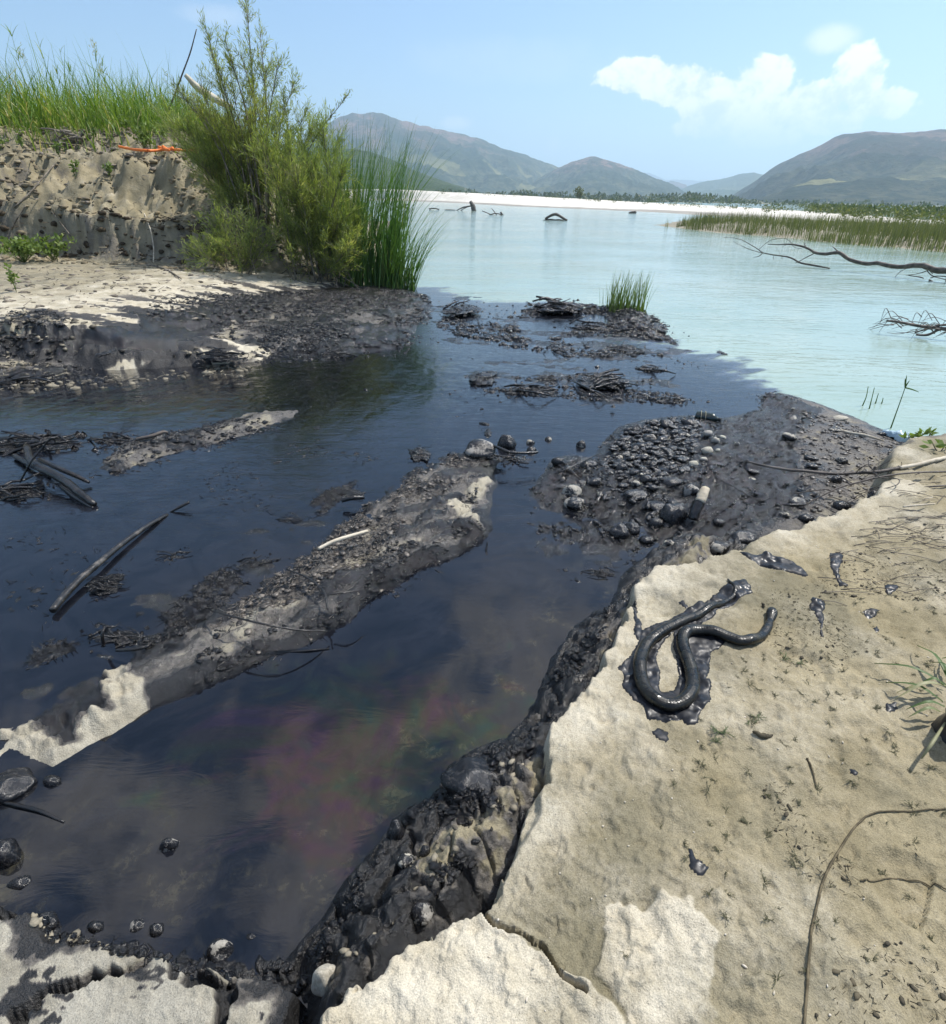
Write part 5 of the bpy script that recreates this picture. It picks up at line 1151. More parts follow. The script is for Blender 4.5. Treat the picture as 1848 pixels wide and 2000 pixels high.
litter('clay_rubble', 'tan and grey clay crumbs on the rubble slope under the near bank', in_poly(PX([(600, 1880), (760, 1740), (860, 1620), (960, 1500), (1060, 1420), (1190, 1230), (1060, 1430), (1010, 1600), (930, 1725), (760, 1840), (640, 1925)], .15), 50, lambda x, y: fbm(x * 6, y * 6, 3, 508) < .0), .009, M_RUBBLE, 0, .5)
litter('clay_rubble', 'tan and black crumbs along the near edge of the pool', in_poly(PX([(60, 1800), (300, 1840), (560, 1865), (620, 1890), (570, 1935), (300, 1880), (100, 1850)], .06), 120, lambda x, y: fbm(x * 5, y * 5, 3, 510) > 0), .010, M_RUBBLE, 0, .55)
litter('oily_litter', 'small stones and grit at the near edge of the pool', in_poly(PX([(60, 1790), (300, 1845), (560, 1870), (600, 1900), (560, 1930), (300, 1890), (100, 1850)], .06), 700), .012, M_OILMUD, .2)
litter('shore_litter', 'grey crumbs and driftwood bits on the far tip of the mud', in_poly(PX([(1540, 790), (1640, 815), (1760, 860), (1700, 960), (1620, 1010), (1560, 990), (1560, 880)], .08), 900), .013, M_GREYMUD, .35)
M_DRY = simple('dry_sand_litter', (.030, .027, .020), (.10, .085, .055), 8, .8, .2)
litter('sand_litter', 'tiny dark bits of root and leaf on the dry sand', in_poly(PX([(1200, 1450), (1500, 1150), (1848, 1000), (2000, 1200), (1950, 1990), (1480, 1990), (1350, 1700), (1180, 1600)], .27), 1500, lambda x, y: fbm(x * 2.2, y * 2.2, 4, 509) > .05), .0055, M_DRY, .8, .3)
M_PALEGRIT = simple('pale_grit', (.38, .34, .26), (.55, .5, .42), 8, .9, .2)
litter('pale_grit', 'tiny pale crumbs of clay on the dry sand', in_poly(PX([(1080, 1500), (1400, 1100), (1848, 1000), (1950, 1990), (600, 1990), (950, 1750)], .27), 260), .0024, M_PALEGRIT, 0, .5)
litter('shelf_litter', 'dead twigs and crumbs on the pale shelf under the left bank', in_poly(PX([(-50, 520), (300, 525), (560, 545), (450, 610), (0, 630)], .42), 500), .04, M_DEADWOOD, .5, .4)
litter('shelf_clods', 'tan and grey clods on the broken edge of the pale shelf', in_poly(PX([(-60, 735), (0, 650), (200, 658), (400, 672), (490, 680), (470, 700), (330, 702), (180, 722)], .2), 420, lambda x, y: fbm(x * 1.9, y * 1.9, 4, 517) > .02), .030, M_RUBBLE, .3, .6)
litter('oily_litter', 'black clods and roots on the broken edge of the pale shelf', in_poly(PX([(-60, 745), (0, 655), (200, 662), (400, 675), (490, 684), (470, 706), (330, 708), (180, 728)], .12), 700, lambda x, y: fbm(x * 1.6, y * 1.6, 4, 515) > .08), .028, M_OILMUD, .5, .5)
litter('oily_litter', 'black tar crumbs over the stained part of the pale shelf', in_poly(PX([(280, 622), (290, 602), (420, 582), (560, 560), (700, 552), (640, 640), (560, 650), (450, 634), (360, 640)], .3), 1900, lambda x, y: fbm(x * 1.6, y * 1.6, 4, 518) > -.2), .024, M_OILMUD, .4, .5)
litter('slope_litter', 'crumbs and rootlets on the bare slope of the left bank', in_poly([(-17, 9.5), (-2.6, 9.5), (-2.6, 20), (-17, 20)], 900, lambda x, y: (sdf(x, y, SCARP) > .6) & (sdf(x, y, SCARP) < 4.5)), .06, M_DEADWOOD, .5, .5)

M_EARTH = simple('bank_earth', (.17, .140, .095), (.31, .265, .175), 2.2, .95, .15, .5, 20, 'World')
M_EARTHSHADE = simple('shaded_root_earth', (.035, .028, .020), (.10, .08, .055), 3, .95, .15, .5, 20, 'World')  # dark tone paints the overhang's shadow line into the lip clods
BK = [(-17, 9.5), (-2.6, 9.5), (-2.6, 20), (-17, 20)]
bp = in_poly(BK, 5200, lambda x, y: (sdf(x, y, SCARP) > .5) & (sdf(x, y, SCARP) < 4.5) & (fbm(x * 1.1, y * 1.1, 4, 514) > -.12))
litter('bank_clods', 'crumbled earth clods on the slope of the left bank', bp[:5200], .060, M_EARTH, .22, .5)
bf = in_poly(BK, 1900, lambda x, y: (sdf(x, y, SCARP) > .28) & (sdf(x, y, SCARP) < .72))
litter('scarp_clods', 'rooty clods and roots along the scarp lip, darkened as shade of the overhang', bf[:1300], .062, M_EARTHSHADE, .45, .6)
bs = in_poly(BK, 900, lambda x, y: (sdf(x, y, SCARP) > -.6) & (sdf(x, y, SCARP) < .35))
litter('bank_clods', 'fallen clods at the foot of the scarp', bs, .055, M_EARTH, .3, .6)

# ------------------------------------------------------------------ heaps of oily debris
STK = []
for i in range(5):
    a = Acc(); L = 1.0
    a.add(*tube(spline([(-.5, 0, 0), (-.15, .06 * (-1) ** i, .05), (.2, -.05, .02 * i), (.5, .04, .03)], 7), [.035, .03, .016], 5, .15))
    if i % 2: a.add(*tube(spline([(.05, 0, .03), (.22, .14, .10), (.34, .2, .08)], 4), [.016, .007], 4))
    STK.append(a.mesh('twig', M_TWIG))
LUMP = [ico(4, 200 + i, .75, (1, 1, .55), 1.9, M_OILMUD, 'mud', .45) for i in range(4)]
def heap(u, v, ru, rv, label, n_tw=7, high=.5, lump=True, name='debris_heap', tl=1.1, group=None, az=None):
    q = P(u, v, 0); z0 = max(float(gz(q[0], q[1])[0]), 0); q = P(u, v, z0); s = ru / ppx(*q)
    a_, c_ = P(u, v + rv, z0), P(u, v - rv, z0); dpt = max(abs(c_[1] - a_[1]) / 2, .03)
    t = bpy.data.objects.new(name, None); COL.objects.link(t); t.location = (q[0], q[1], z0); tag(t, label, 'debris', group)
    hh = min(s, dpt) * high * .62
    if lump: link('mud', random.choice(LUMP), t, (0, 0, hh * .12), (0, 0, rng.uniform(-.3, .3)), (s * .7, dpt * .7, hh * .6))
    for i in range(n_tw):
        L = s * tl * rng.uniform(.5, 1.1)
        link('twig', random.choice(STK), t, (rng.uniform(-.6, .6) * s, rng.uniform(-.7, .7) * dpt, hh * rng.uniform(.2, .75) + .004), (rng.uniform(-.15, .15), rng.uniform(-.3, .2), (rng.uniform(-.7, .7) if az is None else az + rng.uniform(-.4, .4)) + (PI if rng.uniform() < .5 else 0)), (L, L, L * rng.uniform(.7, 1.3)))
    m = 70; pts = np.stack([rng.normal(size=m) * .75 * s, rng.normal(size=m) * .7 * dpt], -1)
    a = Acc()
    for (x, y) in pts:
        r_ = rng.uniform(.02, .10) * min(s, .5) * .9; o8 = np.array([(1, 0, 0), (0, 1, 0), (-1, 0, 0), (0, -1, 0), (.1, .1, 1.1), (.1, .1, 1.1)]) * rng.uniform(.6, 1.4, (6, 3)) * r_
        o8[:, 2] *= .8
        a.add(o8 + np.array([x, y, max(hh * .3 * (1 - abs(x) / s), .0)]), [(0, 1, 4, 5), (1, 2, 4, 5), (2, 3, 4, 5), (3, 0, 4, 5)])
    k_ = link('clods', a.mesh('clods', M_OILMUD, False), t); k_['kind'] = 'stuff'
    return t
for args in [
 (60, 872, 105, 18, 'matted black twigs under the crossed black logs at the left', 16, .35), (25, 968, 70, 18, 'matted black twigs at the left edge below the crossed logs', 12, .35), (215, 862, 60, 10, 'thin black twig mat behind the muddy bar', 8, .3),
 (942, 742, 30, 16, 'black root ball heap in the middle of the slick', 6, .9), (1035, 764, 55, 7, 'long low row of sodden sticks right of the root ball heap', 9, .6), (1070, 740, 26, 4, 'thin raft of twigs behind the long row of sticks', 5, .5),
 (1180, 750, 60, 16, 'largest twig tangle on the right half of the slick', 16, .5), (1270, 722, 30, 7, 'tuft of black grass with a bent stick pointing right', 7, .6), (905, 652, 20, 6, 'small clump of debris left of a pair of small clumps', 3, .7), (955, 660, 19, 6, 'middle one of the three small clumps below the far islets', 3, .7), (997, 657, 17, 6, 'small ring shaped clump right of the other two', 3, .6), (1000, 638, 18, 5, 'flat dark clump nearest the big islet', 3, .6),
 (1095, 681, 24, 12, 'dark lumpy debris pile left of the shiny pile', 6, .6), (1225, 684, 34, 8, 'shiny debris pile below the islet with grass', 6, .4), (1155, 640, 40, 8, 'debris strip in front of the islet with grass', 7, .5), (903, 606, 38, 12, 'rounded black hummock left of the grassy islet', 5, .4), (1090, 602, 60, 9, 'long heap of black sticks forming the left arm of the grassy islet', 9, .4),
 (1278, 640, 26, 14, 'spiky heap at the right end of the grassy islet', 8, .7), (820, 890, 24, 17, 'boat shaped clump of debris alone in the pool', 6, 1.1), (953, 848, 9, 10, 'spiky little clump behind the wide oily rock', 5, 1.6), (935, 898, 52, 14, 'twig litter round the wide oily rock', 8, .35), (1010, 900, 40, 10, 'drift of grit and twigs right of the ridge tip', 6, .3),
 (92, 1275, 40, 26, 'ragged oily clump left of the bare clay', 6, .45), (235, 1245, 60, 16, 'oily clump with a stick across it above the bare clay', 7, .45), (340, 1090, 36, 12, 'small oily clump right of the long pole', 5, .4), (500, 1105, 50, 18, 'oily twig clump along the upper edge of the ridge', 8, .4), (570, 1015, 34, 9, 'scattered oily twigs above the ridge', 6, .35), (690, 968, 26, 10, 'oily clump with a thick stub on the ridge edge', 5, .6),
 (1175, 1120, 34, 14, 'oily clump in the goo beside the near bank', 5, .5), (1510, 775, 22, 6, 'black lumps at the far tip of the mud flat', 3, .8), (1545, 778, 14, 5, 'small black lump at the very tip of the mud flat', 2, .8), (1310, 782, 40, 5, 'thin line of floating twigs beside the bottle', 5, .4), (1410, 690, 8, 4, 'tiny dark scrap at the border of oil and clear water', 2, .8),
 (15, 1140, 18, 8, 'small black clump at the left edge beside the pole', 3, .5), (130, 1150, 20, 6, 'flat scrap floating left of the pole', 2, .4), (620, 837, 9, 5, 'tiny dark scrap alone in the pool past the muddy bar', 2, .9), (210, 690, 14, 8, 'black clod on the foot of the left cliff', 2, .8), (430, 700, 50, 9, 'tangled black roots at the foot of the left cliff', 12, .6), (660, 695, 40, 4, 'black sticks along the left shore line', 5, .6),
 (60, 745, 60, 8, 'black roots in the shade under the left cliff', 8, .5), (370, 1700, 26, 10, 'faint raft of scum in the near pool', 2, .15)][:-1]:
    heap(*args)

# ------------------------------------------------------------------ logs, sticks and branches
def gpts(pts, dz=0.0, base=None):
    return [P(u, v, (h if h is not None else 0)) for (u, v, h) in pts]
def pole(name, label, pts, radpx, mat, cat='stick', n=28, sides=9, rough=.06, group=None, parent=None):
    w = [P(*p) for p in pts]; r_ = [rp / ppx(*w[min(int(round(i * (len(w) - 1) / max(len(radpx) - 1, 1))), len(w) - 1)]) for i, rp in enumerate(radpx)]
    o = tube_obj(name, w, r_, mat, sides, n, rough, parent)
    if label: tag(o, label, cat, group)
    return o
M_POLE, n, b = material('oil_coated_pole')
pos = n.pos(); k = n.noise(pos, 20, 4, .6)
n.put(b.inputs['Base Color'], n.mix(n.mr(k, .5, .75), (.014, .013, .012), (.150, .135, .115))); b.inputs['Roughness'].default_value = .28; b.inputs['Specular IOR Level'].default_value = .6
n.put(b.inputs['Normal'], n.bump(n.noise(n.scl(pos, (1, 1, 1)), 40, 4, .6), .3, .01))
t = bpy.data.objects.new('long_pole', None); COL.objects.link(t); t.location = P(225, 1070, 0)
tag(t, 'long curved oily pole lying in the pool with a twig nest against it', 'pole')
o = pole('shaft', None, [(103, 1192, .03), (129, 1160, .035), (160, 1128, .04), (193, 1100, .04), (226, 1072, .035), (258, 1048, .03), (297, 1022, .02), (327, 1005, .008)], [7.2, 6.8, 6.0, 5.4, 4.4, 2.6], M_POLE, n=40)
o.parent = t; o.matrix_parent_inverse = Matrix.Translation(-t.location)
o = pole('tip', None, [(333, 1000, .006), (352, 990, .03), (370, 981, .05)], [1.6, 3.0, 2.4], M_POLE)
o.parent = t; o.matrix_parent_inverse = Matrix.Translation(-t.location)
nest = heap(205, 1146, 36, 24, 'rounded nest of wet black twigs caught against the long pole', 26, .75, True, 'twig_nest', 1.2)
pole('log', 'thickest of the crossed black logs at the left of the pool', [(52, 872, .14), (66, 905, .12), (118, 934, .09), (155, 962, .06), (185, 985, .02)], [6, 8.5, 8, 7.5, 5], M_TWIG, 'log', 24, 9, .1)
pole('log', 'thinner black log lying behind the thickest crossed log', [(78, 898, .08), (120, 917, .08), (150, 930, .06), (174, 942, .03)], [4.5, 5, 4.5, 3], M_TWIG, 'log')
pole('log', 'short black log end under the crossed logs', [(28, 890, .03), (60, 908, .04), (95, 925, .02)], [5, 5, 4], M_TWIG, 'log')
pole('log', 'black log sunk in oil below the crossed logs', [(120, 950, .01), (150, 972, .015), (182, 992, .0)], [4, 5, 3], M_TWIG, 'log')
pole('stick', 'thin upright black stick with a hooked top across the black logs', [(39, 942, .02), (62, 900, .16), (85, 872, .24), (98, 857, .30), (105, 856, .30), (108, 864, .27)], [1.8, 1.7, 1.5, 1.2], M_TWIG)
pole('stick', 'wavy black stick at the left edge below the crossed logs', [(-10, 960, .02), (20, 942, .03), (45, 938, .03), (80, 922, .03)], [2.6, 2.2, 1.4], M_TWIG)
pole('stick', 'pale topped stick lying along the far side of the muddy bar', [(266, 858, .06), (295, 852, .08), (318, 844, .09), (328, 845, .08)], [3.2, 3.6, 2.6], M_DARKWOOD)
pole('stick', 'short oily stick crossing the clump above the bare clay', [(228, 1270, .05), (262, 1268, .07), (290, 1262, .07)], [3.4, 3.6, 3.0], M_TWIG)
pole('stick', 'upright oily stub rising from the clump above the bare clay', [(203, 1262, .04), (200, 1240, .10), (206, 1226, .12), (222, 1224, .12)], [3.2, 3.0, 2.0], M_TWIG)
pole('stick', 'thin dark stick bent over the shiny flank of the ridge', [(412, 1192, .12), (450, 1203, .16), (520, 1220, .15), (590, 1231, .10), (640, 1232, .05)], [1.6, 1.9, 2.1, 1.3], M_TWIG)
pole('stick', 'dark stick afloat in the pool just off the ridge', [(560, 1273, .006), (600, 1271, .01), (643, 1267, .008)], [1.3, 2.0, 1.4], M_TWIG)
pole('stick', 'bleached peeled stick lying on the ridge litter', [(622, 1072, .16), (650, 1058, .17), (680, 1048, .17), (718, 1037, .15)], [3.4, 3.8, 3.0], M_PALEWOOD)
pole('stick', 'dark branch lying along the ridge below the bleached stick', [(560, 1112, .15), (600, 1128, .15), (632, 1155, .14), (640, 1190, .12)], [1.6, 2.4, 1.8], M_TWIG)
pole('stick', 'short dark stick on the middle of the ridge', [(640, 1162, .15), (670, 1158, .16), (705, 1152, .14)], [1.5, 1.8, 1.2], M_TWIG)
pole('stick', 'thick oily stub lying on the upper edge of the ridge', [(668, 978, .05), (690, 972, .07), (712, 972, .06)], [4, 4.6, 3.6], M_TWIG)
pole('stick', 'tiny upright stick standing in the pool off the ridge tip', [(949, 1080, 0), (951, 1066, .03), (952, 1058, .05)], [2.2, 2.0, 1.2], M_TWIG)
pole('stick', 'floating black stick at the left edge of the near pool', [(-20, 1560, .01), (30, 1572, .012), (80, 1585, .01), (125, 1606, .006)], [2.6, 4, 4, 2.5], M_TWIG)
pole('stick', 'bent shiny stick propped on the round ball stone', [(898, 908, .03), (935, 864, .12), (972, 874, .14), (1000, 884, .13), (1046, 884, .12), (1047, 878, .12)], [2.2, 3.0, 3.0, 2.6], M_TWIG, n=36)
pole('stick', 'forked twig lying over the stones left of the cobble bed', [(1082, 926, .06), (1110, 915, .10), (1150, 895, .11), (1172, 885, .10)], [1.3, 1.6, .9], M_TWIG)
pole('stick', 'straight twig slanting over the stones left of the cobble bed', [(1104, 910, .10), (1122, 925, .10), (1138, 942, .05)], [1.2, 1.5, 1.2], M_TWIG)
pole('stick', 'black stick in the goo below the tan patched stone', [(1158, 990, .02), (1168, 976, .05), (1176, 964, .07)], [3.0, 3.2, 2.2], M_TWIG)
pole('stick', 'straight black stick lying on the crumbly mud right of the stub', [(1398, 932, .12), (1440, 955, .12), (1475, 975, .11)], [1.2, 1.7, 1.2], M_TWIG)
pole('stick', 'black stick leaning against the bottle', [(1346, 812, .04), (1360, 826, .10), (1376, 836, .08)], [2.2, 2.6, 1.6], M_TWIG)
pole('stick', 'dark stick lying on mud in front of the long grey stone', [(1528, 985, .12), (1550, 986, .13), (1575, 985, .12)], [1.6, 2.0, 1.5], M_TWIG)
pole('stick', 'bleached stick along the water edge of the far mud tip', [(1616, 824, .06), (1648, 842, .10), (1690, 850, .12), (1726, 861, .12)], [1.6, 2.6, 2.4, 1.6], M_PALEWOOD)
pole('stick', 'pale straight stick on the sand at the right edge', [(1764, 990, .27), (1790, 987, .28), (1826, 984, .27)], [1.8, 2.2, 1.6], M_PALEWOOD)
pole('stick', 'short pale twig just above the pale straight stick', [(1802, 976, .27), (1812, 973, .28), (1822, 971, .27)], [1.0, 1.4, .8], M_PALEWOOD)
pole('stick', 'dark twig on the sand at the right edge below the thorny branch', [(1800, 952, .24), (1825, 950, .26), (1860, 948, .25)], [1.0, 1.8, 1.4], M_DARKWOOD)
for i, (u, v, e, g_) in enumerate([(1275, 722, 1320, 730), (1120, 745, 1175, 775), (1150, 760, 1190, 778), (1190, 748, 1250, 752), (985, 755, 1030, 752), (1010, 762, 1085, 775)]):
    lbl = ['bent stick reaching right from the tuft of black grass', 'steep stick at the left of the largest twig tangle', 'short stick low in the largest twig tangle', 'level stick reaching right from the largest twig tangle', 'stick joining the root ball heap to the stick row', 'lowest stick of the long sodden row'][i]
    pole('stick', lbl, [(u, v, .03), ((u + e) / 2, (v + g_) / 2 - 2, .08), (e, g_, .02)], [1.5, 2.2, 1.0], M_TWIG)
# broken wood stub
t = bpy.data.objects.new('wood_stub', None); COL.objects.link(t); t.location = P(1355, 1015, .07)
tag(t, 'broken wood stub, black below and pale at its splintered top, on the mud', 'wood')
A, Bq = np.array(P(1354, 1012, .09)), VP(1377, 958, P(1354, 1012, .05), P(1600, 1012, .05))
A2 = P(1378, 965, .20)
o = pole('oily_end', None, [(1353, 1015, .08), (1361, 992, .14), (1370, 972, .19)], [9.5, 10.5, 10], M_TWIG, sides=11, n=14, rough=.1); o.parent = t; o.matrix_parent_inverse = Matrix.Translation(-t.location)
o = pole('splintered_top', None, [(1366, 981, .172), (1372, 968, .20), (1378, 955, .225)], [9.0, 9.8, 8.6], M_PALEWOOD, sides=11, n=9, rough=.12); o.parent = t; o.matrix_parent_inverse = Matrix.Translation(-t.location)
# thorny dead branch across the mud
t = bpy.data.objects.new('thorny_branch', None); COL.objects.link(t); bl = P(1700, 920, .1); t.location = bl
tag(t, 'long dead thorny branch lying from the sand over the mud flat', 'branch')
def zc(x, a, b): return a + (b - a) * x
def bpole(name, pts, rad, mat=M_DARKWOOD, n=30, sides=7):
    o = pole(name, None, pts, rad, mat, n=n, sides=sides, rough=.14); o.parent = t; o.matrix_parent_inverse = Matrix.Translation(-t.location); return o
zz2 = lambda x, y: (1445.6 + .2178 * x, 703.3 + .2178 * y)
def Z2(pts, h): return [(*zz2(x, y), hh) for (x, y), hh in zip(pts, h)]
bpole('main_stem', Z2([(0, 890), (180, 940), (400, 980), (620, 1000), (850, 1020), (1050, 1010), (1250, 1000), (1450, 960)], [.12, .15, .17, .19, .2, .22, .24, .26]), [1.7, 2.6, 3.0, 3.4, 3.6])
bpole('bleached_stem', Z2([(1430, 965), (1600, 935), (1750, 895), (1900, 865)], [.26, .27, .27, .26]), [3.6, 3.8, 4.0], M_PALEWOOD)
bpole('second_stem', Z2([(550, 1310), (750, 1210), (900, 1140), (1100, 1085), (1300, 1040), (1550, 1010), (1900, 1000)], [.10, .16, .2, .24, .27, .28, .27]), [1.0, 1.5, 1.7, 1.8])
for pts, h in [([(470, 1200), (700, 1165), (880, 1150)], [.13, .17, .19]), ([(1270, 1060), (1400, 1060), (1430, 1090), (1380, 1130), (1200, 1170), (1050, 1200)], [.26, .28, .28, .27, .22, .18]), ([(1320, 1150), (1450, 1215), (1560, 1260)], [.22, .23, .24]),
               ([(850, 1010), (930, 1060), (1010, 1105)], [.2, .22, .2]), ([(1180, 960), (1130, 940), (1060, 990)], [.28, .3, .24]), ([(1150, 880), (1160, 950), (1210, 1000)], [.3, .28, .24]), ([(1570, 1030), (1640, 1005), (1720, 1010)], [.28, .3, .29]), ([(800, 1220), (950, 1270), (1010, 1310)], [.16, .15, .13]), ([(500, 1080), (640, 1030), (760, 1040)], [.15, .18, .19]), ([(1100, 1000), (1200, 1010), (1250, 1050), (1330, 1060)], [.24, .28, .28, .27]), ([(1040, 1010), (1090, 960), (1180, 955)], [.24, .3, .32])]:
    bpole('twig', Z2(pts, h), [.8, 1.1, .6], n=12, sides=5)
thorn = STK[0]
for i in range(46):
    s_ = rng.uniform(380, 1450); y_ = np.interp(s_, [0, 400, 850, 1250, 1450], [890, 980, 1020, 1000, 960]); hh = np.interp(s_, [0, 850, 1450], [.12, .2, .26])
    q = P(*zz2(s_, y_), hh); L = rng.uniform(.02, .055)
    o = link('thorn', thorn, t, tuple(q - np.array(bl) + np.array([0, 0, L * .2 * rng.choice([-1, 1])])), (rng.uniform(-1, 1), rng.uniform(.6, 1.4) * rng.choice([-1, 1]), rng.uniform(0, 6)), (L, L, L))
# driftwood tree in the water on the right
def zz5(x, y): return (1406.5 + .2389 * x, 437.6 + .2389 * y)
WA, WB = P(1620, 526), P(1845, 552)
def wtree(name, pts, radz, parent, mat=M_DARKWOOD, n=30, sides=8, A=WA, B=WB, zf=zz5, off=0.0, sc=.2389):
    w = [VP(*zf(x, y), A, B) + np.array([0, off, 0]) for x, y in pts]
    r_ = [rp * sc / ppx(*w[min(int(round(i * (len(w) - 1) / max(len(radz) - 1, 1))), len(w) - 1)]) for i, rp in enumerate(radz)]
    o = tube_obj(name, w, r_, mat, sides, n, .12); o.parent = parent; o.matrix_parent_inverse = Matrix.Translation(-parent.location); return o
t5 = bpy.data.objects.new('driftwood_tree', None); COL.objects.link(t5); t5.location = WB
tag(t5, 'fallen dead tree with a long bare limb stretching over the turquoise water', 'driftwood')
wtree('main_limb', [(2050, 400), (1848, 382), (1760, 376), (1680, 345), (1600, 338), (1480, 350), (1380, 342), (1290, 320), (1200, 325), (1120, 310), (1050, 285), (985, 240), (940, 235), (860, 245), (780, 235), (720, 200), (640, 175), (560, 165), (480, 168), (390, 165)], [27, 25, 22, 19, 17, 16, 15, 15, 14, 12, 9, 7, 5, 2.5], t5, n=60)
for pts, r_ in [([(770, 240), (700, 275), (650, 303), (615, 320)], [4, 3, 2.5]), ([(895, 362), (780, 340), (720, 330), (650, 315), (600, 285), (540, 265), (450, 255), (350, 235)], [6, 8, 8, 7, 6, 5, 4]), ([(350, 235), (270, 180), (150, 120), (30, 110)], [4, 2.5, 1.5]), ([(340, 235), (250, 210), (170, 175), (100, 135)], [3, 2, 1]), ([(320, 205), (400, 140), (500, 115), (550, 125), (600, 170)], [2, 2, 2]),
               ([(350, 235), (320, 262), (275, 272)], [4, 2.5, 1.5]), ([(640, 175), (560, 165), (510, 185)], [3, 2, 1.5]), ([(700, 190), (692, 165), (690, 150)], [5, 4, 2]), ([(975, 235), (945, 205), (920, 185)], [6, 4, 2.5]), ([(670, 200), (620, 195), (580, 165)], [2.5, 2, 1.5]),
               ([(1520, 420), (1620, 405), (1700, 380)], [2, 3, 4]), ([(1425, 440), (1480, 385), (1580, 348), (1690, 360), (1740, 410)], [1.5, 2, 3, 3.5, 2]), ([(1540, 420), (1640, 435), (1665, 445)], [3, 5, 3]), ([(1690, 380), (1740, 425), (1848, 455)], [4, 4, 3]), ([(1720, 440), (1790, 425), (1900, 440)], [4, 4, 4]), ([(1710, 455), (1750, 480), (1795, 500)], [6, 9, 6]), ([(1600, 478), (1640, 470), (1660, 462)], [6, 7, 5]), ([(1820, 520), (1840, 480), (1850, 440)], [3, 3, 3]), ([(460, 190), (480, 220), (490, 245)], [1, 1, 1]), ([(440, 255), (436, 275), (440, 288)], [2, 2, 2]), ([(510, 262), (505, 280), (512, 285)], [2, 2, 1.5])]:
    wtree('branch', pts, r_, t5, n=14, sides=6)
# brushy dead crown lower on the right
WC, WD = P(1735, 653), P(1850, 664)
t6 = bpy.data.objects.new('driftwood_brush', None); COL.objects.link(t6); t6.location = WD
tag(t6, 'bushy dead branch crown half sunk in the water at the right edge', 'driftwood')
for i, (pts, r_) in enumerate([([(1360, 790), (1450, 800), (1560, 820), (1680, 840), (1780, 850), (1980, 880)], [8, 10, 11, 13, 15, 16]), ([(1590, 890), (1680, 860), (1780, 830), (1900, 820)], [5, 8, 9, 9]), ([(1600, 905), (1700, 905), (1800, 860), (1900, 850)], [7, 10, 11, 10])]):
    wtree('limb', pts, r_, t6, n=18, A=WC, B=WD)
for i in range(34):
    x0_ = rng.uniform(1450, 1880); y0_ = rng.uniform(800, 870); L = rng.uniform(90, 260); k = rng.uniform(-1, 1)
    pts = [(x0_, y0_), (x0_ - L * .5, y0_ - 70 * k - 25), (x0_ - L, y0_ + rng.uniform(-10, 95) - 20 * k)]
    pts[2] = (pts[2][0], min(pts[2][1], 905))
    wtree('twig', pts, [rng.uniform(2, 4), 2.5, 1.0], t6, n=8, sides=4, A=WC, B=WD, off=rng.uniform(-.35, .5))
# small snags far out
def snag(label, u, v, dist_pts, group=None):
    A = P(u - 20, v), P(u + 20, v + 1)
    t = bpy.data.objects.new('snag', None); COL.objects.link(t); t.location = P(u, v); tag(t, label, 'driftwood', group)
    for nm, pts, r_ in dist_pts:
        w = [VP(a_, b_, *A) for a_, b_ in pts]; rr = [q / ppx(*w[0]) for q in r_]
        o = tube_obj(nm, w, rr, M_DARKWOOD, 7, 12, .15); o.parent = t; o.matrix_parent_inverse = Matrix.Translation(-t.location)
snag('upright broken stump with roots, far out in the river', 922, 411, [('stump', [(926, 413), (924, 403), (919, 393)], [5, 4.5, 3]), ('root', [(921, 402), (905, 405), (890, 412)], [1.2, 1.2, .8]), ('root', [(915, 403), (900, 411)], [1, .7]), ('root', [(890, 411), (872, 410), (862, 413)], [1.2, 1, .7])])
snag('arched driftwood log rising from the river', 1085, 430, [('log', [(1065, 428), (1078, 420), (1088, 419), (1098, 425), (1108, 431)], [2.2, 2.6, 2.6, 2.4, 2.2]), ('branch', [(1060, 431), (1075, 429), (1092, 431)], [1.4, 1.6, 1.2]), ('branch', [(1082, 431), (1090, 429), (1102, 431)], [1.2, 1.2, 1])])
snag('low spread of twigs right of the upright stump', 965, 419, [('branch', [(942, 412), (952, 416), (962, 420)], [.8, .8, .7]), ('branch', [(960, 407), (966, 414), (970, 420)], [.7, .8, .8]), ('branch', [(955, 420), (968, 417), (984, 420)], [1, 1, .8]), ('stump', [(978, 414), (981, 420)], [1.8, 2.2])])
snag('dark snag near the gravel bar', 1235, 416, [('log', [(1228, 416), (1236, 415), (1243, 416)], [1.4, 2.4, 2.2]), ('stump', [(1240, 412), (1241, 416)], [1.6, 2])])
snag('twiggy snag beside the leaning cattails', 790, 408, [('branch', [(768, 407), (785, 403), (800, 409)], [1.2, 1.6, 1.4]), ('branch', [(778, 409), (793, 401), (799, 398)], [1, 1.2, .6]), ('stump', [(796, 404), (798, 409)], [2.4, 2.6])])
snag('dark speck of driftwood left of the upright stump', 848, 409, [('log', [(838, 408), (848, 407), (858, 409)], [1, 1.2, .9])])
# dead wood on the left bank
def bank_stick(label, pts, dist, rad, mat=M_DEADWOOD, cat='stick'):
    w = [AT(u, v, d_) for (u, v), d_ in zip(pts, dist if isinstance(dist, list) else [dist] * len(pts))]; r_ = [q / ppx(*w[0]) for q in rad]
    return tag(tube_obj('dead_stick', w, r_, mat, 6, 16, .1), label, cat)
bank_stick('tall dark dead stem leaning right against the sky', [(325, 228), (345, 175), (358, 140), (372, 102), (384, 57)], 20.0, [1.8, 1.6, 1.4, .9], M_DARKWOOD)
bank_stick('thick pale fallen trunk behind the tall tamarisk', [(362, 146), (385, 170), (415, 190), (455, 212)], 19.5, [4, 7, 8, 6], M_PALEWOOD, 'log')
def slope_at(u, v):
    ds_ = np.arange(9, 26, .12); Q = np.array([AT(u, v, d_) for d_ in ds_])
    hit = np.where(Q[:, 2] <= gz(Q[:, 0], Q[:, 1]) + .02)[0]
    return ds_[hit[0]] - .06 if len(hit) else 20.0
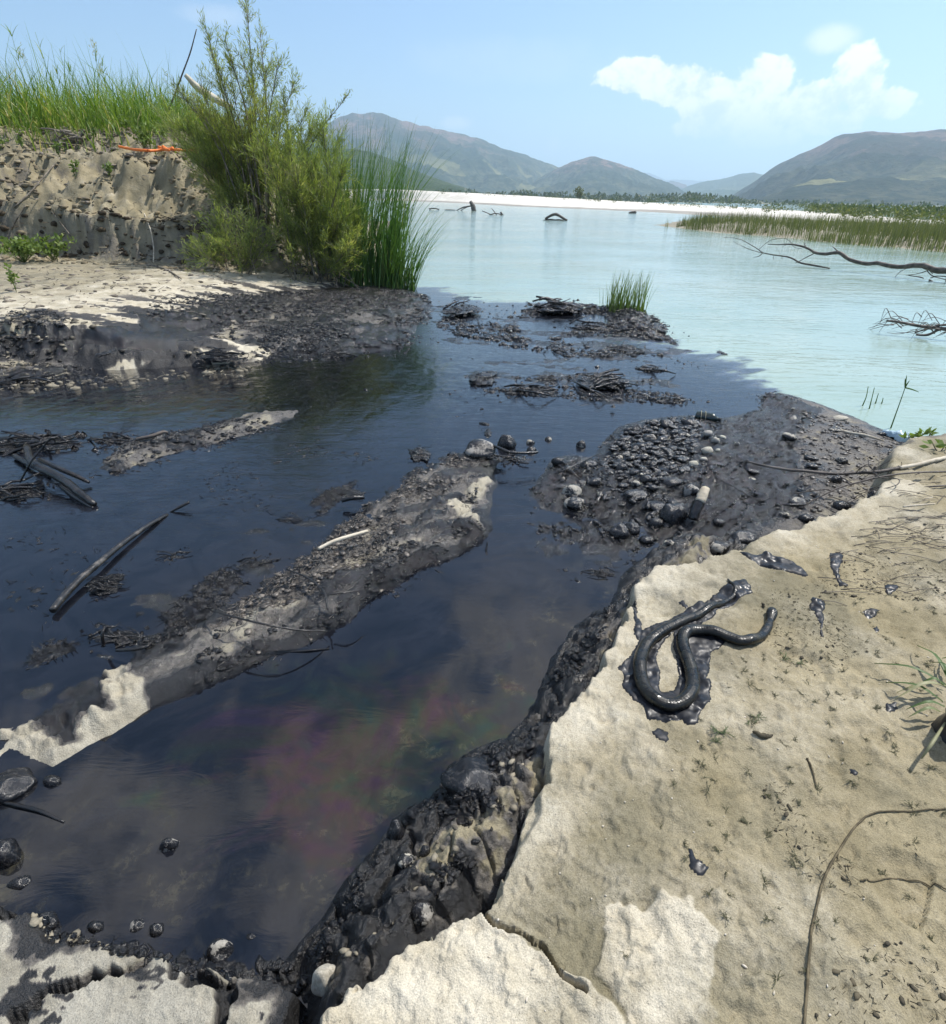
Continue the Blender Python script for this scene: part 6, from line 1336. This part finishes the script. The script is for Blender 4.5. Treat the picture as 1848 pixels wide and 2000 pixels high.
def slope_stick(label, pts, rad, mat=M_DEADWOOD, lift=.06):
    w = []
    for u, v in pts: w.append(AT(u, v, slope_at(u, v) - lift))
    r_ = [q / ppx(*w[0]) for q in rad]
    return tag(tube_obj('dead_stick', w, r_, mat, 6, 16, .1), label, 'stick')
slope_stick('long pale dead stem leaning on the left of the scarp', [(28, 405), (60, 375), (90, 340), (117, 308)], [1.6, 1.5, 1.2])
slope_stick('pale stem curving down below the left weed patch', [(22, 448), (35, 425), (50, 402)], [1.2, 1.2, 1.0])
slope_stick('thin arched yellow stem hanging over the scarp', [(300, 512), (300, 480), (293, 445), (279, 410)], [1.2, 1.2, 1.0], M_PALEWOOD, .15)
slope_stick('pale dead stem slanting over the dark scarp', [(100, 412), (130, 450), (160, 490)], [1.0, 1.2, .8])
slope_stick('dead stem on the sand below the scarp', [(288, 517), (320, 524), (345, 538), (355, 545)], [1.4, 1.5, .9])
t = bpy.data.objects.new('root_mass', None); COL.objects.link(t); d0 = slope_at(153, 282); t.location = AT(153, 282, d0)
tag(t, 'grey tangle of dead roots on the brow of the left bank', 'roots')
for i in range(16):
    p0 = np.array([rng.uniform(-.5, .5), rng.uniform(-.2, .2), rng.uniform(-.1, .25)]); e = p0 + np.array([rng.uniform(-.6, .6), rng.uniform(-.3, .1), rng.uniform(-.15, .3)])
    tube_obj('root', [p0, (p0 + e) / 2 + rng.normal(size=3) * .08, e], [.03 + .02 * rng.uniform(), .012], M_DEADWOOD, 6, 8, .2, t)
t = bpy.data.objects.new('dead_brush', None); COL.objects.link(t); d0 = 14.6; q0 = AT(500, 425, d0); q0[2] = float(gz(q0[0], q0[1])[0]) + .1; t.location = q0
tag(t, 'heap of brittle grey dead twigs left of the big tamarisk foot', 'brushwood')
for i in range(26):
    p0 = np.array([rng.uniform(-.6, .7), rng.uniform(-.5, .1), rng.uniform(-.2, .35)]); e = p0 + np.array([rng.uniform(-.7, .7), rng.uniform(-.5, .2), rng.uniform(-.3, .35)])
    tube_obj('twig', [p0, (p0 + e) / 2 + rng.normal(size=3) * .06, e], [.012, .004], M_DEADWOOD if i % 3 else M_DARKWOOD, 5, 7, .1, t)
t = bpy.data.objects.new('dead_brush', None); COL.objects.link(t); q0 = P(600, 522, .35); t.location = q0
tag(t, 'black oily brushwood under the olive tamarisk', 'brushwood')
for i in range(40):
    p0 = np.array([rng.uniform(-1.3, 1.0), rng.uniform(-.5, .3), rng.uniform(-.25, .3)]); e = p0 + np.array([rng.uniform(-.5, .5), rng.uniform(-.4, .2), rng.uniform(-.2, .35)])
    tube_obj('twig', [p0, (p0 + e) / 2 + rng.normal(size=3) * .08, e], [.018, .006], M_TWIG if i % 4 else M_DEADWOOD, 5, 7, .1, t)
# orange strap on the brow of the bank
mo_ = simple('orange_webbing', (.75, .17, .03), (.85, .24, .05), 20, .6)
t = bpy.data.objects.new('orange_strap', None); COL.objects.link(t); ds = slope_at(300, 293) - .15; t.location = AT(300, 293, ds)
tag(t, 'orange plastic strap trailing through the grass edge of the left bank', 'strap')
for i, pts in enumerate([[(232, 286), (246, 289), (262, 292), (288, 294)], [(288, 294), (306, 294), (318, 292), (336, 291)], [(336, 291), (350, 293), (368, 294), (388, 295)], [(318, 286), (328, 292), (338, 289)], [(378, 292), (384, 297), (389, 293), (388, 299)], [(310, 287), (322, 291), (330, 293)]]):
    w = [AT(u, v, slope_at(u, v + 4) - .25) for u, v in pts]; o = tube_obj('webbing' if i < 3 else 'knot', w, [.03, .03], mo_, 6, 12, .1); o.parent = t; o.matrix_parent_inverse = Matrix.Translation(-t.location)
# thin reeds standing in the clear water
for i, (pts, lb) in enumerate([([(1740, 836), (1750, 808), (1760, 780), (1768, 757)], 'tallest single reed standing in the clear water by the shore'), ([(1685, 792), (1692, 775), (1696, 755)], 'short reed leftmost of the four small reeds in the water'), ([(1698, 798), (1703, 778), (1708, 757)], 'second small reed in the clear water'), ([(1710, 788), (1713, 778), (1716, 768)], 'third small reed in the clear water'), ([(1722, 788), (1724, 782), (1725, 777)], 'shortest reed, right of the three small reeds')]):
    A = P(*pts[0]); B_ = A + np.array([1, .1, 0])
    w = [VP(u, v, A, B_) for u, v in pts]; t = bpy.data.objects.new('water_reed', None); COL.objects.link(t); t.location = A; tag(t, lb, 'reed')
    o = tube_obj('stem', w, [.006, .004, .003], M_CATTAIL, 5, 10, 0); o.parent = t; o.matrix_parent_inverse = Matrix.Translation(-t.location)
    if i == 0:
        for e in [(1771, 733), (1777, 743), (1795, 766), (1768, 740)]:
            o = tube_obj('leaf', [w[-1], VP(*[(1768 + e[0]) / 2, (757 + e[1]) / 2 - 1], A, B_), VP(*e, A, B_)], [.006, .006, .002], M_CATTAIL, 4, 6, 0); o.parent = t; o.matrix_parent_inverse = Matrix.Translation(-t.location)
# ------------------------------------------------------------------ oil lying on the sand
M_TAR, n, b = material('wet_tar')
pos = n.pos()
n.put(b.inputs['Base Color'], n.mix(n.mr(n.noise(pos, 30, 4), .45, .7), (.008, .009, .012), (.022, .024, .029)))
n.put(b.inputs['Roughness'], n.mr(n.noise(pos, 14, 4, .6), .35, .65, .32, .56)); b.inputs['Specular IOR Level'].default_value = .36
n.put(b.inputs['Normal'], n.bump(n.noise(pos, 26, 3, .5), .12, .004))
def puddle(label, outline, holes=(), thick=.004, res=.006, name='oil_puddle', wob=.006, z=.27, mat=None, grow=0.0):
    w = [P(u, v, z)[:2] for u, v in outline]; hs = [[P(u, v, z)[:2] for u, v in h_] for h_ in holes]
    p = np.array(w); x0_, y0_ = p.min(0) - .03; x1_, y1_ = p.max(0) + .03
    nx = max(8, int((x1_ - x0_) / res)); ny = max(8, int((y1_ - y0_) / res))
    xs, ys = np.meshgrid(np.linspace(x0_, x1_, nx), np.linspace(y0_, y1_, ny), indexing='ij'); xs = xs.ravel(); ys = ys.ravel()
    d = sdf(xs + wob * fbm(xs * 22, ys * 22, 3, 601), ys + wob * fbm(xs * 22, ys * 22, 3, 602), w)
    for h_ in hs: d = np.minimum(d, -sdf(xs + wob * fbm(xs * 22, ys * 22, 3, 603), ys + wob * fbm(xs * 22, ys * 22, 3, 604), h_))
    d = d + grow
    f = grid_faces(nx, ny, d > 0)
    zz = gz(xs, ys) + np.where(d > 0, thick * (1 - np.exp(-np.maximum(d, 0) / .006)) + .0015, -.006)
    v, f, _ = compact(np.stack([xs, ys, zz], -1), f, {})
    c = v.mean(0)
    return tag(link(name, mesh(name, v - c, f, mat or M_TAR), None, tuple(c)), label, 'oil')
S = lambda L: [(937.7 + .4926 * x, 937.7 + .4926 * y) for x, y in L]
puddle('black oil puddle spreading on the sand under the snake', S([(1055, 380), (1078, 428), (1040, 442), (995, 470), (940, 498), (915, 532), (860, 560), (905, 585), (950, 600), (965, 628), (945, 655), (912, 662), (905, 700), (900, 745), (885, 782), (907, 790), (902, 865), (862, 900), (858, 945), (828, 952), (800, 926), (740, 940), (700, 926), (672, 930), (660, 882), (615, 857), (600, 832), (575, 792), (585, 762), (557, 738), (605, 690), (632, 642), (655, 590), (720, 560), (800, 520), (900, 470), (960, 420), (1000, 390)]),
       [S([(770, 588), (735, 612), (700, 650), (692, 690), (706, 740), (696, 808), (722, 830), (780, 822), (802, 770), (790, 700), (778, 650)])], grow=.010)
puddle('long black tar patch at the top edge of the pale bank', S([(1035, 262), (1060, 256), (1100, 266), (1150, 262), (1200, 285), (1250, 300), (1280, 325), (1310, 350), (1290, 356), (1230, 345), (1170, 330), (1120, 305), (1060, 285)]), (), .010)
puddle('teardrop shaped tar stain right of the snake head', S([(1318, 450), (1345, 442), (1378, 456), (1374, 490), (1366, 545), (1362, 580), (1372, 610), (1355, 600), (1350, 555), (1330, 510), (1312, 475)]))
puddle('long thin tar streak running down left of the snake', S([(602, 445), (620, 440), (630, 470), (628, 520), (645, 570), (650, 600), (630, 640), (610, 605), (618, 560), (608, 510)]), (), .003)
puddle('pale edged tar smear above the teardrop stain', S([(1395, 270), (1440, 262), (1445, 300), (1430, 340), (1445, 380), (1470, 395), (1440, 400), (1405, 345), (1390, 310)]), (), .004)
puddle('small round tar stain at the right of the tar smear', S([(1612, 395), (1640, 384), (1668, 395), (1660, 418), (1630, 432), (1615, 415)]), (), .005)
puddle('ragged little tar stain below the round one', S([(1528, 498), (1560, 485), (1592, 492), (1580, 512), (1550, 522), (1530, 512)]), (), .004)
puddle('lowest tar spot of the row at the right', S([(1562, 568), (1585, 556), (1596, 575), (1578, 590)]), (), .004)
puddle('thin crusty tar stain on the sand below the snake coil', S([(682, 990), (715, 975), (750, 980), (755, 1010), (740, 1030), (700, 1020)]), (), .002)
puddle('dark bottle shaped stain low on the sand', [(1346, 1652), (1356, 1650), (1360, 1668), (1375, 1680), (1388, 1690), (1382, 1705), (1362, 1704), (1348, 1690)], (), .003)
puddle('grey tar flake beside the seedlings at the right', [(1732, 1366), (1755, 1364), (1760, 1378), (1745, 1386), (1730, 1380)], (), .003)
puddle('small grey tar flake lower right among seedlings', [(1660, 1490), (1674, 1494), (1682, 1504), (1672, 1508), (1662, 1502)], (), .003)
puddle('faint tar smear inside the bend of the snake', S([(788, 470), (812, 466), (830, 490), (820, 500), (800, 488)]), (), .002)

# ------------------------------------------------------------------ the snake
M_SNAKE, n, b = material('oily_snake_skin')
uvn = n.n('ShaderNodeUVMap'); uv = uvn.outputs[0]
sv = n.scl(uv, (1, 1, 1))
cell = n.n('ShaderNodeTexVoronoi', {'Vector': n.n('ShaderNodeMapping', {'Vector': uv, 'Scale': (190, 22, 1)}).outputs[0], 'Scale': 1.0, 'Randomness': .25})
pos = n.pos()
n.put(b.inputs['Base Color'], n.mix(n.mr(n.noise(pos, 18, 4), .5, .72), (.004, .0045, .004), (.020, .021, .016)))
spk = n.m('MULTIPLY', n.mr(n.voro(pos, 170), .16, .08), n.mr(n.noise(pos, 9, 3), .50, .60))
n.put(b.inputs['Base Color'], n.mix(n.m('MULTIPLY', spk, .8), n.mix(n.mr(n.noise(pos, 18, 4), .5, .72), (.004, .0045, .004), (.020, .021, .016)), (.20, .175, .115)))
n.put(b.inputs['Roughness'], n.mr(n.noise(pos, 40, 3), .35, .65, .20, .55)); b.inputs['Specular IOR Level'].default_value = .40
hh = n.m('ADD', n.m('MULTIPLY', n.m('SUBTRACT', 1.0, cell.outputs[0]), .5), n.m('MULTIPLY', n.noise(pos, 70, 3), .5))
n.put(b.inputs['Normal'], n.bump(hh, .45, .004))
SN = S([(992, 358), (1000, 368), (1012, 382), (1022, 398), (1014, 418), (972, 445), (922, 478), (870, 509), (812, 535), (762, 560), (712, 590), (672, 622), (648, 662), (637, 712), (642, 762), (660, 810), (692, 845), (740, 866), (790, 864), (828, 842), (848, 798), (846, 742), (829, 690), (812, 645), (808, 607), (826, 583), (870, 574), (930, 583), (990, 602), (1040, 617), (1086, 610), (1124, 588), (1149, 555), (1162, 520), (1167, 492), (1167, 478)])
SR = [4, 5.5, 7, 8.5, 10, 13, 16, 18.5, 21, 23, 25, 26.5, 28, 29, 30, 31, 31.5, 32, 32, 31.5, 31, 30, 29, 28, 27, 26.5, 26, 26, 25.5, 25, 24, 22, 19, 16.5, 20.5, 18]
gsn = [P(u, v, .30) for u, v in SN]
w = []; rr = []
for (q, r_) in zip(gsn, SR):
    rm_ = r_ * .4926 * .87 / ppx(*q); z0 = float(gz(q[0], q[1])[0]); w.append((q[0], q[1], z0 + rm_ * .84 + .002)); rr.append(rm_)
path = spline(w, 260); rad = np.interp(np.linspace(0, 1, 260), np.linspace(0, 1, len(rr)), rr)
sides = 22
tn = np.gradient(path, axis=0); tn /= np.linalg.norm(tn, axis=1)[:, None]
ang = np.arange(sides) / sides * 2 * PI
V = []; UVS = []
L = np.concatenate([[0], np.cumsum(np.linalg.norm(np.diff(path, axis=0), axis=1))])
hd = L[-1]
rad = rad * (1 + .014 * np.sin(L * 90) + .05 * fbm(L * 9, L * 0 + 3.3, 4, 611))
# head: a slight neck, widened jaw, blunt snout
s_ = (hd - L) / .07
shape = np.where(s_ < 1.6, np.interp(s_, [0, .10, .3, .6, 1.0, 1.3, 1.6], [.22, .55, .82, 1.02, 1.0, .88, .92]), 1.0)
wide = np.where(s_ < 1.3, np.interp(s_, [0, .3, .7, 1.0, 1.3], [1.0, 1.10, 1.26, 1.18, 1.0]), 1.0)
for i in range(260):
    side = np.cross(tn[i], (0, 0, 1)); side /= np.linalg.norm(side); up = np.cross(side, tn[i])
    r_ = rad[i] * shape[i]
    ca, sa = np.cos(ang), np.sin(ang)
    hgt = np.where(sa > 0, .92, .86)
    V.append(path[i] + (ca * r_ * wide[i] * 1.04)[:, None] * side + (sa * r_ * hgt)[:, None] * up - np.array([0, 0, rad[i] * (1 - shape[i]) * .45]))
V = [np.repeat(path[:1], sides, 0)] + V + [np.repeat((V[-1].mean(0) + tn[-1] * .006)[None], sides, 0)]
m = len(V); i = np.arange(m * sides).reshape(m, sides)
f = np.stack([i[:-1], np.roll(i[:-1], -1, 1), np.roll(i[1:], -1, 1), i[1:]], -1).reshape(-1, 4)
c = path.mean(0)
me = mesh('snake', np.concatenate(V) - c, f, M_SNAKE)
uvl = me.uv_layers.new(name='UVMap'); li = np.empty(len(me.loops), np.int32); me.loops.foreach_get('vertex_index', li)
Lx = np.concatenate([[0], L, [L[-1]]]) / L[-1]
U_ = Lx[li // sides]; V_ = (li % sides) / sides
# close the seam
pl_ = li.reshape(-1, 4); vv_ = V_.reshape(-1, 4).copy(); mxs = vv_.max(1) > .9; vv_[mxs] = np.where(vv_[mxs] < .05, 1.0, vv_[mxs])
uvl.data.foreach_set('uv', np.stack([U_, vv_.ravel()], -1).astype(np.float32).ravel())
snake = link('snake', me, None, tuple(c))
tag(snake, 'dead oil covered black snake lying in an S bend on the sandy bank', 'snake')
mey = simple('dull_eye', (.03, .03, .025), (.05, .05, .04), 5, .2, .8)
ey = ico(2, 3, 0, (1, 1, 1), 1, mey, 'eye')
k = 260 - 1 - int(np.searchsorted((hd - L)[::-1], .030)); side = np.cross(tn[k], (0, 0, 1)); side /= np.linalg.norm(side)
for sg in (-1, 1):
    e = path[k] + side * sg * rad[k] * shape[k] * .86 + np.array([0, 0, rad[k] * .28]) - c
    link('eye', ey, snake, tuple(e), None, (.005, .005, .005))

# ------------------------------------------------------------------ bottle, plastic, seedlings, grass at the right edge
M_BOT, n, b = material('oily_bottle_plastic')
b.inputs['Base Color'].default_value = (.010, .022, .020, 1); b.inputs['Roughness'].default_value = .16; b.inputs['Specular IOR Level'].default_value = .7
A = P(1360, 812, .075); Bq = P(1408, 820, .085); axv = Bq - A; Lb = np.linalg.norm(axv); r0 = 10.5 / ppx(*A)
def lathe(prof_, A, d, mat, name, parent, sides=20, ribs=False):
    a = Acc(); pts = [A + d * s for s, _ in prof_]; a.add(*tube(pts, [r for _, r in prof_], sides)); o = link(name, a.mesh(name, mat), parent); o.matrix_parent_inverse = Matrix.Translation(-parent.location); return o
t = bpy.data.objects.new('plastic_bottle', None); COL.objects.link(t); t.location = A; tag(t, 'oil blackened plastic bottle lying at the edge of the mud flat', 'bottle')
u_ = axv / Lb
pr = [(0, r0 * .6), (.004, r0 * .9), (.012, r0)]
for i in range(9):
    s = .02 + i * .013; pr += [(s, r0 * (1.0 if i % 2 else .955))]
pr += [(Lb * .66, r0), (Lb * .74, r0 * .86), (Lb * .82, r0 * .55), (Lb * .87, r0 * .36), (Lb * .93, r0 * .33)]
lathe(sorted(pr), A, u_, M_BOT, 'body', t)
lathe([(Lb * .93, r0 * .40), (Lb * .95, r0 * .42), (Lb * .99, r0 * .42), (Lb, r0 * .38)], A, u_, M_TWIG, 'cap', t)
# twine round the bottle
mtw = simple('pale_twine', (.35, .32, .2), (.45, .42, .3), 9, .8)
for k_ in (.18, .36):
    c_ = A + u_ * Lb * k_; sd_ = np.cross(u_, (0, 0, 1)); sd_ /= np.linalg.norm(sd_); up_ = np.cross(sd_, u_)
    ring = [c_ + (sd_ * math.cos(a_) + up_ * math.sin(a_)) * r0 * 1.06 + u_ * .02 * math.cos(a_) for a_ in np.linspace(-.3, 3.5, 14)]
    o = tube_obj('twine', ring, [.0025, .0025], mtw, 4, 20, 0, t); o.matrix_parent_inverse = Matrix.Translation(-t.location)
# crumpled blue plastic by the water
mbl = simple('faded_blue_plastic', (.30, .42, .50), (.50, .62, .68), 4, .45, .5, .3, 12)
g = G(1757, 862); s_ = 18 / ppx(*g)
nx, ny = 26, 14
xs, ys = np.meshgrid(np.linspace(-1, 1, nx), np.linspace(-1, 1, ny), indexing='ij'); xs = xs.ravel(); ys = ys.ravel()
wx_ = xs * s_ * (1 - .35 * ys * xs); wy_ = ys * s_ * 1.0 - xs * s_ * .9
zz = .015 + .05 * np.sqrt(np.clip(1 - ys ** 2, 0, 1)) * np.clip(1 - xs ** 2, 0, 1) ** .4 + .02 * np.abs(fbm(xs * 2.4, ys * 3, 3, 621)) * 2 - .03 * (np.abs(ys) > .95)
tag(link('plastic_sheet', mesh('plastic_sheet', np.stack([wx_, wy_, zz], -1), grid_faces(nx, ny), mbl), None, tuple(g)), 'crumpled pale blue plastic at the water edge on the right', 'plastic')
# sprig with yellow-green leaves
def sprig(pts_list, label):
    A = G(*pts_list[0][0]); Bp = A + np.array([1, .05, 0]); t = bpy.data.objects.new('leafy_sprig', None); COL.objects.link(t); t.location = A; tag(t, label, 'plant')
    for pts in pts_list:
        w = [VP(u, v, A, Bp) for u, v in pts]; o = tube_obj('stem', w, [.005, .003], M_DEADWOOD, 5, 8, 0); o.parent = t; o.matrix_parent_inverse = Matrix.Translation(-t.location)
        a = Acc(); m = 9; base = np.repeat(w[-1][None], m, 0) + rng.normal(size=(m, 3)) * .012 - np.array([0, 0, .01]); v, f = sprays(base, rng.normal(size=(m, 3)) * np.array([1, .7, .5]) + np.array([0, 0, .35]), rng.uniform(.05, .09, m), rng.uniform(.022, .032, m)); a.add(v - A, f, np.repeat(rng.uniform(.4, .78, m), 4)); o = link('leaf_whorl', a.mesh('leaf_whorl', M_WEED, False), t)
sprig([[(1790, 872), (1783, 862), (1780, 856)], [(1794, 870), (1799, 856), (1803, 846)], [(1810, 872), (1814, 858), (1818, 846)], [(1780, 868), (1776, 858), (1775, 852)]], 'young sprig with yellow green leaves beside the blue plastic')
sprig([[(1835, 885), (1842, 876), (1846, 868)], [(1832, 884), (1826, 874), (1822, 866)]], 'sprig of few leaves at the right edge above the thorny branch')
# seedlings and weeds on the sand
M_SEED = leaf_mat('seedling_green', (.045, .048, .022), (.085, .085, .038), (.12, .10, .055), .15)
M_SEEDG = leaf_mat('seedling_bright', (.075, .105, .040), (.130, .165, .075), (.18, .17, .09), .25)
def seedling(mat, seed, n_):
    a = Acc(); r_ = np.random.default_rng(seed)
    az0 = r_.uniform(0, 6.28)
    for i in range(n_):
        az_ = az0 + r_.normal() * .75 + (PI if r_.uniform() < .3 else 0); L = r_.uniform(.25, 1.0); e = np.array([math.cos(az_) * L, math.sin(az_) * L, r_.uniform(.05, .45)])
        p = spline([(r_.normal() * .15, r_.normal() * .15, 0), e * .5 + np.array([r_.normal() * .12, r_.normal() * .12, .12]), e], 5); a.add(*tube(p, [.035, .018], 4, 0, False), r_.uniform(.1, .8))
        for k_ in range(4):
            q = p[r_.integers(1, 5)]; d = e / L + r_.normal(size=3) * .7; d[2] = abs(d[2]) * .6
            a.add(*tube(spline([q, q + d * .18], 3), [.035, .012], 4, 0, False), r_.uniform(.2, .9))
    return a.mesh('seedling', mat)
SD = [seedling(M_SEED, i, 5 + i % 4) for i in range(6)]; SDG = [seedling(M_SEEDG, 50 + i, 12) for i in range(3)]
gs = [(1408, 1432, 22, 'greenest seedling tuft on the sand below the snake'), (1398, 1448, 14, 'small green tuft touching the greenest tuft'), (1478, 1405, 18, 'grey green seedling tuft right of the greenest one'), (1462, 1412, 10, 'little tuft between the two green tufts'),
      (1532, 1285, 16, 'green seedling tuft right of the snake coil'), (1562, 1296, 14, 'green tuft farther right of the snake coil'), (1528, 1330, 12, 'flat seedling below the tufts right of the snake'), (1565, 1355, 13, 'dark tuft in a row of tufts right of the snake'), (1618, 1357, 14, 'pale grey tuft at the right of that row'), (1710, 1385, 17, 'branching seedling near the grey tar flake'), (1735, 1430, 18, 'widely branching seedling in the right part of the sand'),
      (1780, 1575, 20, 'largest dry weed with straw at the lower right'), (1338, 1648, 17, 'dark seedling above the bottle shaped stain'), (1420, 1640, 15, 'dark seedling right of the bottle shaped stain'), (1385, 1745, 17, 'branching weed below the bottle shaped stain'), (1575, 1895, 14, 'dark weed at the left of the long runner'), (1220, 1865, 13, 'small dark weed on the pale slab'), (1450, 1605, 12, 'faint seedling left of the runner bend'), (1545, 1500, 12, 'seedling cluster at the middle right of the sand'), (1500, 1625, 11, 'tiny weed above the runner bend')]
for i, (u, v, s, lb) in enumerate(gs):
    g = G(u, v); k_ = s / ppx(*g)
    o = link('seedling', (SDG if i < 6 else SD)[i % (3 if i < 6 else 6)], None, tuple(g), (0, 0, rng.uniform(0, 6)), (k_, k_, k_ * .8)); tag(o, lb, 'seedling')
pts = in_poly(PX([(1300, 1420), (1520, 1200), (1700, 1130), (1848, 1100), (1900, 1300), (1880, 1990), (1480, 1990), (1420, 1790), (1280, 1600)], .27), 190)
zs = gz(pts[:, 0], pts[:, 1])
for (x, y), z_ in zip(pts, zs):
    k_ = rng.uniform(.010, .028); o = link('seedling', random.choice(SD), None, (x, y, z_), (0, 0, rng.uniform(0, 6)), (k_, k_, k_ * .7))
    tag(o, 'tiny dull green seedling on the dry sand right of the snake', 'seedling', 'tiny seedlings on the sand')
# long runner creeping over the sand
def ground_line(name, label, pts, radm, mat, cat='stem', lift=.004, n=50):
    p = spline([G(u, v) for u, v in pts], n); p[:, 2] = gz(p[:, 0], p[:, 1]) + lift
    a = Acc(); a.add(*tube(p, radm, 6, .12)); return tag(link(name, a.mesh(name, mat)), label, cat)
M_RUN = simple('dry_runner', (.07, .058, .036), (.14, .115, .07), 30, .8, .2, .4, 90)
ground_line('runner', 'long dry runner curving down the sand to the bottom edge', [(1850, 1580), (1800, 1584), (1745, 1586), (1705, 1590), (1675, 1610), (1640, 1660), (1612, 1710), (1595, 1770), (1583, 1830), (1577, 1900), (1568, 2020)], [.0022, .0032], M_RUN)
ground_line('root_bit', 'short dark root lying on sand above the runner bend', [(1576, 1482), (1584, 1500), (1590, 1520), (1594, 1538)], [.0035, .002], M_RUN, 'root')
ground_line('root_bit', 'thin root curved at the far lower right', [(1680, 1722), (1740, 1716), (1800, 1724), (1860, 1745)], [.0018, .0018], M_RUN, 'root')
ground_line('dead_leaf', 'curled dark flake on the sand below the snake coil', [(1470, 1432), (1490, 1440), (1508, 1438)], [.004, .010, .003], M_DRY, 'flake', .006, 12)
# dry grass laid flat near the thorny branch
tw = Acc()
for i in range(150):
    u = rng.uniform(1590, 1880); v = rng.uniform(930, 1180); 
    if v > 1080 and rng.uniform() < .6: continue
    g = G(u, v, 2); an = rng.normal() * .35 + .15; Ld = rng.uniform(.06, .22)
    e = g + np.array([math.cos(an) * Ld, -math.sin(an) * Ld, 0]); e[2] = float(gz(e[0], e[1])[0]); mdd = (g + e) / 2 + np.array([0, 0, .012])
    tw.add(*tube(spline([g + np.array([0, 0, .003]), mdd, e + np.array([0, 0, .004])], 5), [.0022, .0012], 4, 0, False))
stuff(link('dry_straw', tw.mesh('dry_straw', M_DARKWOOD)), 'fine dark dry straw on the sand under the thorny branch', 'straw')
# grass tuft and a black shadow-casting stand-in at the right edge
M_SPIKE = leaf_mat('coarse_grass', (.045, .090, .025), (.095, .150, .050), (.30, .29, .17), .25)
C0 = G(1868, 1338); t = bpy.data.objects.new('coarse_grass_tuft', None); COL.objects.link(t); t.location = C0
tag(t, 'coarse green grass tuft spreading in from the right edge of the sand', 'grass tuft')
for i, (s0, e, h0, tnt) in enumerate([((1849, 1337), (1708, 1295), .02, .3), ((1849, 1339), (1752, 1352), .02, .9), ((1842, 1370), (1732, 1332), .02, .4), ((1849, 1340), (1748, 1365), .05, .92), ((1856, 1335), (1792, 1260), .03, .5), ((1862, 1330), (1808, 1295), .04, .3), ((1846, 1340), (1790, 1338), .03, .6), ((1866, 1325), (1840, 1285), .05, .3), ((1846, 1380), (1770, 1385), .02, .5), ((1838, 1390), (1775, 1400), .02, .85), ((1872, 1330), (1850, 1270), .06, .4)]):
    a_ = P(s0[0], s0[1], .30); e_ = P(e[0], e[1], .285); d = e_ - a_; L = np.linalg.norm(d)
    pts = spline([a_, (a_ + e_) / 2 + np.array([0, 0, .02 + h0 * .5]), e_], 8); sd_ = np.cross(d / L, (0, 0, 1)); wd_ = np.array([.3, .75, 1, 1, .85, .65, .4, .05]) * .0065
    up = np.array([0, 0, .003])
    vv = np.concatenate([pts + sd_ * wd_[:, None], pts - up, pts - sd_ * wd_[:, None]]) - C0
    k_ = np.arange(8); ff = np.concatenate([np.stack([k_[:-1], k_[1:], k_[1:] + 8, k_[:-1] + 8], -1), np.stack([k_[:-1] + 8, k_[1:] + 8, k_[1:] + 16, k_[:-1] + 16], -1)])
    a = Acc(); a.add(vv, ff, tnt); link('leaf', a.mesh('leaf', M_SPIKE), t)
a_ = P(1800, 1500, .28); 
pts = spline([P(1846, 1412, .30), P(1822, 1450, .33), P(1800, 1482, .29)], 8); a = Acc(); v, f = tube(pts, [.003, .006, .002], 5); a.add(v, f, .92); tag(link('dry_leaf', a.mesh('dry_leaf', M_SPIKE)), 'single dry grass leaf pointing down left at the right edge', 'leaf')
M_STANDIN = simple('stand_in_black', (.010, .011, .014), (.022, .023, .027), 20, .38, .5, .3, 60)
bq = G(1880, 1440)  # unidentified dark object past the edge, shaped to throw its shadow in
a = Acc(); a.add(*tube(spline([(0, 0, -.03), (.0, 0, .04), (.01, .005, .12), (.02, .012, .20), (.04, .02, .25)], 14), [.095, .070, .056, .052, .020], 14, .14))
o = link('edge_stand_in', a.mesh('edge_stand_in', M_STANDIN), None, tuple(bq)); tag(o, 'black stand-in at the right edge, shaped to cast the shadow beside the grass tuft', 'stump')
